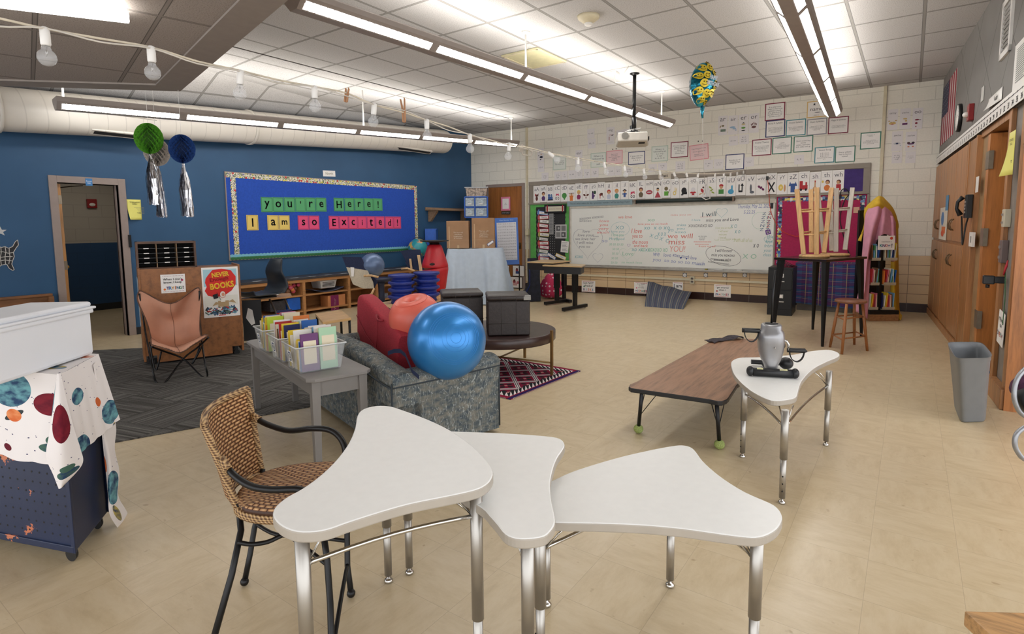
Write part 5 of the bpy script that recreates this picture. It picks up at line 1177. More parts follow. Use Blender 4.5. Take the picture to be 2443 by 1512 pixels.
def poster(F,w,h,o):
 def pt(nm,col,fn):m=MB(F);fn(m);m.build(nm,flat(col),o)
 def sky(m):
  m.bx((-w*.46,h*.12,.004),(w*.46,h*.46,.005))
 pt('sky_panel',(160,198,208),sky)
 def blob(m):
  P=[(w*x,h*y,.0062)for x,y in((-.34,.34),(-.2,.45),(.05,.465),(.3,.43),(.43,.3),(.42,.14),(.3,.02),(.1,-.07),(-.15,-.1),(-.36,-.06),(-.44,.04),(-.38,.12),(-.42,.2),(-.4,.28))];m.add(P+[(0,h*.18,.0062)],[(i,(i+1)%14,14)for i in range(14)])
 pt('red_blob',(206,46,40),blob)
 def tt(s,x,y,bw,bh,col,rot=0,z=.008):
  m=MB(F);text(m,s,x*w,y*h,bw*w,bh*h,z,bold=.06,rot=rot,keep=False);m.build('lettering',flat(col),o)
 tt('NEVER',.0,.345,.46,.09,(90,40,20),.08,.0072);tt('NEVER',.0,.35,.46,.088,(238,190,60),.08);tt('Enough',-.04,.25,.5,.09,(150,30,30),.1);tt('BOOKS',.03,.125,.66,.12,(90,40,20),.1,.0072);tt('BOOKS',.03,.13,.65,.115,(240,186,54),.1)
 pt('white_ground',(222,220,210),lambda m:[shape(m,'r',0,-.17*h,.92*w,.2*h,.0055)])
 pt('cardboard_box',(176,150,112),lambda m:[shape(m,'r',.05*w,-.235*h,.3*w,.12*h,.009),shape(m,'t',-.15*w,-.22*h,.26*w,.06*h,.0092,.3),shape(m,'t',.3*w,-.19*h,.24*w,.06*h,.0092,-.25)])
 pt('astronaut_suit',(232,226,216),lambda m:[shape(m,'e',.04*w,-.05*h,.15*w,.13*h,.0095),shape(m,'r',.04*w,-.15*h,.12*w,.1*h,.0092)])
 pt('face',(214,150,120),lambda m:[shape(m,'e',.05*w,-.05*h,.085*w,.075*h,.0105)]);pt('astronaut_helmet_edge',(196,60,50),lambda m:[outline(m,'e',.04*w,-.05*h,.155*w,.135*h,.004,.0103)])
 pt('pirate_flag',(30,30,34),lambda m:[shape(m,'r',-.16*w,-.08*h,.13*w,.09*h,.0095,.2),line(m,-.12*w,.0,-.02*w,-.16*h,.004,.0095)])
 rr=random.Random(3);colz=[(60,90,120),(40,44,52),(226,224,220),(170,50,46),(110,160,180),(80,100,90)]
 for c_ in colz:
  m=MB(F)
  for k in range(26):shape(m,'r',rr.uniform(-.42,.42)*w,rr.uniform(-.44,-.31)*h,.12*w,.022*h,.0056+rr.uniform(0,.0012),rr.uniform(-1,1))
  q=m.build('book_heap',flat(c_),o);q['kind']='stuff'
 pt('footer',(214,120,120),lambda m:[shape(m,'r',0,-.465*h,.2*w,.02*h,.008)])
ply_sheet('book_poster','poster reading NEVER Enough BOOKS with a red cloud, on the plywood cabinet','poster',484,637,570.5,755.5,poster)
# mail sorter standing on the cabinet
q0=PX(a+bk*.12+d_*.02,336,640);sF=PF_@TR(.0,.12,ztp-.012);hS=HZ((sF@V(0,0,0)),340,577)-ztp+.012;WS=.56
SORT=M_('sorter_walnut',(88,62,46),.5,nz=.12);t=thing('mail_sorter','dark mail sorter with three columns of slots on the plywood cabinet','mail sorter',sF)
m=MB(sF);m.bx((0,0,0),(.02,.28,hS));m.bx((WS-.02,0,0),(WS,.28,hS));m.bx((0,-.005,hS-.022),(WS,.28,hS));m.bx((0,0,0),(WS,.28,.02));m.bx((0,.27,0),(WS,.28,hS));m.build('case',SORT,t)
m=MB(sF);m.bx((.02,.24,.02),(WS-.02,.27,hS-.02));m.build('dark_back',DARKM,t)
for k in(1,2):m=MB(sF);m.bx((WS*k/3-.004,.004,.02),(WS*k/3+.004,.24,hS-.022));m.build('divider',M_('divider_tan',(130,104,76),.6),t)
nr_=5
for j in range(1,nr_):
 z=.02+(hS-.04)*j/nr_;m=MB(sF);m.bx((.02,.004,z-.004),(WS-.02,.24,z+.002));sh_=m.build('slot_shelf',BLACKP,t)
 for k in range(3):m=MB(sF);m.bx((WS*(k+.5)/3-.024,.0,z-.005),(WS*(k+.5)/3+.024,.0035,z+.004));m.build('name_label',PAPER,sh_)
# ---- butterfly chair
def D(d,u,v):r=ray(u,v);return CAM+r*(d/(RM.transposed()@r).y)
fl,fr,bl_,br_=G(373,915),G(495,900),G(371,885),G(458,870)
dep=lambda p:(RM.transposed()@(p-CAM)).y
dfl,dfr,dbl,dbr=dep(fl),dep(fr),dep(bl_),dep(br_)
t=thing('butterfly_chair','tan leather butterfly chair on a black rod frame before the plywood cabinet','chair',TR((fl.x+br_.x)/2,(fl.y+br_.y)/2,0))
SLG=M_('tan_leather',(190,138,112),.55,nz=.05,sc=5,bump=.05,spec=.4)
TL,TR_,FL_,FR_=D(dbl-.02,332,693),D(dbr-.16,475,687),D(dfl-.05,361,822),D(dfr-.05,497,800)
rowsP=[[FL_,D(dfl-.03,398,832),D(dfl-.12,430,841),D(dfr-.08,462,822),FR_],
   [D(dfl+.1,360,812),D(dfl+.12,392,822),D(dfl+.1,424,830),D(dfr+.0,456,815),D(dfr+.05,490,799)],
   [D(dbl+.0,359,800),D(dbl+.1,387,818),D(dbl+.12,418,821),D(dbr-.05,449,813),D(dbr-.1,479,799)],
   [D(dbl+.0,349,765),D(dbl+.14,382,768),D(dbl+.2,414,770),D(dbr-.02,446,768),D(dbr-.1,477,764)],
   [D(dbl-.02,328,716),D(dbl+.04,360,722),D(dbl+.1,408,746),D(dbr-.06,450,718),D(dbr-.14,481,706)],
   [TL,D(dbl+.0,344,697),D(dbl+.07,407,724),D(dbr-.1,463,690),TR_]]
def cr(P,s):
 n=len(P)-1;x=min(s*n,n-1e-6);i=int(x);f=x-i;p0,p1,p2,p3=P[max(0,i-1)],P[i],P[i+1],P[min(n,i+2)]
 return .5*((2*p1)+(p2-p0)*f+(2*p0-5*p1+4*p2-p3)*f*f+(3*p1-p0-3*p2+p3)*f**3)
sl=lambda u,w:cr([cr(R,u)for R in rowsP],w)
m=MB();m.grid(sl,28,36,True,.008);m.build('leather_sling',SLG,t)
edge=[sl(k/20,1)for k in range(21)]+[sl(1,1-k/24)for k in range(1,25)]+[sl(1-k/20,0)for k in range(1,21)]+[sl(0,k/24)for k in range(1,24)]
m=MB();m.tube(edge,.006,6,closed=True);e2_=[]
for k in range(0,len(edge)):
 p=edge[k];q=edge[(k+1)%len(edge)];m.tube([p.lerp(q,.2)+V(0,0,.007),p.lerp(q,.6)-V(0,0,.004)],.004,5)
m.build('stitched_edge',M_('lacing_brown',(92,62,44),.7,nz=.2),t)
m=MB();m.tube([sl(.5,k/24)+V(0,0,.003)+(CAM-sl(.5,k/24)).normalized()*.003 for k in range(25)],.0018,5);m.tube([sl(k/20,.36)+(CAM-sl(k/20,.36)).normalized()*.004 for k in range(21)],.0018,5);m.build('seams',M_('seam_brown',(120,80,60),.7),t)
def rod(P,nm='frame_rod'):m=MB();m.tube(spline([tuple(p)for p in P],4,False),.0085,8);m.build(nm,BLACKMT,t)
mid=D((dfl+dbr)/2,437,856)
up=V(0,0,.01)
rod([TL-V(0,0,.03),D(dbl+.0,345,780),D(dfl+.02,362,870),fl+up*1.2,D(dfl,392,914),mid,D((dbr+dfr)/2,472,828),FR_-V(0,0,.02)])
rod([TR_-V(0,0,.03),D(dbr-.02,479,790),D(dfr,488,860),fr+up*1.2,D(dfr,480,896),mid+V(.01,0,.0),D((dbl+dfl)/2,392,838),FL_-V(0,0,.02)])
rod([D(dbl,385,838),D(dbl,376,875),bl_+up,D(dbl,366,868),D(dbl,357,815)]);rod([D(dbr,484,822),D(dbr,465,858),br_+up,D(dbr,470,845),D(dbr,478,818)])
# ---- low shelving along the blue wall
XF=-8.24
def onF(u,v,x=XF):r=ray(u,v);return CAM+r*(x/r.x)
zt_=(onF(835,651).z+onF(600,673).z)/2;yA,yB=onF(560,690).y,onF(1100,640).y;cols_=[yA,onF(726,700).y,onF(834,700).y,onF(900,690).y,onF(980,680).y,yB]
SHW=mat_wood('shelf_maple',(178,128,80),'y',1.0,.5,.1,.82);
t=thing('shelving_unit','long low oak shelving unit with dark top below the blue bulletin board','shelf unit',TR(XF,(yA+yB)/2,0))
m=MB();m.bx((WA+.03,yA,zt_-.035),(XF+.02,yB,zt_),.003);m.build('worktop',M_('dark_counter',(58,56,60),.45,nz=.05),t)
for k,y in enumerate(cols_):m=MB();m.bx((WA+.03,y-.025,0),(XF,y+.025,zt_-.036));m.build('upright',SHW,t)
zm=(onF(780,700).z);
for i in range(len(cols_)-1):
 for z in(.05,zm):m=MB();m.bx((WA+.03,cols_[i]+.025,z),(XF-.01,cols_[i+1]-.025,z+.025));m.build('shelf',SHW,t)
m=MB();m.bx((WA+.03,yA,.02),(WA+.05,yB,zt_-.04));m.build('back_panel',SHW,t)
m=MB();m.bx((XF-.02,yA,zt_-.085),(XF+.004,yB,zt_-.036));m.build('front_rail',SHW,t)
m=MB()
for k in range(16):y=yA+.3+k*.33;m.add([(XF-.06,y,zt_+.001),(XF-.02,y+.01,zt_+.001),(XF-.02,y+.16,zt_+.001),(XF-.06,y+.15,zt_+.001)],[(0,1,2,3)])
m.build('tape_marks',PAPER,t)
# contents of the shelving
p=onF(777,690,XF-.12);zb=zm+.027
m=MB(TR(XF-.17,p.y,zb));m.grid(lambda u,w:(.3*(u-.5),.62*(w-.5),.012+.05*(2*w-1)**2),6,16,True,.012);tag(m.build('folded_mat',M_('purple_green_mat',(66,66,84),.8,nz=.3,sc=6)),'folded purple and green mat under the white basket in the shelving','mat')
BSK=M_('white_basket_plastic',(206,204,204),.5,nz=.02);F=TR(XF-.17,p.y,zb+.065);t=thing('basket','white plastic basket in the upper shelf below the bulletin board','basket',F)
m=MB(F);vs=[]
for z,s in((0,.85),(.13,1.0),(.13,.93),(.01,.8)):vs+=[(x*.14*s,y*.17*s,z)for x,y in((-1,-1),(1,-1),(1,1),(-1,1))]
m.add(vs,[(0,3,2,1),(12,13,14,15)]+[(j*4+i,j*4+(i+1)%4,(j+1)*4+(i+1)%4,(j+1)*4+i)for j in range(3)for i in range(4)]);m.build('tub',BSK,t)
m=MB(F);m.tube([(-.142,-.172,.13),(.142,-.172,.13),(.142,.172,.13),(-.142,.172,.13)],.008,6,closed=True);m.build('rim',BSK,t)
m=MB(F)
for k in range(4):m.bx((.135+k*.002-.008,-.12,.03+k*.022),(.137+k*.002,.12,.036+k*.022))
m.build('slots',DARKM,t)
rr=random.Random(9);PB=[(214,92,116),(196,70,96),(226,136,78),(120,84,60),(214,92,116)]
for k in range(14):
 u,v=rr.uniform(674,717),rr.uniform(678,699);q=onF(u,v,XF-.07-.1*rr.random());r_=rr.uniform(.028,.04);m=MB();m.ball((q.x,q.y,max(zb+r_,min(q.z,zt_-.11))),r_,14,10)
 c_=PB[k%5];tag(m.build('toy_ball',M_('toyball_%d'%(k%5),c_,.5)),'small pink, orange or brown toy ball in the shelving pile left of the white basket','ball','small toy balls in the shelving')
def shelfbox(nm,label,cat,u0,v0,u1,v1,dd,mt,bev=.006):
 a_,b_=onF(u0,v1),onF(u1,v0);m=MB();m.bx((XF-.03-dd,a_.y,a_.z),(XF-.03,b_.y,b_.z),bev);return tag(m.build(nm,mt),label,cat)
o=shelfbox('cardboard_box','orange brown box with a purple Writer label in the low shelving','box',786,701,826,735,.22,M_('orange_box',(196,130,80),.7,nz=.04))
a_=onF(799,725,XF-.028);m=MB(frame((XF-.029,a_.y,a_.z),DXL,UPV,NL));shape(m,'r',0,.01,.17,.3,.001);q_=m.build('label',flat((122,34,84)),o);m=MB(frame((XF-.028,a_.y,a_.z),DXL,UPV,NL));text(m,'Writer',0,.0,.2,.05,.002,bold=.03,rot=pi/2);m.build('lettering',flat((214,150,170)),q_)
shelfbox('blue_tub','bright blue plastic tub in the lower shelf behind the black chair desk','tub',690,709,719,742,.25,M_('bright_blue_plastic',(24,92,190),.4))
shelfbox('dark_basket','dark basket in the lower shelf left of the blue tub','basket',648,716,684,745,.25,M_('dark_basket',(40,38,42),.7,nz=.3,sc=30))
m=MB();q=onF(915,698);m.bx((XF-.3,q.y-.12,.08),(XF-.06,q.y+.16,.17));tag(m.build('binder_stack',M_('binder_grey',(110,116,130),.6,nz=.3,sc=25)),'stacked binders in the shelving behind the navy pedestal stool','binders')
# ---- school desk with dark body and the black seat shell
zD=.56;p0,p1,p2=G(582,700,zD),G(691,712,zD),G(620,717,zD)
c_=G(636,706,zD);dep_=dep(c_);fd=V(c_.x,c_.y,0).normalized();rt=V(fd.y,-fd.x,0);F=frame(V(c_.x,c_.y,0),rt,fd,UPV)
pxw=lambda n,q=dep_:n*q/FPX
t=thing('school_desk','school desk with tan top and black cabinet body right of the plywood cabinet','desk',TR(c_.x,c_.y,0))
w_=pxw(110);m=MB(F);m.prism([(-w_/2,-.16),(w_/2-.08,-.22),(w_/2,-.12),(w_/2,.22),(-w_/2,.24)],zD-.022,zD,bev=.006);m.build('desktop',mat_wood('desk_tan',(186,142,96),'x',2,.4,.1,.88),t)
m=MB(F);m.bx((-w_/2+.01,-.1,0),(-w_/2+pxw(42),.2,zD-.022),.004);m.build('body',BLACKP,t)
m=MB(F@frame((-w_/2+pxw(14),-.1005,.3),(1,0,0),(0,0,1),(0,-1,0)));m.add([(0,.13,.002),(.05,.1,.002),(.075,-.08,.002),(.03,-.1,.002),(-.03,.0,.002)],[(4,3,2,1,0)]);m.build('paper_scrap',PAPER,t)
m=MB(F)
for x in(w_*.12,w_*.42):m.tube([(x-.05,.1,zD-.022),(x+.06,.0,.25),(x+.1,-.02,.012)],.013,8)
m.build('leg',M_('desk_grey_leg',(120,116,110),.4,.6),t)
SHELL=M_('charcoal_seat_plastic',(38,44,52),.42,nz=.04)
def lshell(t,F,prof,wfn,th,mt,nm='seat_shell'):
 """profile of (y, z) points swept across a width given per point"""
 N=len(prof)
 def f(u,w):
  s=w*(N-1);i=min(N-2,int(s));q=s-i;y=prof[i][0]*(1-q)+prof[i+1][0]*q;z=prof[i][1]*(1-q)+prof[i+1][1]*q;W_=wfn(w)
  x=(2*u-1)*W_/2;dish=.025*(2*u-1)**2
  return(x,y-dish*(1 if w>.55 else .2),z+dish*(1 if w<.45 else 0))
 m=MB(F);m.grid(f,12,28,True,th);return m.build(nm,mt,t)
# seat shell lies on the desk: seat to the left, back standing at the right
c3,s3=cos(rad(38)),sin(rad(38));sF2=frame(D(dep_,655,697),fd*c3-rt*s3,-rt*c3-fd*s3,UPV);t=thing('seat_shell_chair','charcoal plastic seat shell standing on the tan school desk','chair seat',sF2)
s1=pxw(1.0);P_=[(86*s1,20*s1),(80*s1,8*s1),(50*s1,7*s1),(25*s1,6*s1),(6*s1,9*s1),(-6*s1,22*s1),(-6*s1,40*s1),(2*s1,60*s1),(-2*s1,78*s1),(-8*s1,90*s1)]
P_=spline([(a[0],a[1],0)for a in P_],4,False);P_=[(p.x,p.y)for p in P_]
zmn=min(p[1]for p in P_);dz_=zD+.02-(sF2.translation.z+zmn);F3=Matrix.Translation((0,0,dz_))@sF2 if abs(dz_)<.2 else sF2
lshell(t,F3,P_,lambda w:.42-.22*max(0,(w-.45)/.55)**1.5 if w>.45 else .42,.014,SHELL)
m=MB(F3);m.bx((-.12,.06,zmn-.02),(.12,.3,zmn+.0),.008);m.build('under_frame',BLACKP,t);m=MB(F3);m.tube([(.0,.02,zmn),(.0,-.05,zmn-.012),(0,-.06,zmn-.018)],.012,8);m.build('metal_clip',CHROME,t)
# ---- light wood low tables by the couch
def lowtab(name,label,u0,v0,u1,v1,u2,v2,z,top,edge):
 a_,b_,c_=G(u0,v0,z),G(u1,v1,z),G(u2,v2,z);q=a_+(c_-b_);t=thing(name,label,'table',TR(b_.x,b_.y,0));m=MB();m.prism([(p.x,p.y)for p in(a_,b_,c_,q)],z-.03,z,bev=.004);o=m.build('tabletop',[top,edge],t)
 for p in o.data.polygons:
  if p.normal.z<.8:p.material_index=1
 ct=(a_+c_)/2
 for p in(a_,b_,c_,q):l=p.lerp(ct,.1);m=MB();m.cyl((l.x,l.y,0),(l.x,l.y,z-.03),.016,n=10);m.build('leg',BLACKMT,t)
LTW=mat_wood('pale_maple_top',(206,170,120),'y',1.5,.4,.1,.9)
lowtab('low_maple_table','pale maple low table under the blue wobble stool stacks',905,722,945,743,1116,703,.42,LTW,BLACKP)
lowtab('maple_table','pale maple low table in front of the open shelving, left of the red cushion',752,748,770,768,838,758,.34,LTW,LTW)
# ---- legless folding chairs
CREAM=M_('cream_canvas',(188,178,158),.8,nz=.05,bump=.1,sc=60);BIR=mat_wood('birch_strip',(208,172,128),'z',2,.5)
def poly_slab(m,pts,d,th):
 P0=[D(d,u,v)for u,v in pts];P1=[D(d+th,u,v)for u,v in pts];n=len(pts);P1=[p+(CAM-p).normalized()*0 for p in P1]
 m.add(P0+P1,[list(range(n))]+[list(range(n,2*n))[::-1]]+[(i,n+i,n+(i+1)%n,(i+1)%n)for i in range(n)]);return m
dC=dep(V(-7.6,5.6,.4));t=thing('canvas_floor_chair','cream and navy legless canvas chair leaning on the shelving','chair',Matrix.Translation(D(dC,850,690)))
m=MB();poly_slab(m,[(816,612),(862,613),(877,645),(826,637)],dC,.06);m.build('navy_top_band',NAVY,t)
m=MB();poly_slab(m,[(826,637),(877,645),(890,672),(893,688),(866,688),(842,678)],dC,.06);m.build('canvas_back',CREAM,t)
m=MB();poly_slab(m,[(862,620),(889,655),(901,672),(893,688),(880,660)],dC+.07,.12);m.build('navy_seat',NAVY,t)
m=MB();m.tube([D(dC-.05,868,658),D(dC-.05,885,657),D(dC-.02,903,661)],.018,8);m.tube([D(dC-.03,893,688),D(dC-.03,887,700),D(dC-.03,878,708)],.018,8);m.build('birch_arm',BIR,t)
m=MB();poly_slab(m,[(836,637),(845,638),(844,660),(838,659)],dC-.01,.005);m.build('care_tag',PAPER,t)
dC2=dep(V(-7.9,7.2,.6));t=thing('navy_floor_chair','navy legless chair with birch sticks beside the globe','chair',Matrix.Translation(D(dC2,985,648)))
m=MB();poly_slab(m,[(955,599),(975,595),(1003,595),(1008,622),(970,625)],dC2,.07);poly_slab(m,[(966,625),(1008,622),(1014,648),(975,640)],dC2,.08);m.build('padded_back',NAVY,t)
m=MB();poly_slab(m,[(976,617),(981,617),(984,641),(979,641)],dC2-.06,.03);poly_slab(m,[(995,608),(1002,608),(1008,646),(1001,648)],dC2-.06,.03);m.tube([D(dC2-.08,957,641),D(dC2-.08,972,640),D(dC2-.08,989,646)],.018,8);m.build('birch_sticks',BIR,t)
dq=next(q/50 for q in range(300,600)if D(q/50,888,633).z-29*q/50/FPX<zt_ or q==599)
ball('exercise_ball','blue-grey pearly exercise ball on the low shelving',dq,888,633,29,M_('pearl_blue_grey',(96,116,150),.32,.25,nz=.03))
# ---- navy pedestal stool and blue wobble stools
NVP=M_('navy_plastic',(34,42,66),.4,nz=.04);BLP=M_('royal_blue_plastic',(24,44,128),.38,nz=.05)
dS=dep(onF(911,700,XF+.4));s=dS/FPX;b_=D(dS,911,724);zb0=-b_.z;t=thing('pedestal_stool','navy pedestal wobble stool in front of the blue stool stacks','stool',Matrix.Translation(b_))
m=MB(Matrix.Translation(b_));m.lathe((0,0,0),[(20*s,zb0),(22*s,zb0+.01),(20*s,zb0+5*s),(10*s,zb0+9*s)],24);m.build('base',NVP,t)
m=MB(Matrix.Translation(b_));m.lathe((0,0,0),[(9*s,zb0+6*s),(7*s,20*s),(7.5*s,45*s),(11*s,52*s)],24);m.build('column',NVP,t)
m=MB(Matrix.Translation(b_));m.lathe((0,0,0),[(11*s,51*s),(24*s,55*s),(26*s,59*s),(24*s,62.5*s),(1e-3,63*s)],28);m.build('seat',NVP,t)
def wob(u,v,k,d,label,n):
 s=d/FPX;c=D(d,u,v);F=Matrix.Translation(c);t=thing('wobble_stool',label,'stool',F,'blue wobble stools in two stacks')
 R_=31.5*s;m=MB(F);m.lathe((0,0,0),[(R_*.8,0),(R_*.74,6*s),(R_*.78,9*s),(R_*.99,13*s),(R_,15*s)],32);m.build('body',BLP,t)
 m=MB(F);m.lathe((0,0,0),[(R_,14.8*s),(R_*1.0,16.5*s),(R_*.96,18*s),(R_*.7,19*s),(1e-3,18.6*s)],32);m.build('seat_rim',BLP,t)
dW1,dW2=dep(G(958,722,.421)),dep(G(1018,716,.421));pos=['topmost','second','third','bottom']
for k in range(4):wob(958,722-(3-k)*16.6,k,dW1,f'{pos[k]} blue wobble stool of the left stack behind the coral ball',k);wob(1018,716-(3-k)*16.6,k,dW2,f'{pos[k]} blue wobble stool of the right stack beside the red stools',k)
RDP=M_('red_plastic',(178,28,40),.4,nz=.04)
dR=dep(G(1056,699,.421));s=dR/FPX;
def rstool(F,label,base=1):
 t=thing('red_wobble_stool',label,'stool',F,'two red wobble stools stacked end to end')
 m=MB(F);m.lathe((0,0,0),[(13*s,10*s),(17*s,14*s),(30.5*s,56*s),(31.5*s,62*s),(30*s,65*s),(1e-3,65*s)],36);m.build('body',RDP,t)
 m=MB(F);m.lathe((0,0,0),[(34*s if base else 17*s,0),(34*s if base else 17*s,2.5*s),(13*s,5*s),(11*s,11*s)],32);m.build('base_disc',BLACKP,t)
 m=MB(F);vw=F.inverted().to_3x3()@(CAM-F.translation);a=math.atan2(vw.y,vw.x)+(.2 if base else-.35);m.ball((29.8*s*cos(a),29.8*s*sin(a),55*s),9*s,16,10,(.6,.9,.33));m.build('grip_hole',BLACKP,t)
pj=D(dR,1038,639);rstool(Matrix.Translation(pj+V(0,0,66*s))@Matrix.Rotation(pi,4,'X'),'upper red wobble stool, upside down with its black base on top')
rstool(Matrix.Translation(pj-V(0,0,65.5*s))@Matrix.Translation(V(0,0,65*s))@Matrix.Rotation(rad(-9),4,RM.col[1])@Matrix.Translation(V(0,0,-65*s)),'lower red wobble stool, carrying the upside down one',0)
# ---- globe
dG=dep(onF(997,592,-8.42));c=D(dG,997,592);s=dG/FPX;GL=NT('globe_map');n=GL.noise(GL.obj((1,1,1)),6.5,4,.55)
cl_=GL.ramp(GL.noise(GL.obj(),5,1),[(.4,(222,196,90)),(.5,(206,120,110)),(.56,(120,160,90)),(.65,(222,180,120))]);GM=GL.fin(GL.mix(GL.math('GREATER_THAN',n,.54),rgb((46,150,160)),cl_),.3,0,.5)
t=thing('globe','classroom globe behind the navy floor chair at the end of the bulletin board','globe',Matrix.Translation(c-V(0,0,30*s)))
m=MB();m.ball(c,23*s,32,20);m.build('sphere',GM,t);m=MB();m.tube([c+V(cos(q)*26*s*.3,cos(q)*26*s*.95,sin(q)*26*s)for q in[rad(-70)+k*rad(185)/20 for k in range(21)]],.006,6);m.build('meridian_arm',M_('globe_arm',(70,70,76),.4,.5),t);m=MB(Matrix.Translation(c));m.lathe((0,0,0),[(16*s,zt_-c.z),(15*s,zt_-c.z+.02),(2*s,zt_-c.z+.05),(3*s,-22*s)],24);m.build('base',BLACKP,t)
# ---- the whiteboard wall
BO=frame((0,0,0),DXB,UPV,-NB) # x along the wall, y up, z = distance from world origin plane
def S(u,v):p=WP('b',u,v);return p.dot(DXB),p.z
KW=-WBD
def wb(m,x0,x1,z0,z1,d0,d1,bev=0):m.F=BO;m.bx((x0,z0,KW+d0),(x1,z1,KW+d1),bev);return m
xl_,zt0=S(1266,440);xr_,zt1=S(2073,391);ztop=(S(1264,440)[1]+S(1680,407)[1]+S(2075,389)[1])/3
zmid=(S(1560,470)[1]+S(1280,490)[1]+S(2060,458)[1])/3
xg1=S(1362,560)[0];xw1=S(1850,560)[0];zbot=.585
FRM=M_('board_frame_taupe',(140,130,118),.45,nz=.02)
t=thing('tack_strip','taupe tack rail above the whiteboard carrying the alphabet cards','tack board',frame((WP('b',1660,440)),DXB,NB,UPV))
m=MB();wb(m,xl_,xr_,zmid,ztop,.001,.02);m.build('tack_panel',M_('tack_tan',(158,148,134),.8,nz=.04),t)
m=MB();wb(m,xl_-.03,xr_+.03,ztop-.075,ztop+.01,0,.04,.004);wb(m,xl_-.03,xl_+.06,zmid,ztop,0,.035,.004);wb(m,xr_-.07,xr_+.03,zmid,ztop,0,.035,.004);wb(m,xl_-.03,xr_+.03,zmid-.03,zmid+.01,0,.05,.004);m.build('frame',FRM,t)
m=MB();a,b=S(2013,428)[0],S(2062,425)[0];wb(m,a,b,zmid+.02,ztop-.08,.02,.024);m.build('purple_paper',M_('purple_paper',(66,48,116),.8),t)
cz=(S(1640,443)[1]+S(1900,432)[1]+S(1400,459)[1])/3
cards=[('aA','a brown moose'),('aA','a child in purple'),('bB','a blue bed'),('cC','pink scissors'),('dD','a green blob'),('eE','an orange weightlifter'),('eE','a yellow haired child in purple'),('fF','brown leaves'),('gG','a purple figure with a racket'),('hH','a brown horse shape'),
   ('iI','a red haired child'),('iI','an orange haired child in green'),('jJ','a child in a black hat'),('kK','pink and black scissors'),('lL','a child in brown'),('mM','red lips'),('nN','a person in dull red'),('oO','a head above a green shirt'),('oO','a yellow ok hand'),('pP','a black bell'),
   ('qQ','a red shape'),('rR','a red runner'),('sS','a green snake'),('tT','a red cap and green shirt'),('uU','a blue thumbs up'),('uU','a black turning arrow'),('vV','a grey vacuum'),('wW','a purple worm'),('xX','a large black X'),('yY','a yellow yo-yo'),('zZ','a blue zipped shirt'),('ch','a red train'),('sh','a raised finger'),('th','a child in orange'),('wh','a child in red')]
SK,BR,RD,GR,BK,BU,YE,OR,PU,PK,GY=(206,160,120),(96,52,44),(180,52,58),(76,140,70),(36,36,40),(60,90,150),(222,196,96),(216,124,62),(86,58,110),(206,84,110),(100,104,112)
per=lambda hair,body,sk=SK:[('e',0,.02,.5,.2,hair),('e',0,-.02,.36,.15,sk),('e',0,-.24,.55,.24,body),('r',0,-.3,.4,.14,body)]
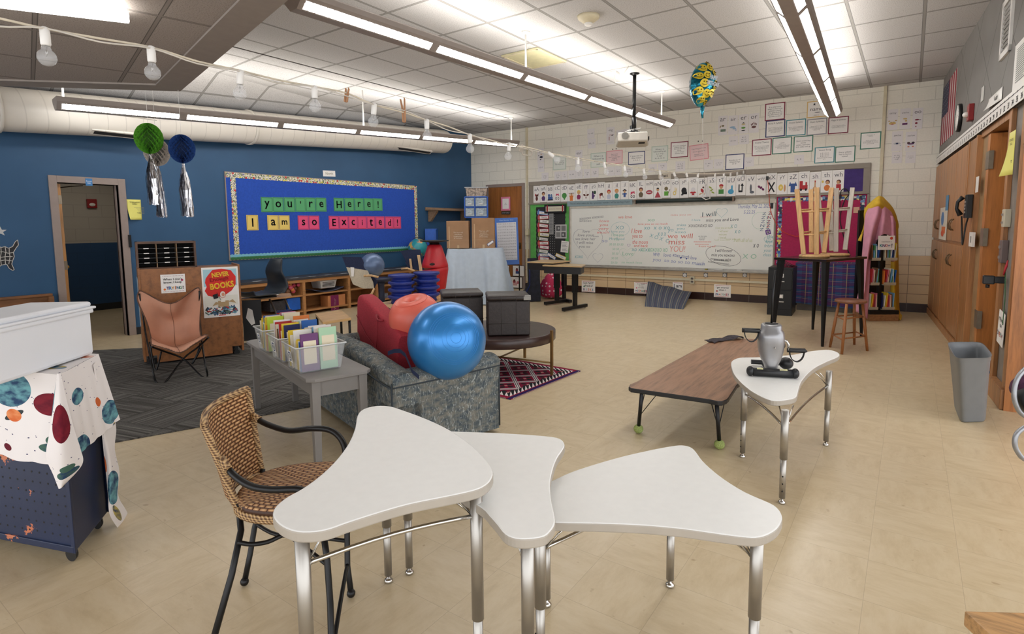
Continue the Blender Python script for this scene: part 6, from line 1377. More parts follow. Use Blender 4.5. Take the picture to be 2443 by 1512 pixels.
PIC=[[('e',0,-.22,.36,.24,BR),('t',-.2,-.0,.3,.16,RD,.5),('t',.2,-.0,.3,.16,BR,-.5),('e',0,-.05,.3,.12,BR)],per(BR,PU),[('r',0,-.22,.7,.18,BU),('e',-.2,-.05,.3,.16,BU),('e',.15,-.06,.3,.16,(90,120,160)),('r',0,-.3,.8,.05,BK)],[('t',-.1,-.05,.5,.1,PK,.6),('t',.15,-.05,.5,.1,PK,-.5),('e',-.16,-.27,.24,.14,BK),('e',.18,-.27,.24,.14,BK),('e',-.16,-.27,.14,.08,(236,233,229)),('e',.18,-.27,.14,.08,(236,233,229))],
  [('e',0,-.12,.7,.28,GR),('e',.02,-.28,.26,.14,GR)],[('r',0,.03,.8,.025,BK),('e',0,-.05,.3,.13,SK),('r',0,-.25,.45,.26,OR),('r',-.26,-.08,.07,.2,SK),('r',.26,-.08,.07,.2,SK)],per(YE,(140,50,90)),[('e',-.22,-.12,.36,.09,BR,-.5),('e',.22,-.12,.36,.09,BR,.5),('r',0,-.1,.04,.36,(150,110,60)),('e',0,-.26,.12,.1,BR)],[('r',-.1,-.17,.26,.3,PU),('e',.18,.0,.3,.18,(50,80,60)),('r',.05,-.2,.3,.07,PU,.8),('e',-.1,.03,.22,.1,BK)],[('e',0,-.15,.5,.14,BR,.5),('r',.2,-.2,.08,.25,BR,.3),('r',-.12,-.26,.08,.2,RD)],
  per((190,60,50),(196,200,214)),per((214,140,60),(70,140,130)),[('r',0,.0,.5,.04,BK),('e',0,.03,.3,.1,BK),('e',0,-.05,.28,.12,SK),('r',0,-.22,.28,.2,BU),('r',0,-.17,.6,.05,BU)],[('t',-.15,-.08,.5,.12,PK,.6),('t',.15,-.05,.5,.1,PK,-.6),('e',-.14,-.28,.24,.14,BK),('e',.16,-.28,.24,.14,BK),('e',-.14,-.28,.13,.08,(236,233,229)),('e',.16,-.28,.13,.08,(236,233,229))],per((110,60,60),(110,96,76)),[('e',0,-.12,.8,.2,(176,66,80)),('e',0,-.12,.62,.05,(236,226,222)),('r',0,-.12,.66,.014,BR)],[('e',0,.02,.34,.14,SK),('e',0,.08,.3,.06,BK),('t',0,-.22,.75,.3,(176,70,80))],[('e',-.02,.0,.44,.18,(122,108,80)),('r',0,-.24,.5,.2,(96,160,60)),('r',.32,-.14,.07,.2,(122,108,80),-.4)],
  [('e',-.06,-.2,.4,.2,(226,204,130)),('e',-.06,-.2,.2,.09,(236,233,229)),('e',.14,-.05,.09,.24,(226,204,130),-.25),('e',.0,-.03,.09,.24,(226,204,130))],[('e',0,-.1,.6,.28,BK),('r',.05,-.22,.6,.12,BK),('e',-.2,-.3,.3,.06,(60,60,66))],[('e',0,-.24,.65,.1,RD),('e',0,-.1,.5,.2,(220,218,220)),('t',.0,-.31,.4,.1,RD)],[('e',.1,.03,.2,.09,BR),('e',.0,-.12,.3,.2,RD,.5),('r',-.18,-.27,.3,.05,SK,.6),('r',.16,-.26,.3,.05,SK,-.5)],[('e',-.15,-.02,.4,.06,(150,170,70),-.6),('e',.0,-.14,.4,.06,(150,170,70),.6),('e',.14,-.26,.4,.06,(150,170,70),-.5)],[('e',0,.04,.46,.14,RD),('e',0,-.04,.36,.13,SK),('r',0,-.24,.55,.2,GR)],[('e',0,-.22,.62,.22,(80,160,200)),('r',.1,-.06,.17,.24,(80,160,200))],
  [('r',-.18,-.12,.12,.32,BK),('r',.14,-.12,.12,.3,BK),('r',-.02,-.27,.42,.08,BK),('t',.14,.05,.36,.12,BK)],[('e',0,-.12,.2,.34,GY),('e',.12,-.3,.44,.12,GY)],[('e',-.2,-.05,.3,.09,(110,44,90),-.8),('e',.0,-.1,.3,.09,(110,44,90),.8),('e',.2,-.18,.3,.09,(110,44,90),-.8)],[('r',0,-.14,.14,.46,BK,.5),('r',0,-.14,.14,.46,BK,-.5)],[('e',-.12,-.13,.46,.26,YE),('e',.26,-.16,.2,.3,SK),('e',-.12,-.13,.2,.1,(236,214,160))],[('r',0,-.18,.42,.36,BU),('t',-.26,.0,.3,.18,BU),('t',.26,.0,.3,.18,BU)],[('r',-.02,-.2,.75,.18,RD),('r',-.25,-.04,.3,.22,RD),('r',.22,-.04,.16,.12,RD),('e',-.25,-.3,.2,.1,BK),('e',.2,-.3,.2,.1,BK)],[('e',0,-.24,.4,.2,SK),('r',0,-.05,.12,.34,SK),('e',0,.08,.12,.06,RD)],[('e',.1,.0,.4,.18,BR),('e',.08,-.03,.3,.14,SK),('e',.06,-.25,.55,.24,OR),('e',-.34,.02,.2,.1,YE)],[('e',.05,.0,.4,.16,BR),('e',.0,-.03,.28,.13,SK),('r',.05,-.24,.42,.24,RD)]]
c0,c1=S(1282,467)[0],S(2000,430)[0];nC=len(cards);step=(c1-c0)/(nC-1);HA=(zmid,ztop)
W0=step*.97
for k,((lt,what),pc)in enumerate(zip(cards,PIC)):
 x=c0+step*k;zc2=(zmid+.012+(ztop-.085))/2+.01*sin(k*2.3);h_=(ztop-.085-zmid-.012);F=BO@TR(x,zc2,KW+.026+(k%2)*.003)
 m=MB(F);m.bx((-W0/2,-h_/2,-.0005),(W0/2,h_/2,.0015));o=tag(m.build('alphabet_card',LAMIN),f'white alphabet card {lt} with {what}','alphabet card','alphabet cards above the whiteboard')
 m=MB(F);text(m,lt,0,h_*.3,W0*.74,h_*.2,.0025);m.build('lettering',flat((96,98,104)),o)
 m=MB(F);line(m,-W0*.4,h_*.19,W0*.4,h_*.19,.003,.0022);line(m,-W0*.4,h_*.41,W0*.4,h_*.41,.003,.0022);m.build('guide_lines',flat((190,190,198)),o)
 cols=[];m=MB(F)
 for j,(sh,px_,py_,a,b,c,*r)in enumerate(pc):
  if c not in cols:cols.append(c)
  m.mat(cols.index(c));shape(m,sh,px_*W0*1.0,py_*h_*1.05-.01,a*W0,b*h_*1.15,.0024+.0003*j,r[0]if r else 0)
 m.build('picture',[flat(c)for c in cols],o)
# whiteboard
xa,xb=xg1+.02,xw1-.03;zwt=(S(1370,500)[1]+S(1840,486)[1])/2+.02
t=thing('whiteboard','large whiteboard covered in faint coloured farewell handwriting','whiteboard',frame(WP('b',1600,640),DXB,NB,UPV))
m=MB();wb(m,xa,xb,zbot+.03,zwt,.002,.022);m.build('writing_surface',M_('whiteboard_gloss',(230,231,225),.22,nz=.008,sc=2,spec=.5),t)
m=MB();wb(m,xa-.03,xa,zbot,zwt+.07,0,.035,.003);wb(m,xb,xb+.03,zbot,zwt+.07,0,.035,.003);wb(m,xa-.03,xb+.03,zwt,zwt+.07,0,.045,.004);m.build('frame',M_('board_cream_frame',(196,190,176),.4),t)
m=MB();wb(m,xa-.03,xb+.03,zbot-.04,zbot+.03,0,.03,.004);wb(m,xa-.03,xb+.03,zbot-.02,zbot,.03,.1,.004);m.build('marker_ledge',M_('alloy_tray',(170,166,158),.35,.5),t)
def hand(s,u,v,wp,hp,c,rot=0,bold=0):
 x,z=S(u,v);w=S(u+wp/2,v)[0]-S(u-wp/2,v)[0];h=S(u,v-hp/2)[1]-S(u,v+hp/2)[1]
 m=MB(BO@TR(x,z,KW+.0225));text(m,s,0,0,w,h,.001,bold,keep=False,rot=rot,slant=.12);m.build('handwriting',flat(c,.5),t)
Zu,Zv=lambda x:1340+x/4.524,lambda y:440+y/4.524
def hz(s,x,y,w,h,c,rot=0,bold=0):hand(s,Zu(x),Zv(y),w/4.524,h/4.524,c,rot,bold)
fB,fR,fG,fT,fK,fY=(140,150,190),(220,130,120),(150,196,172),(126,178,184),(72,76,84),(196,204,160)
hz('Thursday, May 22, 2025',2075,240,350,55,(116,128,180));hz('5.22.25',2030,296,120,35,(116,128,180))
hz('I love',815,500,110,50,(214,100,92));hz('you to',820,565,110,45,(214,100,92));hz('the moon',850,620,165,40,(214,100,92));hz('and back',860,660,150,30,(214,100,92))
hz('we will',1280,555,270,50,fR);hz('miss',1245,620,170,55,fR);hz('YOU!',1250,695,170,65,(228,160,150))
hz('we',1025,755,70,40,fB);hz('love',1145,760,80,40,fB);hz('you  so so so so much',1260,835,560,50,fB,-.06)
hz('I will',1595,320,150,50,(86,104,110),.06);hz('miss you and Love',1735,385,350,45,fK,.02);hz('XOXOXOXO XO',1500,445,260,30,fK);hz('I love',1455,382,90,22,fT)
hz('love you so so much',985,428,320,26,(222,110,104));hz('xo  x o xo',1030,470,280,32,fT);hz('X O X  O',1060,580,220,40,fT,-.3);hz('xo  xoxoxo xo',1000,705,290,40,fG);hz('miss\nyou\nxoxo',1290,475,120,100,fT)
hz('I love you\nMrs\nso so so so\nso so\nso so\nso so\nso so',590,690,150,330,fG);hz('XO',630,465,90,40,fT);hz('I love you so much\nI will never\nmiss you\nI love all',1745,520,180,130,fY);hz('from all of us',1960,600,200,40,fY)
hz('love\nlove your\nwe love her\nI will miss\nyou so',260,590,220,200,(120,122,130));hz('love',375,558,60,18,(120,122,130));hz('xoxoxoxo xoxoxoxo',325,360,260,22,(120,122,130),.08);hz('xoxoxo',260,395,130,18,(120,122,130));hz('love\nyou\nvery\nmuch',458,455,130,150,(222,130,128));
hz('X O',1860,450,70,40,fT);hz('x o',1900,510,60,35,fT);hz('x o',2100,660,60,40,fK);hz('X O',2030,775,150,50,fG);hz('Z Z\nZ N\nZ Z\nN Z\nZ Z',2205,400,110,200,(90,110,140));hz('Z\nN\nZ\nZ',2240,380,30,180,(214,100,92))
hz('We\nlove\nfrom\nyour\nclass',2235,660,90,230,fT);hz('I will forever\nmiss you xoxoxo\nxoxoxo miss',1745,760,250,130,(66,68,76));hz('xoxoxoxoxoxo\nxoxoxoxoxoxoxo',1700,830,230,50,(66,68,76),-.12);hz('we love you\nso much\nforever',1520,575,90,50,(80,84,90));hz('xoxoxoxoxoxoxox\nxoxoxoxoxoxo',1520,632,190,40,(226,120,110));hz('from us all',1570,665,180,22,(226,140,120));hz('xoxo much love',1330,775,260,40,(104,116,170),-.14);hz('so much love',760,840,220,24,fG);hz('Love',720,745,120,40,fG)
for s_,x_,y_,w_,h_,c_ in(('I love you',600,510,160,26,fT),('Mrs Rood',600,585,160,26,fT),('xo xo xo',860,705,200,30,fT),('x o x',1085,535,90,40,fT),('miss you so',1290,330,220,18,fR),('we love',690,350,150,34,fR),('xo',970,385,80,24,fG),('you are the best',1560,350,120,14,fR),('so',470,610,60,26,fB),('I will miss you',1730,600,170,18,fY),('love you all',1850,590,150,22,fY),('xoxo',190,780,90,30,fT),('Mrs\nRood',2237,600,60,50,fT),('yo',1180,500,60,40,fT),('much',1500,860,90,24,fB)):hz(s_,x_,y_,w_,h_,c_)
m=MB(BO@TR(0,0,KW+.0225));
def hl(k,x,y,w,h,c,mt_=.006,rot=0):
 X_,Z_=S(Zu(x),Zv(y));w2=S(Zu(x+w/2),Zv(y))[0]-S(Zu(x-w/2),Zv(y))[0];h2=S(Zu(x),Zv(y-h/2))[1]-S(Zu(x),Zv(y+h/2))[1];m=MB(BO@TR(0,0,KW+.0225));outline(m,k,X_,Z_,w2,h2,mt_,.001,rot=rot);m.build('drawn_outline',flat(c,.5),t)
hl('h',285,615,320,350,(130,136,146));hl('h',395,785,110,110,(150,156,170));hl('h',1730,300,120,110,fT);hl('e',1745,770,390,200,(80,82,90),.006,-.25);hl('h',2235,600,100,90,fT);hl('e',2135,390,160,180,fG,.004);hl('h',710,745,170,140,fG,.004);hl('h',728,655,32,34,(150,110,170));hl('e',635,480,200,150,fT,.004)
m=MB(BO@TR(0,0,KW+.0225));q=[(1290,790,22,'h'),(1350,800,16,'s')]
for x,y,w,k in q:X_,Z_=S(Zu(x),Zv(y));m=MB(BO@TR(0,0,KW+.0225));shape(m,k,X_,Z_,.045,.045,.0015);m.build('blue_heart' if k=='h' else 'blue_star',flat((60,80,150)),t)
sheet('magnet','small black magnet at the top right of the whiteboard','magnet','b',1841.5,491,7,13,col=(40,40,42),off=.024);
sheet('framed_picture','tiny purple framed picture stuck on the right end of the whiteboard','picture','b',1832.5,553.5,12,11,col=(226,220,228),border=(104,60,140),bw=.22,off=.024,tilt=.2,pics=[('e',0,0,.3,.4,(60,50,70))])
for nm,lab,u,L_,c_ in(('eraser','small yellow eraser on the whiteboard ledge',1684,.05,(170,160,60)),('marker','white marker lying on the whiteboard ledge left of the yellow note',1706,.16,(210,210,206)),('marker','short white marker at the right of the whiteboard ledge',1760,.1,(224,224,220))):
 x=S(u,636)[0];m=MB(BO);m.cyl((x,zbot+.012,KW+.07),(x+L_,zbot+.012,KW+.07),.011,n=10);tag(m.build(nm,flat(c_)),lab,nm if nm=='marker' else 'eraser')
# rolled projection screen
t=thing('screen_roller','dark green rolled map screen above the whiteboard','roller',frame(WP('b',1636,480),DXB,NB,UPV));(x0,z0_),(x1,z1_)=S(1522,482),S(1750,474);zq=(z0_+z1_)/2;F=BO
m=MB(F);m.cyl((x0,zq,KW+.1),(x1,zq,KW+.1),.038,n=20);m.build('roller',M_('dark_green_roller',(40,52,50),.4),t)
m=MB(F);
for x in(x0-.03,x1):m.bx((x,zq-.045,KW+.0),(x+.03,zq+.045,KW+.13),.006)
m.build('end_brackets',M_('bracket_brown',(120,100,84),.5),t)
(x0,z0_),(x1,z1_)=S(1356,490),S(1511,478);zq=(z0_+z1_)/2;m=MB(F);m.bx((x0,zq-.055,KW+.055),(x1,zq+.055,KW+.06));o=tag(m.build('banner',flat((138,158,164),.6)),'grey blue paper banner of handwriting along the rail above the whiteboard','banner')
m=MB(F);text(m,'This isn\'t what makes the day, I promise I wonder I will be teaching Them!',(x0+x1)/2,zq,(x1-x0)*.92,.05,KW+.062,keep=False,slant=.2);m.build('lettering',flat((70,82,92)),o)
# green and black name board
t=thing('name_board','green and black bulletin board left of the whiteboard','bulletin board',frame(WP('b',1317,620),DXB,NB,UPV));xa0=xl_;xb0=xg1-.035
m=MB();wb(m,xa0,xb0,zbot,zmid-.03,.001,.02);m.build('green_backing',M_('lime_felt',(92,168,84),.8),t)
BDOT=NT('black_dotted');v=BDOT.n('TexVoronoi',{'Vector':BDOT.obj(),'Scale':19,'Randomness':0});BDM=BDOT.fin(BDOT.mix(BDOT.math('LESS_THAN',v.outputs['Distance'],.14),rgb((36,36,38)),rgb((200,200,196))),.7)
N=26;pl=[];w2=(xb0-xa0)*.37;cx=(xa0+xb0)/2+.03;z0_,z1_=zbot+.05,zmid-.09
for k in range(N):pl.append((cx+w2+.012*(k%2),z0_+(z1_-z0_)*k/N))
for k in range(N):pl.append((cx+w2-2*w2*k/N,z1_+.0))
for k in range(N):pl.append((cx-w2-.012*(k%2),z1_-(z1_-z0_)*k/N))
m=MB(BO);m.prism(pl,KW+.02,KW+.023);m.build('black_paper',BDM,t)
m=MB();wb(m,xa0-.03,xa0,zbot-.02,zmid-.03,0,.035,.003);wb(m,xb0,xb0+.03,zbot-.02,zmid-.03,0,.035,.003);m.build('frame',FRM,t)
tagn=['Line Leader','Reading','Math','Writing','Lunch','Recess','Science','Music','Art','Library','Snack','Gym']
tcs=[(90,130,190),(190,50,60),(120,120,90),(190,60,70),(200,40,60),(180,170,80),(70,80,60),(200,60,50),(180,60,90),(90,120,80),(100,120,170),(200,80,90)]
tcn=['light blue','red','olive','rose','crimson','yellow','dark green','orange red','berry','green','slate blue','salmon']
for k,v in enumerate((508,518.5,528,538,549.5,559.5,570,580,589.5,599,608,617)):
 sheet('schedule_card',f'white schedule card with {tcn[k]} border reading {tagn[k]} on the green board','schedule card','b',1295+(k%3),v,26,8.6,border=tcs[k],bw=.14,lines=[(tagn[k],.12,0,.6,.5,(60,60,60))],off=.026+.002*(k%2),tilt=(-.12,.02,-.08)[k%3],group='schedule cards on the green and black board',pics=[('e',-.38,0,.13,.55,tcs[k])])
sheet('schedule_card','tilted blue schedule card reading Library at the foot of the green board','schedule card','b',1316,611,22,8,border=(60,90,150),bw=.14,lines=[('Library',.1,0,.6,.5,(60,60,60))],off=.03,tilt=-.5,group='schedule cards on the green and black board')
sheet('schedule_card','tilted yellow schedule card reading Gym at the foot of the green board','schedule card','b',1338,612,26,8.5,border=(206,176,70),bw=.14,lines=[('Gym',.1,0,.4,.5,(60,60,60))],off=.03,tilt=-.35,group='schedule cards on the green and black board')
def faint(u,v,wp,hp,n,o,col=(150,150,152),margin=.8,w='b',off=.03):
 p,W_,H_=wsize(w,u,v,wp,hp,off);m=MB(WF(w,p))
 for k in range(n):line(m,-W_*margin/2,H_*(.4-.8*k/max(1,n-1)),W_*margin*(.5-.12*((k*7)%3)),H_*(.4-.8*k/max(1,n-1)),H_*.3/n,.006)
 m.build('print_lines',flat(col),o)
o=sheet('paper_strip','narrow grey paper strip on the green and black board','paper','b',1315.5,534,10.5,50,col=(150,150,148),off=.026);faint(1315.5,534,10,48,12,o,(110,110,112))
sheet('photo_sheet','sheet of four grey photographs on the green and black board','photo sheet','b',1338.5,552,27,33,col=(190,190,188),off=.026,pics=[('r',-.23,.23,.38,.4,(90,90,92)),('r',.23,.23,.38,.4,(120,120,120)),('r',-.23,-.23,.38,.4,(130,130,128)),('r',.23,-.23,.38,.4,(84,84,86)),('e',-.2,.23,.16,.2,(170,170,170)),('e',.2,-.23,.16,.2,(176,176,176))])
o=sheet('notice','white notice pinned at the lower right of the green and black board','notice','b',1347.5,588.5,18,27,off=.028,tilt=-.1);faint(1347.5,588.5,16,24,7,o)
sheet('framed_sign','small black framed cream sign with ladybirds above the green board','sign','b',1325,498,51,20,col=(206,200,180),border=(26,26,28),bw=.2,th=.02,off=.05,lines=[('welcome friends',0,0,.55,.25,(150,120,110))],pics=[('e',-.36,.05,.08,.3,(150,40,50)),('e',.36,.05,.08,.3,(150,40,50))])
# pink board
t=thing('pink_bulletin_board','raspberry pink bulletin board with multicoloured border right of the whiteboard','bulletin board',frame(WP('b',1960,640),DXB,NB,UPV));xc,xd=xw1+.005,xr_
m=MB();wb(m,xc,xd,.62,zmid-.03,.001,.018);m.build('pink_paper',M_('raspberry_paper',(172,34,84),.8,nz=.04,sc=30),t)
PB_=NT('pennant_border');vv=PB_.n('TexVoronoi',{'Vector':PB_.obj(),'Scale':24,'Randomness':.35});hc=PB_.xyz(vv.outputs['Color'])[0];PBM=PB_.fin(PB_.ramp(hc,[(0,(60,96,160)),(.25,(222,206,110)),(.45,(40,50,80)),(.6,(226,222,214)),(.75,(120,150,190)),(.9,(170,60,110))],True),.6)
for a in((xc+.02,zmid-.13,xd-.02,zmid-.045),(xc+.02,.64,xc+.1,zmid-.05),(xd-.1,.64,xd-.02,zmid-.05),(xc+.02,.64,xd-.02,.71)):
 m=MB(BO);x0,z0_,x1,z1_=a;n=max(2,int(max(x1-x0,z1_-z0_)/.05));hor=(x1-x0)>(z1_-z0_);pl=[]
 if hor:pl=[(x0,z1_)]+[(x0+(x1-x0)*k/(2*n),z0_+(.02 if k%2 else 0))for k in range(2*n+1)]+[(x1,z1_)]
 else:pl=[(x0+(.018 if k%2 else 0),z0_+(z1_-z0_)*k/(2*n))for k in range(2*n+1)]+[(x1-(.018 if k%2 else 0),z1_-(z1_-z0_)*k/(2*n))for k in range(2*n+1)]
 m.prism(pl,KW+.018,KW+.021);m.build('border_strip',PBM,t)
m=MB();wb(m,xd,xd+.035,.6,zmid-.03,0,.035,.003);wb(m,xc-.03,xc,.6,zmid-.03,0,.035,.003);wb(m,xc-.03,xd+.035,.58,.61,0,.035,.003);m.build('frame',FRM,t)
sheet('sticky_note','peach sticky note at the upper right of the pink board','note','b',2043,501,14,14,col=(222,176,150),off=.024)
# paper signs and outlets under the whiteboard
def tinysign(u,v,wp,hp,l1,l2,lab,pcol):
 o=sheet('motto_sign',lab,'sign','b',u,v,wp,hp,lines=[(l1,.0,.18,.78,.42,(40,40,44))],off=.003,bold=.02)
 p,W_,H_=wsize('b',u,v,wp,hp,.003);F=WF('b',p);cs=[(90,60,130),(60,130,190),(206,60,50),(220,120,50),(50,110,150),(70,150,90),(40,40,60),(190,60,90),(60,60,90)]
 n=len(l2)
 for k,ch in enumerate(l2):
  if ch==' ':continue
  m=MB(F);text(m,ch,W_*(-.4+.8*(k+.5)/n),-.28*H_,W_*.8/n*.9,H_*.18,.006,bold=.04);m.build('lettering',flat(cs[k%9]),o)
 m=MB(F);shape(m,'e',-.32*W_,-.02*H_,.1*W_,.12*H_,.006);m.build('picture',flat(pcol),o)
 m=MB(F);line(m,-.42*W_,.43*H_,.42*W_,.43*H_,.006,.006);line(m,-.42*W_,-.43*H_,.42*W_,-.43*H_,.006,.006);m.build('border_dashes',flat((190,70,80)),o)
tinysign(1404,683,32,27,'I am NOT\nafraid of','RISKS','white sign reading I am NOT afraid of, below the left part of the whiteboard',(60,140,110));tinysign(1530,686.5,34,27,'It is OKAY\nfor me\nto make','MISTAKES','white sign about making MISTAKES left of the striped cushion',(214,90,130));tinysign(1617,686,24,26,'I am','KIND','white sign mostly hidden behind the striped cushion',(80,90,140));tinysign(1723.5,694,40,30,'I get smarter\nwhen I','PRACTICE!','white sign reading I get smarter when I PRACTICE!',(190,60,60))
nth=['leftmost','second from left','third from left','rightmost']
for k,u in enumerate((1634,1684,1729,1777)):
 p,W_,H_=wsize('b',u,656,10,10,0);F=WF('b',p);m=MB(F);m.bx((-W_/2,-H_/2,0),(W_/2,H_/2,.012),.004);o=tag(m.build('data_plate',M_('plate_grey',(120,118,116),.4)),f'{nth[k]} of four small round faced wall plates under the whiteboard','wall plate','wall plates under the whiteboard')
 m=MB(F);shape(m,'e',0,0,W_*.8,H_*.8,.013);q=m.build('round_face',PAPER,o);m=MB(F)
 for x in(-.2,0,.2):shape(m,'r',x*W_,.0,.1*W_,.16*H_,.0145)
 m.build('slots',DARKM,q)
for u,v,w_,h_,lab in((1652.5,667.5,11,17,'cream double outlet box on the raceway above the striped cushion'),(1318,660,7,13,'black outlet beside the leg of the rear black desk')):
 p,W_,H_=wsize('b',u,v,w_,h_,0);F=WF('b',p);m=MB(F);m.bx((-W_/2,-H_/2,0),(W_/2,H_/2,.05),.005);o=tag(m.build('outlet',IVORY if u>1500 else BLACKP),lab,'outlet');m=MB(F)
 for y in(-.22,.22):m.bx((-W_*.28,(y-.14)*H_,.05),(W_*.28,(y+.14)*H_,.053))
 m.build('sockets',M_('socket_brown',(90,80,70),.5)if u>1500 else PAPER,o)
p,W_,H_=wsize('b',1261,553,8,15,0);m=MB(WF('b',p));m.bx((-W_/2,-H_/2,.036),(W_/2,H_/2,.09),.008);tag(m.build('switch_box',IVORY),'cream switch box on the conduit beside the back wood door','switch')
# ---- posters over the whiteboard
MAR,NVY,TEA,GRN2,GRY,YEL,PKB,GBD=(130,44,66),(44,56,104),(70,140,150),(60,120,100),(150,148,156),(222,184,110),(222,150,156),(190,204,190)
Z5=lambda x,y:(1640+x/4.072,200+y/4.072);Z4=lambda x,y:(1240+x/5.552,230+y/5.552)
def rules(Z,x0,y0,x1,y1,head,body,bc,lab,bg=None,tilt=.0,small=0):
 s=4.072 if Z is Z5 else 5.552;u,v=Z((x0+x1)/2,(y0+y1)/2)
 L=[]
 if head:L.append((head,0,.3,.72,.13,(60,62,70)))
 L.append((body,0,-.08 if head else 0,.74 if not small else .62,.56 if head else .68,(84,84,90)))
 return sheet('rule_poster',lab,'poster','b',u,v,(x1-x0)/s,(y1-y0)/s,border=bc,col=bg,bw=.055,lines=L,off=.002,tilt=tilt)
rules(Z5,755,185,948,353,None,'R is only bossy\nwhen he has to go\nbehind a vowel.\nIf he goes first, he\nlets the vowel say\nits own sound.',MAR,'maroon edged poster reading R is only bossy when he has to go behind a vowel')
u,v=Z5(1256,245);sheet('rule_poster','yellow edged poster with a star and the word name behind the right pendant light','poster','b',u,v,46,39,border=YEL,bw=.05,lines=[('name',0,-.02,.62,.2,(60,60,64)),('silent e',0,-.36,.4,.07,(160,150,140))],off=.002,pics=[('s',-.12,.3,.16,.2,(40,44,60)),('e',.05,-.2,.3,.04,(40,44,60))])
rules(Z5,760,352,948,515,'Bossy R Syllable','Bossy R always controls the\nvowel sound when the vowel\nteaches in front of the R. If\nthe vowel is behind the R, it\nhas no effect on it.',NVY,'navy edged poster headed Bossy R Syllable')
rules(Z5,958,345,1150,503,'Closed Syllables','Always end in a consonant.\nThe consonant closes the\ndoor so the vowel sound\nis always short.',TEA,'teal edged poster headed Closed Syllables')
rules(Z5,1162,338,1355,495,'Open Syllables','Always end in a vowel.\nNothing closes the door so\nthe vowel sound is\nalways long.',GRY,'grey edged poster headed Open Syllables')
rules(Z5,1368,320,1565,482,'Magic E Syllables','Always end with a vowel\nconsonant e. Magic E makes the\nother vowel say its name.',MAR,'maroon edged poster headed Magic E Syllables')
rules(Z5,628,537,817,697,'Vowel Teams','Have two or more vowels\nthat often make the short,\nmake the long sound or\nanother sound\n(ea, ay, ea, oo, ew )',MAR,'maroon edged poster headed Vowel Teams')
rules(Z5,825,518,1013,680,None,'1 syllable\n1 short vowel\n+ 1 consonant at the end\n2 double the consonant\nfor most words',GRN2,'green edged poster reading 1 syllable 1 short vowel')
rules(Z5,1032,505,1220,662,None,'Short vowel key\nwords\nantler, exercise,\nitch, odd, and up',GRN2,'green edged poster reading Short vowel key words')
rules(Z5,1235,612,1430,768,'Vowel Song','A, E, I, O, U,\nA, E, I, O, U,\nA, E, I, O, U,\nAnd sometimes there\nis Y.',TEA,'teal edged poster headed Vowel Song')
rules(Z5,1435,605,1630,760,None,'Every syllable\nhas to have a\nvowel!',GRN2,'green edged poster reading Every syllable has to have a vowel!',small=1)
rules(Z5,1680,470,1880,632,'Consonant - le\nSyllables','Always end with a\nconsonant then -le, and are\nthe last syllable, found at the\nend of words.',GRN2,'green edged poster headed Consonant -le Syllables')
rules(Z5,370,682,552,832,None,'Scaredy cat "V"\nalways brings\nan "E".',NVY,'navy edged poster about Scaredy cat V',small=1)
rules(Z5,22,588,205,738,None,'If you the grand friend is\nN,\nthat you gotta turn in\nin,\nbecause n and k\ntogether like you!',PKB,'pink poster under two dots, behind the balloon string',(232,202,202),.06)
rules(Z4,440,785,612,972,None,'Always spell each\nsyllable words as\neasy as you can!',GBD,'pale green poster reading Always spell, leftmost of the posters',(222,226,218))
rules(Z4,940,745,1145,940,None,'When i is\nfollowed by\ne, i, or y\nsoft',GBD,'pale green poster left of the pink short vowel poster',(222,226,218))
rules(Z4,1148,715,1362,895,None,'Short vowel\nhamburger!\nThere is a silent letter\nsandwich\nck, dge, tch',PKB,'pink Short vowel poster left of the projector',(230,202,202))
rules(Z4,1438,730,1658,900,None,'C goes with the\nother letters\na, o, u, c',NVY,'navy edged poster partly hidden by the projector')
rules(Z4,1745,655,1965,862,None,'When c is\nfollowed by an\ne, i, or y\nit says\nss, ss, ss, ss',GBD,'pale green poster right of the projector',(222,226,218))
rules(Z4,2000,600,2232,808,None,'When two vowels go\nwalking, then the\nfirst one does the\ntalking.\nAnd he says his\nalphabet name.',MAR,'maroon edged poster reading When two vowels go walking')
for lab,cs in(('pair of dots like eyes above the pink Short vowel poster',((1462,356),(1470,355))),('pair of dots like eyes above the pink poster behind the balloon string',((1666,337),(1676,336.5)))):
 m=MB()
 for u,v in cs:m.at(WF('b',WP('b',u,v,.002)));shape(m,'e',0,0,.022,.022,.001)
 tag(m.build('eye_dots',flat((50,50,54))),lab,'dots')
def sound(Z,x0,y0,x1,y1,head,pics,lab,tcol=(90,90,96)):
 s=4.072 if Z is Z5 else 5.552;u,v=Z((x0+x1)/2,(y0+y1)/2)
 return sheet('sound_card',lab,'sound card','b',u,v,(x1-x0)/s,(y1-y0)/s,lines=[(head,0,.3,.66,.16,tcol)],pics=pics,off=.002,col=(225,221,221))
sound(Z5,300,312,388,498,'ar',[('e',.02,-.02,.3,.2,(122,110,84)),('r',.05,-.26,.56,.28,(110,126,112)),('r',-.25,-.06,.1,.26,(150,130,100),-.5)],'ar sound card with a saluting figure');sound(Z5,398,307,490,492,'air',[('e',-.05,-.12,.6,.2,(150,180,206)),('e',.14,-.2,.4,.15,(150,180,206)),('e',.3,-.28,.2,.07,(130,160,200))],'air sound card with a blue cloud')
sound(Z5,498,297,592,482,'er',[('e',0,-.02,.4,.16,(206,190,140)),('t',.0,.06,.34,.1,BK),('e',0,-.2,.44,.2,(100,150,70)),('e',0,-.34,.4,.1,BK)],'er sound card with a jumping figure in green');sound(Z5,598,287,695,475,'or',[('e',0,-.2,.46,.26,(110,76,76))]+[('e',(-.24+.12*k),-.0-.04*abs(k-2),.09,.24,(110,76,76),-.15*(k-2))for k in range(5)],'or sound card with a dark hand')
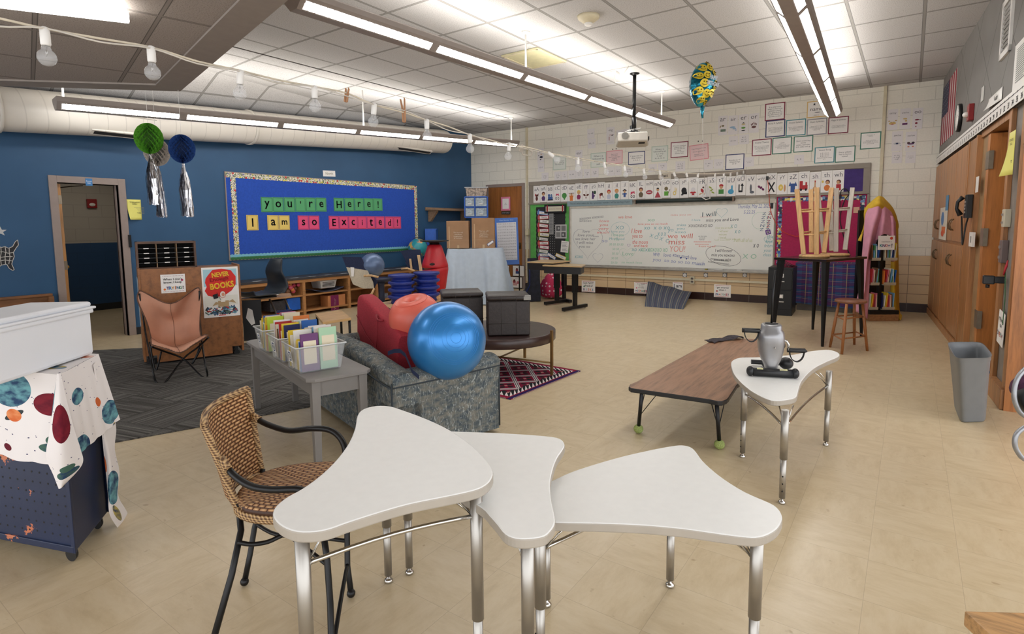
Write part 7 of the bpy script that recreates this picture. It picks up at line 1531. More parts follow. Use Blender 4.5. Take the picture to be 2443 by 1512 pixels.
sound(Z5,1945,248,2043,448,'oi/oy',[('e',0,-.18,.7,.32,(206,176,110)),('e',-.33,-.06,.2,.12,(190,160,100)),('e',.33,-.06,.2,.12,(190,160,100)),('e',0,-.22,.26,.14,(190,120,110)),('e',-.15,-.12,.09,.06,BK),('e',.15,-.12,.09,.06,BK)],'oi/oy sound card with a round dog face');sound(Z5,2065,240,2165,438,'ow/ou',[('e',0,.0,.4,.16,(206,180,120)),('r',0,-.25,.5,.22,(106,60,104)),('r',.1,-.1,.2,.2,(206,180,120))],'ow/ou sound card with a figure in purple');sound(Z5,2187,235,2285,437,'oo',[('e',-.05,-.06,.44,.18,(130,40,56)),('e',-.1,-.22,.26,.24,(130,40,56)),('r',.22,-.07,.26,.06,BK),('r',-.12,-.38,.1,.12,(130,40,56))],'oo sound card with a maroon figure')
sound(Z5,1985,462,2090,652,'aw/au',[('e',0,-.12,.62,.2,(150,156,160)),('e',0,-.12,.5,.15,(226,226,226)),('e',0,-.12,.28,.15,(50,60,90)),('e',.3,-.22,.07,.08,(110,150,180))],'aw/au sound card with an eye');sound(Z5,2118,465,2225,650,'oo/ew',[('e',-.2,-.08,.3,.22,(80,60,60)),('e',.2,-.08,.3,.22,(60,50,60)),('e',0,-.14,.6,.14,(90,50,100)),('e',-.2,-.28,.2,.14,(206,130,100)),('e',.2,-.28,.2,.14,(206,130,100))],'oo/ew sound card with two dark animals')
sound(Z4,1150,405,1255,635,'-ing',[('r',-.16,-.16,.07,.44,(140,50,60)),('r',.05,.04,.4,.05,(140,50,60)),('e',.26,.02,.3,.1,(70,70,76),.5),('r',0,-.37,.6,.012,BK)],'-ing sound card with a red post, high above the pink poster');sound(Z4,235,690,320,875,'ar',[('e',.1,.08,.24,.1,(206,160,120)),('e',.1,-.12,.5,.3,(40,42,60)),('r',-.3,.0,.1,.12,BK),('r',.0,-.3,.2,.12,BK)],'sound card with a dark suited figure, leftmost on the white wall');sound(Z4,738,712,830,930,'ear',[('e',0,-.12,.3,.26,(206,190,170))],'ear sound card behind the string lights')
rr=random.Random(2)
sm=[(Z5,402,508,492,598,'air, ear','below the air card'),(Z5,505,492,597,585,'er, ir\nur, or\near, ar','below the er card'),(Z5,160,740,250,832,'r, wr-\nrr','below the pink poster by the balloon string'),(Z5,258,730,350,824,'s, ce, ci\nss, st','left of the Scaredy cat poster'),(Z5,552,712,645,803,'u, u_e, ew\nue, eu','right of the Scaredy cat poster'),(Z5,1038,690,1132,780,'s, s','below the Short vowel key words poster'),(Z5,1985,660,2085,770,'au, aw,\no, augh\nough','below the aw/au card'),(Z5,2118,655,2217,768,'oo, ew, ui,\nu_e, ou, ue,\nu, eu','below the oo/ew card'),
  (Z4,895,425,990,555,'n, -ed','upper of the pair left of the -ing card'),(Z4,903,562,1005,688,'m, n','lower of the pair left of the -ing card'),(Z4,1282,445,1383,540,'ang, ank','right of the -ing card'),(Z4,1385,430,1480,535,'r, -ed','behind the projector pole'),(Z4,240,880,325,1000,'d, d','below the leftmost sound card'),(Z4,290,1010,380,1128,'a, o, e, a\nai, eigh\na, ey','just above the left end of the board frame'),(Z4,460,995,545,1110,'c, k\n-ck, ch\n-que','first of the row below the Always spell poster'),(Z4,550,992,635,1105,'d\n-ed','second of the row below the Always spell poster'),(Z4,645,978,738,1092,'e, ea','third of the row below the Always spell poster'),(Z4,740,965,835,1085,'e, ea, ey\ny, ie, e_e\nei, ie','fourth of the row below the Always spell poster'),(Z4,848,962,940,1080,'f, ph\nff','fifth of the row below the Always spell poster'),(Z4,948,950,1045,1070,'g, gh\n-gue','sixth of the row below the Always spell poster'),
  (Z4,1155,930,1255,1050,'h, wh','first of three below the pink Short vowel poster'),(Z4,1260,922,1350,1045,'i, i_e, ie\nigh, y','second of three below the pink Short vowel poster'),(Z4,1400,918,1495,1038,'j, dge\nge, gi','third of three below the pink Short vowel poster'),(Z4,1705,895,1815,1002,'n, kn','left of two under the green poster beside the projector'),(Z4,1832,880,1950,980,'n, ng\nn','right of two under the green poster beside the projector'),(Z4,2065,858,2190,992,'o, o_e\noa, ow\nou, oe','below the poster about two vowels')]
for Z,x0,y0_,x1,y1_,s,where in sm:
 q=4.072 if Z is Z5 else 5.552;u,v=Z((x0+x1)/2,(y0_+y1_)/2);sheet('spelling_card',f'small white spelling card {where}','spelling card','b',u,v,(x1-x0)/q,(y1_-y0_)/q,lines=s,tcol=(120,120,126),col=(225,221,221),off=.002,tilt=rr.uniform(-.02,.02),group='small white spelling cards on the block wall',box=(.6,min(.6,.2*(1+s.count('\n')))))
sheet('direction_sign','small sign reading East on the board frame above the letter mM','sign','b',1586,419,30,13,col=(206,196,180),lines='East',tcol=(40,40,44),off=.045,box=(.5,.6),bold=.03)
# ---- things on the back wood door
DO=.04
sheet('pink_notice','pink edged notice with writing on the back wood door','notice','b',1206.5,486,22,33,border=(222,130,156),bw=.16,lines=[('HELP\nONE\nANOTHER',0,0,.3,.6,(60,60,64))],off=DO);sheet('door_plate','small dark plaque below the pink notice on the door','sign','b',1207,507.5,21,7,col=(60,54,50),lines='STAFF ONLY',tcol=(190,186,180),off=DO)
for k,(u,v,w_,h_,lab)in enumerate(((1208.5,646,13,26,'upper left picture card on the back wood door, half behind the number chart'),(1237,646,28,26,'upper right picture card on the back wood door'),(1209,673.5,10,27,'lower left picture card on the back wood door'),(1231,673.5,30,27,'lower right picture card on the back wood door'))):
 sheet('picture_card',lab,'picture card','b',u,v,w_,h_,border=(60,60,64),bw=.04,off=DO,pics=[('e',-.12,.05,.22,.26,(150,60,70)),('e',-.12,.18,.16,.14,BR),('r',-.06,-.15,.34,.18,(206,160,160)if k>1 else(60,80,130)),('e',.16,.0,.2,.2,(190,110,120)if k>1 else(236,233,229))],lines=[('words',.05,.38,.5,.08,(120,120,124))])
# shelf on the blue wall
p0,p1=WP('l',1014,501),WP('l',1122,500);ysh0,ysh1,zsh=p0.y,min(p1.y,yb(WA)-.25),(p0.z+p1.z)/2
SHD=mat_wood('light_bracket_wood',(150,122,96),'y',1.2,.55,.05);t=thing('wall_shelf','pale wood bracket shelf in the corner of the blue wall','shelf',TR(WA+.15,(ysh0+ysh1)/2,zsh))
m=MB();m.bx((WA+.002,ysh0,zsh-.03),(WA+.3,ysh1,zsh+.005),.004);m.bx((WA+.002,ysh0,zsh),(WA+.02,ysh1,zsh+.04));m.build('shelf_board',SHD,t)
for y in(ysh0+.12,ysh1-.15):m=MB(frame((WA+.002,y,zsh-.03),(1,0,0),UPV,(0,-1,0)));m.prism([(0,0),(.25,0),(.25,-.03),(.06,-.24),(0,-.24)],-.03,.03);m.build('bracket',SHD,t)
# drawer tower on top of the boxes in the corner, clear bin on top
dT=dep(V(-8.0,9.9,1.6));s=dT/FPX;c=D(dT,1136,518);rT=RM.col[0].copy();rT.z=0;rT.normalize();fT_=V(-rT.y,rT.x,0);F=frame(c,rT,fT_,UPV)
BLD=M_('blue_drawer_frame',(26,92,190),.4);t=thing('drawer_tower','blue framed clear plastic drawer tower in the far corner','drawer tower',F)
m=MB(F);w_,h_=54*s,48*s
for x in(-.5,-.05,.5):m.bx((x*w_-.012,0,0),(x*w_+.012,.3,h_),.003)
for z in(0,.5,1):m.bx((-w_/2,0,z*h_-.014),(w_/2,.3,z*h_+.014),.003)
m.bx((-w_/2,.28,0),(w_/2,.3,h_));m.build('frame',BLD,t)
CD_=M_('frosted_drawer',(150,160,166),.3,nz=.25,sc=18)
for i in range(2):
 for j in range(2):m=MB(F);x0=(-.5,-.05)[i]*w_+.016;x1=(-.05,.5)[i]*w_-.016;m.bx((x0,.012,j*h_/2+.02),(x1,.27,(j+1)*h_/2-.02),.004);dr=m.build('drawer',CD_,t);m=MB(F);m.bx(((x0+x1)/2-.04,-.006,j*h_/2+.06),((x0+x1)/2+.04,.012,j*h_/2+.085),.004);m.build('handle',PAPER,dr)
F2=F@TR(.01,0,h_+.015);t=thing('clear_tub','clear lidded tub of small toys on top of the blue drawer tower','storage box',F2);m=MB(F2);w3,h3=50*s,19*s;m.add([(x*w3/2*q,.02+y*.26,z)for z,q in((0,.92),(h3,1.02))for x,y in((-1,0),(1,0),(1,1),(-1,1))],[(0,3,2,1),(4,5,6,7),(0,1,5,4),(1,2,6,5),(2,3,7,6),(3,0,4,7)]);m.build('tub',M_('tub_contents',(140,124,110),.35,nz=.45,sc=26),t);m=MB(F2);m.bx((-w3/2-.03,0,h3),(w3/2+.03,.3,h3+.03),.008);m.build('lid',M_('grey_lid',(176,178,180),.4),t)
# stack base: table draped in pale cloth, two boxes
zTb=.86;dB_=dep(V(-6.3,8.2,.8));DT_=dB_
f0=D(DT_,1070,598);f1=D(DT_+.0,1196,592);tz=(f0.z+f1.z)/2;base0=V(f0.x,f0.y,0);base1=V(f1.x,f1.y,0);dT2=(base1-base0).normalized();bT2=V(-dT2.y,dT2.x,0);LT=(base1-base0).length;F=frame(base0,dT2,bT2,UPV)
t=thing('utility_table','table hidden under a pale blue-white cloth in the corner','table',F);m=MB(F);m.bx((0,.03,tz-.05),(LT,.75,tz-.012));m.build('tabletop',SHW,t)
for x in(.06,LT-.06):
 for y in(.08,.7):m=MB(F);m.cyl((x,y,0),(x,y,tz-.05),.02,n=8);m.build('leg',BLACKMT,t)
PCL=M_('pale_blue_cloth',(186,200,216),.85,nz=.02,spec=.2);m=MB(F)
def drape(u,w):
 per=u*(LT+1.5);
 if per<.75:x,y,nx_,ny_=0,.75-per,-1,0
 elif per<.75+LT:x,y,nx_,ny_=per-.75,0,0,-1
 else:x,y,nx_,ny_=LT,per-.75-LT,1,0
 fo=(.055*sin(per*17+2*w)+.05*sin(per*8.3+1)+.035*sin(per*31))*(1-w)**.7;out=.02+.09*(1-w)**1.2+max(0,fo)+(.03*(1-w)if nx_ else 0)
 z=tz*w+.015+(.012*sin(per*5)if w==1 else 0);kx=.06*(1-w)*(1 if x>=LT-.02 else-1 if x<=.02 else 0)
 return(x+nx_*out+(kx if ny_ else 0),y+ny_*out,max(.02,z))
m.grid(drape,110,22);m.grid(lambda u,w:(-.02+(LT+.04)*u,-.02+.79*w,tz+.004+.004*sin(u*19)*sin(w*7)),20,8);tag(m.build('table_cloth',PCL),'pale blue-white cloth hanging in folds over the corner table','cloth')
CBD=M_('cardboard',(158,122,90),.8,nz=.05,sc=6,bump=.05);TAPE=M_('packing_tape',(190,160,122),.35)
def cbox(u0,u1,u2,vb,vt,name,dd,dof):
 p1=D(DT_+dof,u1,vb);p1=V(p1.x,p1.y,tz+.012);e_=p1+dT2*((u2-u1)*(DT_+dof)/FPX/dT2.dot(RM.col[0]));h=HZ(V(p1.x,p1.y,0),u1,vt)-tz-.012;w_=(e_-p1).length;F=frame(p1,dT2,bT2,UPV)@Matrix.Rotation(.0,4,'Z')
 t=thing('cardboard_box',name,'box',F,'two tall cardboard boxes on the cloth covered table');m=MB(F);m.bx((0,0,0),(w_,dd,h),.006);m.build('box',CBD,t)
 m=MB(F);m.bx((w_*.1,-.0012,0),(w_*.14,0,h*.8));m.bx((w_*.47,-.0012,0),(w_*.56,0,h*.12));m.bx((0,-.0012,h*.28),(w_,.0,h*.285));m.build('tape',TAPE,t)
 m=MB(F@frame((w_*.52,-.0015,h*.47),(1,0,0),(0,0,1),(0,-1,0)));text(m,'This box will\ntransform\nimaginations\nof curiosity.',0,0,w_*.42,h*.26,.001,bold=.03);m.build('printed_words',flat((222,206,186)),t)
 m=MB(F@frame((-.0015,dd/2,h/2),(0,-1,0),(0,0,1),(-1,0,0)))
 for y in(-.32,-.05,.22):outline(m,'e',-dd*.2,y*h,dd*.3,h*.2,.006,.001);outline(m,'e',dd*.18,y*h,dd*.3,h*.2,.006,.001)
 m.build('printed_marks',flat((206,184,160)),t)
 return F,w_,h
cbox(1042,1066,1119,596,527,'left cardboard box on the cloth covered table, with white printed words',.42,.25)
F,w_,h=cbox(1108,1126,1180,590,520,'right cardboard box on the cloth covered table, with a small tag',.42,.22)
m=MB(F@frame((w_*.82,-.003,h*.17),(1,0,0),(0,0,1),(0,-1,0)));shape(m,'r',0,0,.14,.05,.001,.6);tag(m.build('name_tag',flat((70,90,130))),'small blue edged name tag on the right cardboard box','tag')
m=MB(F@frame((w_*.82,-.003,h*.17),(1,0,0),(0,0,1),(0,-1,0)));shape(m,'r',0,0,.12,.035,.002,.6);m.build('tag_paper',PAPER,bpy.data.objects['name_tag'])
m=MB();q=D(dT-.1,1031,556);m.at(frame(q,rT,fT_,UPV));m.bx((-.1,-.25,-.75),(.12,.05,.08));m.bx((-.12,-.26,.08),(.14,.05,.1));m.bx((-.12,-.26,-.75),(-.1,.05,.1));m.bx((-.1,-.258,-.3),(.12,-.25,-.28));tag(m.build('blue_drawer_unit',BLD),'blue drawer unit peeking out left of the cardboard boxes','drawer unit')
# number chart leaning on the door
q0=D(DT_+1.1,1180,520);q1=D(DT_+1.1,1233,518);q2=D(DT_+1.0,1239,632);q3=D(DT_+1.0,1186,632);cx_=(q1-q0).normalized();cy_=((q0-q3)+(q1-q2)).normalized();cy_=(cy_-cx_*cy_.dot(cx_)).normalized();cnr=cx_.cross(cy_);W_,H_=(q1-q0).length*1.04,(q0-q3).length;F=frame((q0+q1+q2+q3)/4,cx_,cy_,cnr)
m=MB(F);m.bx((-W_/2,-H_/2,-.02),(W_/2,H_/2,0),.008);o=tag(m.build('number_chart',M_('chart_blue',(58,104,180),.5,nz=.03)),'blue framed number grid chart standing in front of the wood door','chart')
m=MB(F);m.bx((-W_*.42,-H_*.40,0),(W_*.42,H_*.40,.002));pn_=m.build('grid_sheet',M_('grid_sheet_grey',(196,196,200),.5,nz=.02),o)
m=MB(F);text(m,'Class Number Grid',0,H_*.45,W_*.6,H_*.04,.003);m.build('title',flat((160,190,226)),o)
m=MB(F);
for r_ in range(13):text(m,' '.join('%02d'%(r_*10+k-9)if r_ else '-%d'%(9-k)for k in range(10)),0,H_*(.37-r_*.0615),W_*.76,H_*.024,.0035,keep=False)
m.build('numbers',flat((96,96,104)),pn_)
# easel feet for the chart
m=MB();
for q in(q2,q3):m.tube([q,V(q.x,q.y,.01)],.012,6);m.tube([q,V(q.x,q.y,.3)+fT_*.25,V(q.x,q.y,.01)+fT_*.35],.012,6)
m.build('easel_legs',BLACKMT,o)
# ---- two black desks, padded chair, polka dot bag
DTOP=mat_wood('desk_oak_print',(186,158,116),'x',2.2,.35,.2,.88)
def desk(feetL,feetR,top,zt,label):
 """feet: two pixel ends of each foot bar; top: four pixels of the top"""
 P=[G(u,v,zt)for u,v in top];t=thing('black_desk',label,'desk',TR(sum(p.x for p in P)/4,sum(p.y for p in P)/4,0));m=MB();pl=[(p.x,p.y)for p in P];m.prism(pl,zt-.022,zt,bev=.006);m.build('desktop',DTOP,t)
 c=sum(P,V(0,0,0))/4;m=MB();ins=[(c.lerp(p,.93))for p in P];m.prism([(p.x,p.y)for p in ins],zt-.14,zt-.022,bev=.004);m.build('book_tray',BLACKP,t)
 for a,b in(feetL,feetR):
  a,b=G(*a),G(*b);d=(b-a).normalized();mid=a.lerp(b,.5);n=V(-d.y,d.x,0);F=frame(mid,d,n,UPV);L=(b-a).length;m=MB(F);m.bx((-L/2,-.03,.015),(L/2,.03,.07),.006);m.build('foot_bar',BLACKMT,t)
  m=MB(F);m.bx((-.04,-.025,.06),(.04,.025,.32),.004);m.bx((-.055,-.032,.3),(.055,.032,zt-.13),.004);m.build('column',BLACKMT,t)
  m=MB(F);
  for x in(-L/2+.04,L/2-.04):m.cyl((x,0,0),(x,0,.02),.014,n=10)
  m.build('glides',CHROME,t)
zd=.73
desk(((1300,729),(1356,721)),((1343,744),(1399,733)),[(1294,632),(1388,635),(1397,630.5),(1314,626.5)],zd+.06,'front black desk with tan top at the left end of the whiteboard')
desk(((1262,712),(1300,704)),((1362,724),(1330,716)),[(1258,624),(1320,626),(1362,621.5),(1300,618.5)],zd+.1,'rear black desk with tan top below the green board')
dP=dep(V(-5.9,9.0,.4));t=thing('floor_rocker','black and navy padded legless chair draped against the rear black desk','chair',Matrix.Translation(D(dP,1265,712)));PADM=M_('black_navy_pad',(26,28,40),.8,nz=.3,sc=14,bump=.3)
prof=[(1258,616),(1278,615),(1289,624),(1288,660),(1290,700),(1290,718),(1250,720),(1214,718),(1213,708),(1238,699),(1252,690),(1259,672),(1258,640)]
m=MB();poly_slab(m,prof,dP,.38);m.build('padding',PADM,t)
m=MB();m.tube([D(dP-.01,u,v)for u,v in((1262,620),(1264,650),(1264,680),(1256,696),(1240,706))],.008,6);m.build('blue_piping',flat((30,44,110)),t)
POL=NT('polka_fabric');v=POL.n('TexVoronoi',{'Vector':POL.obj(),'Scale':13,'Randomness':.35});PLM=POL.fin(POL.mix(POL.math('LESS_THAN',v.outputs['Distance'],.27),rgb((190,50,90)),rgb((232,206,214))),.9)
dK=dep(V(-5.75,9.75,.3));s=dK/FPX;c=D(dK,1314,722);c.z=0
def bag(c,rx,ry,rz_,sd):
 def f(u,w):
  a=2*pi*u;b=pi*w;r=1+.05*sin(5*a+sd)*sin(b)+.04*sin(3*a);z=(1-cos(b))/2;sh=sin(b)**.6*(1-.38*z)
  return c+V(cos(a)*rx*r*sh,sin(a)*ry*r*sh,.01+rz_*z*(1+.06*sin(3*a)))
 return f
m=MB();m.grid(bag(c,33*s,.28,55*s,1),48,24);o=tag(m.build('polka_dot_bag',PLM),'pink bean bag with white polka dots behind the black desks','bean bag')
# striped cushion against the wall
STR=NT('striped_weave');uv=STR.uv();x,y,z=STR.xyz(uv);n=STR.noise(STR.n('Mapping',{0:uv,3:(40,9,1)}).outputs[0],1.5,3)
q=STR.math('FRACT',STR.math('MULTIPLY',x,6.6));c1_=STR.ramp(q,[(0,(84,92,110)),(.24,(66,72,90)),(.3,(150,146,134)),(.42,(86,94,112)),(.6,(98,96,104)),(.66,(150,146,134)),(.7,(70,78,100)),(.9,(92,84,96))],True)
STR.bump(n,.6,.01);STM=STR.fin(STR.mix(STR.math('MULTIPLY',n,.45),c1_,rgb((54,58,72))),.95)
P4=[WP('b',1538,732,.34),WP('b',1632,738,.3),WP('b',1651,697,.07),WP('b',1546,671,.07)];P4[0]=G(1538,731);P4[1]=G(1630,738);P4[3]=WP('b',1546,671,.06);P4[2]=WP('b',1650,697,.06)
nB_c=-NB
def cushion(side):
 def f(u,w):
  p=(P4[0]*(1-u)+P4[1]*u)*(1-w)+(P4[3]*(1-u)+P4[2]*u)*w;e_=(16*u*(1-u)*w*(1-w))**.45
  return p+(nB_c*.9+V(0,0,.3))*side*.11*e_*(1+.12*sin(u*9+w*4))+V(0,0,.01*sin(u*14)*w)
 return f
m=MB();m.grid(cushion(1),32,26);m.grid(lambda u,w:cushion(-1)(1-u,w),32,26);tag(m.build('striped_cushion',STM),'grey and blue striped floor cushion leaning below the whiteboard','cushion')
# ---- file cabinet, plaid covered table
p0,p1=G(1829,750),G(1888,752);dv_=DXB;bv=NB;zf=HZ(p0,1828,637);F=frame(p0,dv_,bv,UPV);W_=(p1-p0).length
t=thing('file_cabinet','two drawer black file cabinet at the right end of the whiteboard','file cabinet',F);m=MB(F);m.bx((0,.005,0),(W_,.6,zf),.004);m.build('body',BLACKMT,t)
for k,(a,b)in enumerate(((.13,.52),(.54,.96))):
 m=MB(F);m.bx((.012,-.012,a*zf),(W_-.012,.008,b*zf),.003);dr=m.build('drawer',BLACKMT,t);zc3=(a*.3+b*.7)*zf
 m=MB(F);m.bx((W_*.36,-.02,zc3-.03),(W_*.64,-.012,zc3+.03));m.build('label_holder',STEEL,dr);m=MB(F);m.bx((W_*.4,-.021,zc3-.02),(W_*.6,-.0195,zc3+.02));m.build('label_card',DARKM if k else PAPER,dr)
 m=MB(F);z2=(a*.62+b*.38)*zf;m.bx((W_*.32,-.03,z2),(W_*.68,-.012,z2+.018),.004);m.build('pull_handle',STEEL,dr)
m=MB(F)
for k in range(3):m.tube([(W_*.45+.05*k,.1,zf+.01),(W_*.6,.2,zf+.05+.02*k),(W_*.8+.04*k,.12,zf+.02),(W_*.95,.2,zf+.01)],.006,5)
tag(m.build('cable_bundle',BLACKP),'small black cable tangle on top of the file cabinet','cable')
p0=V(*(WP('b',1896,740,.62).xy),0);p1=V(*(WP('b',2036,745,.62).xy),0);dv_=DXB;bv=NB;zf2=HZ(p0,1893,628);F=frame(p0+bv*.03,dv_,bv,UPV);W_=(p1-p0).length
t=thing('covered_table','low grey box table hidden under the plaid cloth','table',F);m=MB(F);m.bx((.02,.02,0),(W_-.02,.48,zf2-.02),.004);m.build('box_body',M_('grey_box',(110,104,98),.6),t)
PLD=NT('plaid');uv=PLD.uv();x,y,z=PLD.xyz(uv);
def strp(s,k,lo,hi,o=0.0):f=PLD.math('FRACT',PLD.math('ADD',PLD.math('MULTIPLY',s,k),o));return PLD.math('MULTIPLY',PLD.math('GREATER_THAN',f,lo),PLD.math('LESS_THAN',f,hi))
c=PLD.mix(PLD.math('MULTIPLY',strp(x,9,.3,.75),.75),rgb((54,48,96)),rgb((44,76,130)));c=PLD.mix(PLD.math('MULTIPLY',strp(y,6.5,.3,.7),.6),c,rgb((96,44,92)));c=PLD.mix(PLD.math('MULTIPLY',strp(x,9,.06,.12),.7),c,rgb((170,150,110)));c=PLD.mix(PLD.math('MULTIPLY',strp(y,6.5,.06,.12),.7),c,rgb((60,120,130)));c=PLD.mix(PLD.math('MULTIPLY',strp(y,6.5,.84,.9),.7),c,rgb((176,130,130)))
PLM2=PLD.fin(c,.9);m=MB(F)
def pdr(u,w):
 per=u*(W_+.9);
 if per<.45:x,y,nx_,ny_=0,.45-per,-1,0
 elif per<.45+W_:x,y,nx_,ny_=per-.45,0,0,-1
 else:x,y,nx_,ny_=W_,per-.45-W_,1,0
 fo=max(0,.025*sin(per*23)+.02*sin(per*11))*(1-w);return(x+nx_*(.02+fo),y+ny_*(.02+fo+.02*(1-w)),.1+(zf2+.01-.1)*w+.02*sin(per*4)*(1-w))
m.grid(pdr,100,14);m.grid(lambda u,w:(-.02+(W_+.04)*u,-.02+.54*w,zf2+.008),6,4);tag(m.build('plaid_cloth',PLM2),'blue and purple plaid cloth hanging over the low table below the pink board','cloth')
# ---- tall black table with two upturned stools, and the wooden stool
c=(G(1962,831)+G(1950,784))/2;A_=G(1962,827)
# a square top about 0.9 m wide whose corners stand over the four legs
t=thing('bar_table','tall black square metal table carrying two upturned stools','table',TR(c.x,c.y,0))
L_,R_b=D(dep(A_)+.48,1846,700),D(dep(A_)+.5,2062,700);L_.z=R_b.z=0;cor=[A_,L_,L_+R_b-A_,R_b]
cc=sum(cor,V(0,0,0))/4;top4=[cc+(p-cc)*1.02 for p in cor];zt_=HZ(A_,1960,619)
m=MB();m.prism([(p.x,p.y)for p in top4],zt_-.03,zt_,bev=.006);m.build('tabletop',[M_('black_gloss_top',(26,18,22),.18,nz=.02)],t)
for p in cor:
 d=(cc-p).normalized();pt_=p+d*.1;m=MB();n_=4;rr_=[]
 a0=math.atan2(d.y,d.x)
 for z,r_,s_ in((0,.017,p+d*.01),(.12,.021,p+d*.015),(zt_*.65,.038,p+d*.05),(zt_-.03,.05,p+d*.08)):rr_.append([(s_.x+r_*cos(a0+k*pi/3),s_.y+r_*sin(a0+k*pi/3),z)for k in range(6)])
 vs=[q for r in rr_ for q in r];m.add(vs,[(j*6+k,j*6+(k+1)%6,(j+1)*6+(k+1)%6,(j+1)*6+k)for j in range(3)for k in range(6)]+[list(range(6))[::-1],[18+k for k in range(6)]]);m.build('leg',BLACKMT,t)
PIN=mat_wood('pine_stool',(212,170,116),'z',2.5,.45,.1,.9);GRS=mat_wood('whitewashed_stool',(200,192,180),'z',2.5,.5,.05,.93)
def upstool(uc,vc,wpx,tops,label,lm,seatm):
 p=D(dep(A_)+(.36 if uc<1970 else .62),uc,vc);dS_=dep(p);s=dS_/FPX;R_=wpx/2*s;F=Matrix.Translation((p.x,p.y,zt_));t=thing('upturned_stool',label,'stool',F,'wooden stools upside down on the black table')
 m=MB(F);m.lathe((0,0,0),[(R_*.93,0),(R_,.008),(R_,.026),(R_*.95,.034)],36);m.build('seat',seatm,t);LG=[]
 for(ub,vb,ut,vt,dd)in tops:
  a=D(dS_+dd*.6,ub,vb);b=D(dS_+dd*1.3,ut,vt);a.z=max(a.z,zt_+.03);LG.append((a,b));d=(b-a).normalized();m=MB();sx=V(1,0,0).cross(d).normalized();sy=d.cross(sx);FF_=frame(a,sy,sx,d);m.at(FF_);m.bx((-.026,-.022,0),(.026,.022,(b-a).length),.003);m.build('leg',lm,t)
 for i,j,f in((0,1,.33),(1,3,.3),(3,2,.33),(2,0,.3),(0,1,.68),(1,3,.65),(3,2,.68),(2,0,.65)):m=MB();m.cyl(LG[i][0].lerp(LG[i][1],f),LG[j][0].lerp(LG[j][1],f),.010,n=8);m.build('rung',lm,t)
 return t
upstool(1943,608,66,[(1917.5,606,1901,451,-.05),(1936,602,1935,452,.12),(1948,607,1949,447,-.16),(1966,603,1984,448,.06)],'natural pine stool upside down on the left of the tall black table',PIN,PIN)
upstool(1992,600,62,[(1966,600,1950,452,-.02),(1984,598,1982,452,.14),(1994.5,600,1996,449,-.14),(2016,596,2034,448,.06)],'whitewashed stool upside down on the right of the tall black table',GRS,PIN)
ft=[G(1980,828),G(2008,845),G(2038,822),G(2069,837)];HON=mat_wood('honey_stool_wood',(158,100,56),'z',2,.4,.15,.85);cS=sum(ft,V(0,0,0))/4;zs_=HZ(cS,2024,714);Rr=(G(2060,716,zs_)-G(1989,716,zs_)).length/2
t=thing('wooden_stool','honey brown round wooden stool standing beside the tall black table','stool',TR(cS.x,cS.y,0));m=MB(TR(cS.x,cS.y,0));m.lathe((0,0,0),[(Rr*.9,zs_-.035),(Rr,zs_-.028),(Rr,zs_-.01),(Rr*.95,zs_),(1e-3,zs_-.004)],36);m.build('seat',mat_wood('brown_seat',(128,82,58),'x',2,.4,.15),t)
TPS=[]
for p in ft:tp_=cS.lerp(p,.62);tp_=V(tp_.x,tp_.y,zs_-.03);TPS.append(tp_);m=MB();m.tube([p,p.lerp(tp_,.5),tp_],[.014,.017,.015],12);m.build('leg',HON,t)
for i,j in((0,1),(1,3),(3,2),(2,0)):
 for f in(.28,.68):m=MB();m.cyl(ft[i].lerp(TPS[i],f+.03*(i%2)),ft[j].lerp(TPS[j],f+.03*(i%2)),.009,n=8);m.build('rung',HON,t)
# ---- book rack with yellow and pink sheets
p0,p1=G(2074,766),G(2144,766);dv_=(p1-p0).normalized();bv=V(-dv_.y,dv_.x,0);W_=(p1-p0).length;F=frame(p0,dv_,bv,UPV);dR_=dep(p0);s=dR_/FPX;hz_=lambda v:HZ(p0+dv_*W_/2+bv*.2,2108,v)
t=thing('book_rack','black revolving book rack on a wooden base under yellow and pink sheets','book rack',F);m=MB(F);m.bx((0,0,0),(W_,.45,.1),.004);m.build('wooden_base',mat_wood('crate_wood',(150,108,72),'x',2,.6,0,.8),t)
m=MB(F);m.bx((0,0,.1),(W_,.45,.16),.006);m.bx((W_*.32,.05,.16),(W_*.42,.1,hz_(560)),.003);m.bx((0,.4,.16),(W_,.45,hz_(500)));m.build('black_frame',BLACKMT,t)
bz=[hz_(734),hz_(676),hz_(618)]
RKM=[M_('rack_wire',(170,160,140),.5)]
for i,z in enumerate(bz):
 for a,b in((.0,.3),(.44,.86)):m=MB(F);m.bx((W_*a,.02,z-.012),(W_*b,.2,z));m.bx((W_*a,.015,z),(W_*b,.02,z+.03));m.build('ledge',RKM[0],t)
rr=random.Random(11);pal_=['white','cream','blue','red','green','yellow','brown','navy','pink','white','orange','light blue'];tier=['bottom','middle','top']
for i,z in enumerate(bz):
 for sd,(a,b)in enumerate(((.01,.29),(.45,.85))):
  n=9 if sd else 6
  for k in range(n):
   x=W_*(a+(b-a)*(k+.5)/n);cn=pal_[(k*5+i*3+sd*7)%12];FB_=F@TR(x,.1,z+.001)@Matrix.Rotation(rr.uniform(-.05,.12),4,'Y');th_=W_*(b-a)/n*.6
   m=MB(FB_);m.bx((-th_/2,-.07,0),(th_/2,.08,rr.uniform(.2,.245)),.001);tag(m.build('thin_book',flat(COV[cn],.5)),f'thin {cn} book, {ordw[k] if k < 8 else "ninth"} on the {tier[i]} rack tier {"right" if sd else "left"} of the post','book','thin books on the rack')
sg=F@frame((W_*.4,-.02,hz_(578)),(1,0,0),(0,0,1),(0,-1,0));m=MB(sg);w_,h_=38*s,33*s;m.bx((-w_/2,-h_/2,0),(w_/2,h_/2,.004));o=tag(m.build('motto_sign',PAPER),'white sign ending in NOW! on the book rack under the pink sheet','sign')
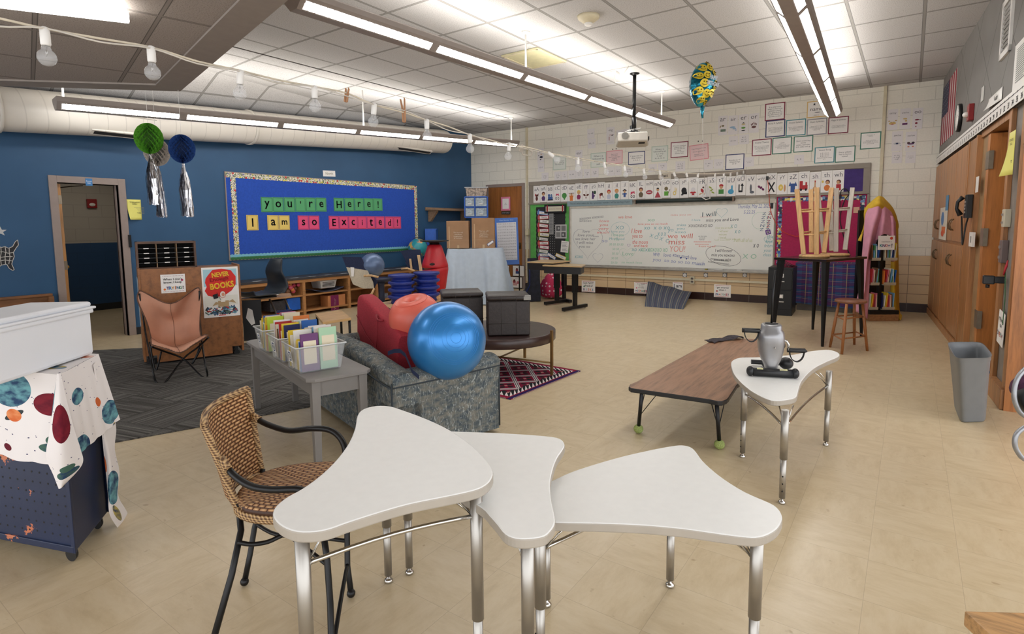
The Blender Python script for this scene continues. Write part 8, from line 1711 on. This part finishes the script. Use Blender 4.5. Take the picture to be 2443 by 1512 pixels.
for k,(ch,c_)in enumerate(zip('KNOW!',((60,150,160),(90,60,130),(200,60,60),(50,90,160),(40,40,60)))):m=MB(sg);text(m,ch,(-.32+k*.16)*w_,-.2*h_,.15*w_,.26*h_,.006,bold=.04);m.build('lettering',flat(c_),o)
m=MB(sg);text(m,"I don't know it",0,.08*h_,.6*w_,.12*h_,.006);m.build('lettering',INK,o);m=MB(sg);shape(m,'e',.28*w_,.32*h_,.18*w_,.18*w_,.006);m.build('red_balloon_drawing',flat((206,80,60)),o)
YLW=M_('yellow_sheet',(214,176,62),.85,nz=.04,bump=.1,spec=.2);PKS=M_('pink_sheet',(206,146,166),.85,nz=.03,bump=.1,spec=.2)
def cloth(ring,th=.006,nu=24,nv=24):
 """rows of pixel triples (u, v, depth offset), from the crown to the hem"""
 R=[[D(dR_+d,u,v)for u,v,d in row]for row in ring]
 return lambda a,b:cr([cr(r,a)for r in R],b)
m=MB();m.grid(cloth([[(2092,470,.2),(2098,468,.1),(2106,470,.2)],[(2062,500,.25),(2096,484,-.05),(2130,497,.3)],[(2057,540,.3),(2098,500,.0),(2142,530,.35)],[(2049,575,.3),(2060,560,.3),(2143,545,.35)]]),24,16,True,.006)
m.grid(cloth([[(2126,498,.3),(2134,505,.3),(2143,530,.35)],[(2132,545,.3),(2138,545,.3),(2142,545,.4)],[(2125,640,.3),(2135,640,.25),(2143,640,.45)],[(2128,730,.25),(2137,735,.2),(2145,735,.4)],[(2144,762,.1),(2149,763,.05),(2152,752,.2)]]),16,30,True,.006)
m.grid(cloth([[(2064,498,.3),(2070,492,.25)],[(2056,540,.3),(2062,540,.25)],[(2047,574,.28),(2055,576,.24)]]),4,10,True,.006);tag(m.build('yellow_sheet',YLW),'yellow sheet draped over the top and right side of the book rack','cloth')
m=MB();
def wav(f,k,amp):return lambda a,b:f(a,b)+RM.col[1]*amp*sin(a*k+b*2)*b
m.grid(wav(cloth([[(2084,484,.1),(2096,482,.0),(2106,490,.1)],[(2066,510,.1),(2092,510,-.08),(2112,516,.1)],[(2062,560,.05),(2078,560,-.1),(2094,567,.05)],[(2058,620,.05),(2068,620,-.08),(2077,612,.05)],[(2052,690,.05),(2062,690,-.1),(2071,690,.0)],[(2040,742,.0),(2052,750,-.12),(2066,760,.0)]]),9,.03),20,40,True,.006)
m.grid(wav(cloth([[(2100,486,.05),(2112,494,.0),(2126,506,.1)],[(2092,540,.0),(2112,530,-.08),(2134,530,.1)],[(2088,575,.02),(2112,558,-.08),(2137,575,.1)]]),12,.02),20,14,True,.006)
m.grid(wav(cloth([[(2122,515,.05),(2130,516,.0),(2136,530,.1)],[(2122,570,.02),(2131,575,-.04),(2138,580,.08)],[(2129,624,.0),(2134,622,-.02),(2137,610,.06)]]),8,.02),10,16,True,.006);tag(m.build('pink_sheet',PKS),'pink sheet hanging from the front of the book rack','cloth')
# ---- hanging cables
m=MB();m.tube(spline([tuple(WP('b',u,v,o_))for u,v,o_ in((1831,425,.08),(1834,455,.07),(1838,500,.07),(1850,530,.06),(1868,552,.06),(1892,562,.06),(1905,563,.06),(1935,555,.06))],5,False),.006,6);tag(m.build('orange_cord',flat((206,70,44))),'thin orange cord hanging from the string lights across the pink board','cord')
m=MB();m.tube(spline([tuple(WP('b',u,v,.07))for u,v in((2004,500),(2005,460),(2016,450),(2026,462),(2014,480),(2004,520),(2012,560),(2022,595),(2030,612))],5,False),.008,6);tag(m.build('black_cable',BLACKP),'black coiled cable hanging on the pink board behind the stools','cable')
m=MB(BO);x_,z_=S(1832,425);m.bx((x_-.02,z_-.04,KW+.06),(x_+.02,z_+.03,KW+.1),.004);tag(m.build('plug',BLACKP),'small black plug at the end of the orange cord by letter wW','plug')
# ---- string lights
sd=lambda u:1/(.543-(u-106)*.000267)
CORD=M_('white_cord',(200,194,184),.6,nz=.05);ROPE=M_('cream_rope',(206,196,176),.8,nz=.1)
GLS=NT('clear_glass');GLS.b.inputs['Alpha'].default_value=.24;GLSM=GLS.fin(rgb((226,228,230)),.06,0,.8)
kn=[(-60,32,40),(0,44,60),(106,68,68),(240,92,98),(362,113,116),(470,146,150),(571,168,170),(660,190,196),(750,207,207),(827,222,228),(890,249,249),(962,268,262),(1017,286,287),(1070,302,310),(1122,322,321),(1170,334,338),(1215,346,344),(1262,352,356),(1317,366,368),(1380,377,380),(1445,388,391),(1492,395,397),(1538,402,404),(1577,407,410),(1612,411,412),(1667,414,415),(1706,414,415),(1743,411,412),(1774,405,407),(1800,401,402),(1831,394,396)]
bulbs=[(106,68,0),(360,113,0),(574,170,.1),(750,207,.0),(893,249,.1),(1018,286,.0),(1121,321,0),(1215,342,.1),(1308,364,-.9),(1379,377,0),(1440,388,-.3),(1489,396,-.2),(1535,403,-.2),(1573,407,-.3),(1607,411,-.4),(1637,413,-.3),(1665,414,0),(1706,414,0),(1727,413,0),(1743,412,0),(1759,410,0),(1774,407,0),(1787,404,0),(1800,401,0),(1811,399,0),(1821,397,0)]
t=thing('string_lights','white string lights with clear globe bulbs swagged across the room to the board frame','string lights',Matrix.Translation(D(sd(750),750,207)))
m=MB();m.tube(spline([tuple(D(sd(u),u,a))for u,a,b in kn],3,False),.0045,6);m.build('support_rope',ROPE,t)
m=MB();m.tube(spline([tuple(D(sd(u)-.008,u,b+(3 if i%2 else-1)*400/max(400,u+300)))for i,(u,a,b)in enumerate(kn)],4,False),.0035,6);m.build('light_cord',CORD,t)
for u,v,tl in bulbs:
 d=sd(u);R_=.0275;p=D(d,u,v);F=Matrix.Translation(p)@Matrix.Rotation(tl,4,RM.col[1])@Matrix.Rotation(pi,4,'X')
 m=MB(F);m.lathe((0,0,0),[(.006,-.006),(.0135,-.002),(.0145,.02),(.0145,.05),(.012,.055)],16);sk=m.build('socket',WHITEP,t)
 m=MB(F);m.lathe((0,0,.055),[(.011,0),(.014,.01)]+[(max(1e-4,R_*sin(q)),.037-R_*cos(q))for q in[.5+k*(pi-.5)/12 for k in range(13)]],22);b_=m.build('bulb',GLSM,sk)
 if u<1300:m=MB(F);m.tube([(0,-.002,.058),(.004,0,.08),(-.004,0,.088),(0,.002,.06)],.0012,5);m.build('filament',CHROME,b_)
CPW=M_('clothespin_wood',(166,120,84),.6,nz=.1)
for u,v,l,rot,lab in((827,226,36,.12,'small brown clothespin clipped on the string lights, left of the pair'),(963,262,62,-.05,'larger open wooden clothespin clipped on the string lights')):
 d=sd(u);p=D(d,u,v);s=d/FPX;F=Matrix.Translation(p)@Matrix.Rotation(rot,4,RM.col[1])@frame((0,0,0),RM.col[0],RM.col[1],RM.col[2]);m=MB(F)
 for k in(-1,1):m.prism([(k*s*1,-l*s*.5),(k*s*5,-l*s*.46),(k*s*4.5,0),(k*s*(10 if l>50 and k<0 else 5),l*s*(.5 if k>0 else .38)),(k*s*(6 if l>50 and k<0 else 2),l*s*(.5 if k>0 else .4)),(k*s*.6,l*s*.1)],-.005,.005)if False else m.add([(x*s*k if k>0 else-x*s,y_,z*l*s)for y_ in(-.005,.005)for x,z in((.6,-.5),(4.5,-.46),(4.5,0),((8 if l>50 and k<0 else 5),.42),((4.5 if l>50 and k<0 else 2),.5 if k>0 else .4),(.6,.06))],[list(range(6)),list(range(6,12))[::-1]]+[(i,6+i,6+(i+1)%6,(i+1)%6)for i in range(6)])
 m.at(F);m.cyl((-4*s,-.006,0),(4*s,-.006,0),.003,n=8);tag(m.build('clothespin',CPW),lab,'clothespin','clothespins on the string lights')
p=D(sd(1255),1255,356);m=MB(frame(p,RM.col[0],RM.col[1],RM.col[2]));s=sd(1255)/FPX;m.box((-10*s,.02,3*s),(12*s,.01,18*s),Matrix.Rotation(.5,3,'Y'),.002);m.tube([(-12*s,.01,0),(-8*s,.01,-12*s),(12*s,.01,-15*s),(16*s,.01,-6*s),(5*s,.01,0)],.006,6);tag(m.build('binder_clip',M_('pale_clip',(180,170,156),.5)),'pale clip holding the string lights beside the end of the left pendant','clip')
# ---- foil balloon
dB2=7.0;s=dB2/FPX;FO=NT('foil_teal');v=FO.obj();n=FO.noise(v,7,2);FO.bump(FO.noise(v,16,3),.5,.02);FOM=FO.fin(FO.ramp(FO.noise(v,4,2),[(.4,(18,92,112)),(.6,(70,176,206))]),.2,.85)
c=D(dB2,1676,203);t=thing('foil_balloon','teal foil birthday balloon with yellow smiley faces under the ceiling','balloon',Matrix.Translation(c));BF2=frame(c,RM.col[0],RM.col[2],-RM.col[1])@Matrix.Rotation(-.12,4,'Z')@Matrix.Rotation(rad(18),4,'Y')
hb_=53*s;wb_=33*s
def prof_(q): # half width at height q in -1..1
 return wb_*(max(0,1-q*q)**.5 if q>0 else max(0,(1-(-q)**1.7))**.72)
def bal(sgn):
 def f(u,w):
  q=-1+2*w;W_=prof_(q);x=(2*u-1)*W_;th_=.13*(max(0,1-(2*u-1)**2)**.5)*(max(0,1-q*q)**.5)*(1+.04*sin(q*14+u*4));return(x*(1+.015*sin(w*60)),q*hb_,sgn*th_)
 return f
m=MB(BF2);m.grid(bal(1),24,40);m.grid(lambda u,w:bal(-1)(1-u,w),24,40);m.build('foil_envelope',FOM,t)
YF=M_('smiley_yellow',(214,190,50),.3,.35)
for x,y,r_ in((-.5,.62,.3),(.05,.7,.27),(.5,.5,.26),(-.72,.22,.26),(-.2,.3,.27),(-.35,-.08,.3),(-.6,-.42,.26),(-.05,-.5,.3),(.42,-.42,.28),(-.25,-.76,.22),(.75,.12,.18),(.12,-.84,.16),(.0,.95,.2),(.6,-.14,.2)):
 rr_=r_*wb_;X0,Y0=x*wb_,y*hb_
 def sf(a,b):W_=max(1e-3,prof_(b/hb_));u=min(1,max(0,(a/W_+1)/2));return Vector(bal(1)(u,(b/hb_+1)/2))+V(0,0,.012)
 P=[sf(X0,Y0)]+[sf(X0+rr_*cos(k*pi/9),Y0+rr_*sin(k*pi/9))for k in range(18)];m=MB(BF2);m.add(P,[(0,1+k,1+(k+1)%18)for k in range(18)]);fc=m.build('smiley_face',YF,t)
 m=MB(BF2);z_=V(0,0,.006);m.tube([sf(X0+rr_*.55*cos(q),Y0+rr_*.5*sin(q))+z_ for q in[pi+.4+k*(pi-.8)/6 for k in range(7)]],.003,5)
 for e_ in(-.3,.3):m.ball(sf(X0+e_*rr_,Y0+.25*rr_)+z_,.008,8,6)
 m.build('face_features',flat((90,70,20)),fc)
m=MB(BF2);text(m,'HAPPY\nBIRTHDAY',.28*wb_,.08*hb_,wb_*1.0,hb_*.45,.145,bold=.05,keep=False);m.build('lettering',flat((200,206,214)),t)
m=MB();m.tube([D(dB2,1676,255),D(dB2,1675,268),D(dB2,1676,282)],[.03,.02,.012],8);m.build('neck',FOM,t)
e_=V(*WP('b',1684,462,.25));m=MB();m.tube([D(dB2,1676,280),D(dB2+.4,1677,340),D(dB2+1.2,1679,400),e_],.003,5);m.build('ribbon',PAPER,t)
m=MB();P=[WP('b',u,v,.2)for u,v in((1683,440),(1679,462),(1674,470),(1684,476),(1694,473),(1692,455),(1684,440))];m.tube(P,.011,6);tag(m.build('ribbon_loop',WHITEP),'white loop of ribbon hanging over the rR alphabet card','ribbon')
# ---- things on the right wall
def rsize(u0,v0,u1,v1,off=.0):a,b=WP('r',u0,v0,off),WP('r',u1,v1,off);return a,b
FG=WP('r',2263,262);F=WF('r',FG);W_=(WP('r',2278,255)-WP('r',2248,280)).dot(DXR);H_=.86;W_=abs(W_)
m=MB(F);m.bx((-W_/2,-H_/2,.0),(W_/2,H_/2,.004));o=tag(m.build('flag',flat((206,200,196))),'red, white and blue striped flag hung vertically on the grey wall by the corner','flag')
m=MB(F)
for k in range(7):x=-W_/2+W_*(2*k+.5)/13;m.bx((x-W_/26,-H_/2,.004),(x+W_/26,H_/2,.006))
m.build('red_stripes',flat((150,34,52)),o)
m=MB(F);m.bx((-W_/2,-.02,.006),(-W_*.02,H_/2,.0075));cn_=m.build('canton',flat((40,42,76)),o);m=MB(F)
for i in range(5):
 for j in range(6):shape(m,'s',-W_/2+W_*.048*(2*i+1),.02+H_*.075*(j+.5)*1.05,.028,.028,.0082)
m.build('stars',flat((222,218,214)),cn_)
p=WP('r',2292,281,.0);nR_=-NR;F=WF('r',p);rc_=.17;t=thing('wall_clock','round black rimmed wall clock on the grey wall right of the flag','clock',F)
m=MB(F);m.lathe((0,0,0),[(rc_,0),(rc_*1.02,.025),(rc_*.98,.042),(rc_*.93,.036)],36);m.build('rim',BLACKP,t);m=MB(F);m.lathe((0,0,0),[(rc_*.94,.03),(rc_*.94,.037),(1e-3,.037)],36);m.build('dial',PAPER,t)
m=MB(F);
for k in range(12):a=k*pi/6;line(m,rc_*.7*sin(a),rc_*.7*cos(a),rc_*.8*sin(a),rc_*.8*cos(a),.008,.038)
line(m,0,0,.07,.03,.009,.039);line(m,0,0,-.02,.11,.007,.04);m.build('hands_and_marks',INK,t)
p=WP('r',2322,268);F=WF('r',p);t=thing('fire_alarm','red fire alarm strobe on the grey wall right of the clock','fire alarm',F);m=MB(F);m.bx((-.06,-.09,0),(.06,.09,.05),.006);m.build('housing',M_('alarm_red',(140,26,26),.4),t);m=MB(F);m.ball((0,-.02,.06),.04,14,10,(1,.8,.9));m.build('strobe_lens',M_('strobe',(220,216,210),.2),t)
o=sheet('direction_sign','curling white sign reading South on the grey wall','sign','r',2375,237,30,26,lines=[('South',.12,0,.56,.42,(50,50,54))],curl=.04,off=.004,bold=.03)
sheet('wall_tag','small pale tag on the grey wall between the alarm and the South sign','tag','r',2345,224,6,30,col=(190,188,184),off=.002)
p=WP('r',2406,62);F=WF('r',p);t=thing('air_vent','white slatted air vent high on the grey wall','air vent',F);vw,vh=.40,.50;m=MB(F);
for a in((-vw/2,-vh/2,vw/2,-vh/2+.05),(-vw/2,vh/2-.05,vw/2,vh/2),(-vw/2,-vh/2,-vw/2+.05,vh/2),(vw/2-.05,-vh/2,vw/2,vh/2)):m.bx((a[0],a[1],0),(a[2],a[3],.02))
m.build('frame',WHITEP,t);m=MB(F);m.bx((-vw/2+.04,-vh/2+.04,0),(vw/2-.04,vh/2-.04,.003));m.build('backing',DARKM,t)
for k in range(10):y=-vh/2+.065+k*.04;m=MB(F);m.box((0,y,.01),(vw-.1,.018,.004),Matrix.Rotation(.6,3,'X'));m.build('slat',M_('vent_slat',(150,148,144),.5),t)
o=sheet('wall_notice','white typed notice at the top right edge on the grey wall','notice','r',2440,146,36,100,off=.003);faint(2440,146,30,90,16,o,(120,120,120),.8,'r',.003)
# number line strip
y0_,y1_=YT(YCR)-.02,YT(4.6);n=V(-cos(GA),-sin(GA),0);tt=V(-sin(GA),cos(GA),0);NF_=frame(V(cos(GA),sin(GA),0)*WC+n*.026+V(0,0,2.42),-tt,UPV,n);m=MB(NF_);xa,xb=-y0_,-y1_;m.bx((xa,-.065,0),(xb,.065,.002));o=tag(m.build('number_line',LAMIN),'white number line strip running along the top of the oak cabinets','number line')
m=MB(NF_);line(m,xa,.03,xb,.03,.006,.003);m.build('axis_line',INK,o)
for k in range(44):
 x=xa+.1+(xb-xa-.2)*k/43;m=MB(NF_);shape(m,'e',x,.03,.02,.02,.0035);text(m,str(k),x,-.028,.085,.045,.0035,bold=.03);m.build('number',INK,o)
# phone, papers, switches
p=WP('r',2319,492,.03);F=WF('r',p);t=thing('wall_phone','black wall telephone with hanging cord on the oak post','telephone',F);m=MB(F);m.prism([(-.06,-.12),(.07,-.12),(.07,.12),(-.02,.12)],.0,.06,bev=.01);m.build('body',BLACKP,t)
m=MB(F);m.tube([(-.07,.1,.07),(-.085,.05,.11),(-.09,-.02,.115),(-.08,-.09,.08)],[.025,.016,.016,.027],12);m.build('handset',BLACKP,t);m=MB(F);m.tube(spline([(-.08,-.1,.07),(-.1,-.2,.06),(-.1,-.34,.05),(-.05,-.4,.05),(.0,-.33,.05),(.0,-.2,.04),(.02,-.12,.03)],5,False),.008,6);m.build('cord',BLACKP,t)
m=MB(F);
for i in range(3):
 for j in range(4):m.bx((-.01+i*.025,-.07+j*.035,.06),(.006+i*.025,-.05+j*.035,.064))
m.build('keys',GREYM,t)
sheet('child_drawing','child drawing in blue and orange taped on the far oak cabinet','drawing','r',2251,533,17,68,col=(216,208,194),off=.026,pics=[('e',-.1,.15,.4,.25,(90,130,180)),('r',.1,-.2,.5,.12,(214,120,70)),('e',0,-.3,.4,.12,(206,90,60))]);sheet('sticky_note','small blue note on the far oak cabinet above the child drawing','note','r',2260,484,6,32,col=(70,130,170),off=.026);
sheet('paper_tag','small white tag on the oak post above the telephone','tag','r',2332,440,6,34,off=.02);sheet('light_switch','white switch on the oak post below the telephone','switch','r',2322,571,9,32,th=.02,off=.016,pics=[('r',0,.0,.3,.3,(150,148,144))])
yl=WP('r',2414,372,.05);o=sheet('drill_notice','yellow tornado drill notice hanging at the right edge','notice','r',2413,366,14,96,col=(228,222,120),lines=[('TORNADO\nDRILL',.05,.26,.7,.16,(30,30,30)),('FIRE EXITS',.1,-.2,.66,.07,(30,30,30))],curl=.05,off=.03)
for u,v,h,c_,lab in((2410,520,40,(196,190,170),'cream switch cover, upper box on the right post'),(2403,600,52,(112,98,96),'brown switch plate, lower box on the right post')):
 p,W_,H_=wsize('r',u,v,14,h,-.02);m=MB(WF('r',p));m.bx((-.05,-H_/2,0),(.05,H_/2,.045),.006);o=tag(m.build('switch_plate',flat(c_,.4)),lab,'switch');m=MB(WF('r',p));
 for y in(-.25,.2):m.bx((-.012,(y-.06)*H_,.045),(.012,(y+.06)*H_,.055))
 m.build('switches',GREYM,o)
p=WP('r',2396,668,0);F=WF('r',p)@Matrix.Scale(.68,4);t=thing('pencil_sharpener','black bracket device sticking out from the right post','sharpener',F);m=MB(F);m.bx((-.03,-.04,-.01),(.03,.04,.1),.008);m.bx((-.035,-.055,.09),(.035,.05,.2),.012);m.build('body',BLACKP,t);m=MB(F);m.cyl((0,-.06,.15),(0,-.1,.15),.02,n=12);m.build('crank',BLACKP,t)
p=WP('r',2411,640,.0);F=WF('r',p);m=MB(F);
for k in range(4):m.tube([(.0,.06,.02),(.02+.008*k,.02,.03),(.0+.005*k,-.05,.04),(-.015,.0,.03),(.0,.06,.02)],.005,6)
o=tag(m.build('lanyard',flat((170,40,50))),'red lanyard with a long green cord hanging on the right post','lanyard');m=MB(F);m.tube([(.005,-.03,.03),(.008,-.25,.02),(-.005,-.42,.02),(.0,-.45,.02)],.003,5);m.build('green_cord',flat((60,110,70)),o)
def stretch():
 p,W_,H_=wsize('r',2391,783,24,74,.0);F=WF('r',p)@Matrix.Rotation(-.1,4,'Z');W_=.22;H_=.27;m=MB(F);m.bx((-W_/2,-H_/2,.004),(W_/2,H_/2,.008));o=tag(m.build('motto_sign',PAPER),'white sign reading My brain can STRETCH! on the right post','sign')
 m=MB(F);text(m,'My brain\ncan',0,H_*.17,W_*.7,H_*.34,.01,bold=.03);m.build('lettering',INK,o)
 for k,ch in enumerate('STRETCH!'):m=MB(F);text(m,ch,W_*(-.38+k*.108),-H_*.2,W_*.1,H_*.14,.01,bold=.04);m.build('lettering',flat([(90,60,130),(60,130,190),(214,150,50),(220,90,60),(50,110,150),(70,150,90),(190,60,90),(40,40,60)][k]),o)
stretch()
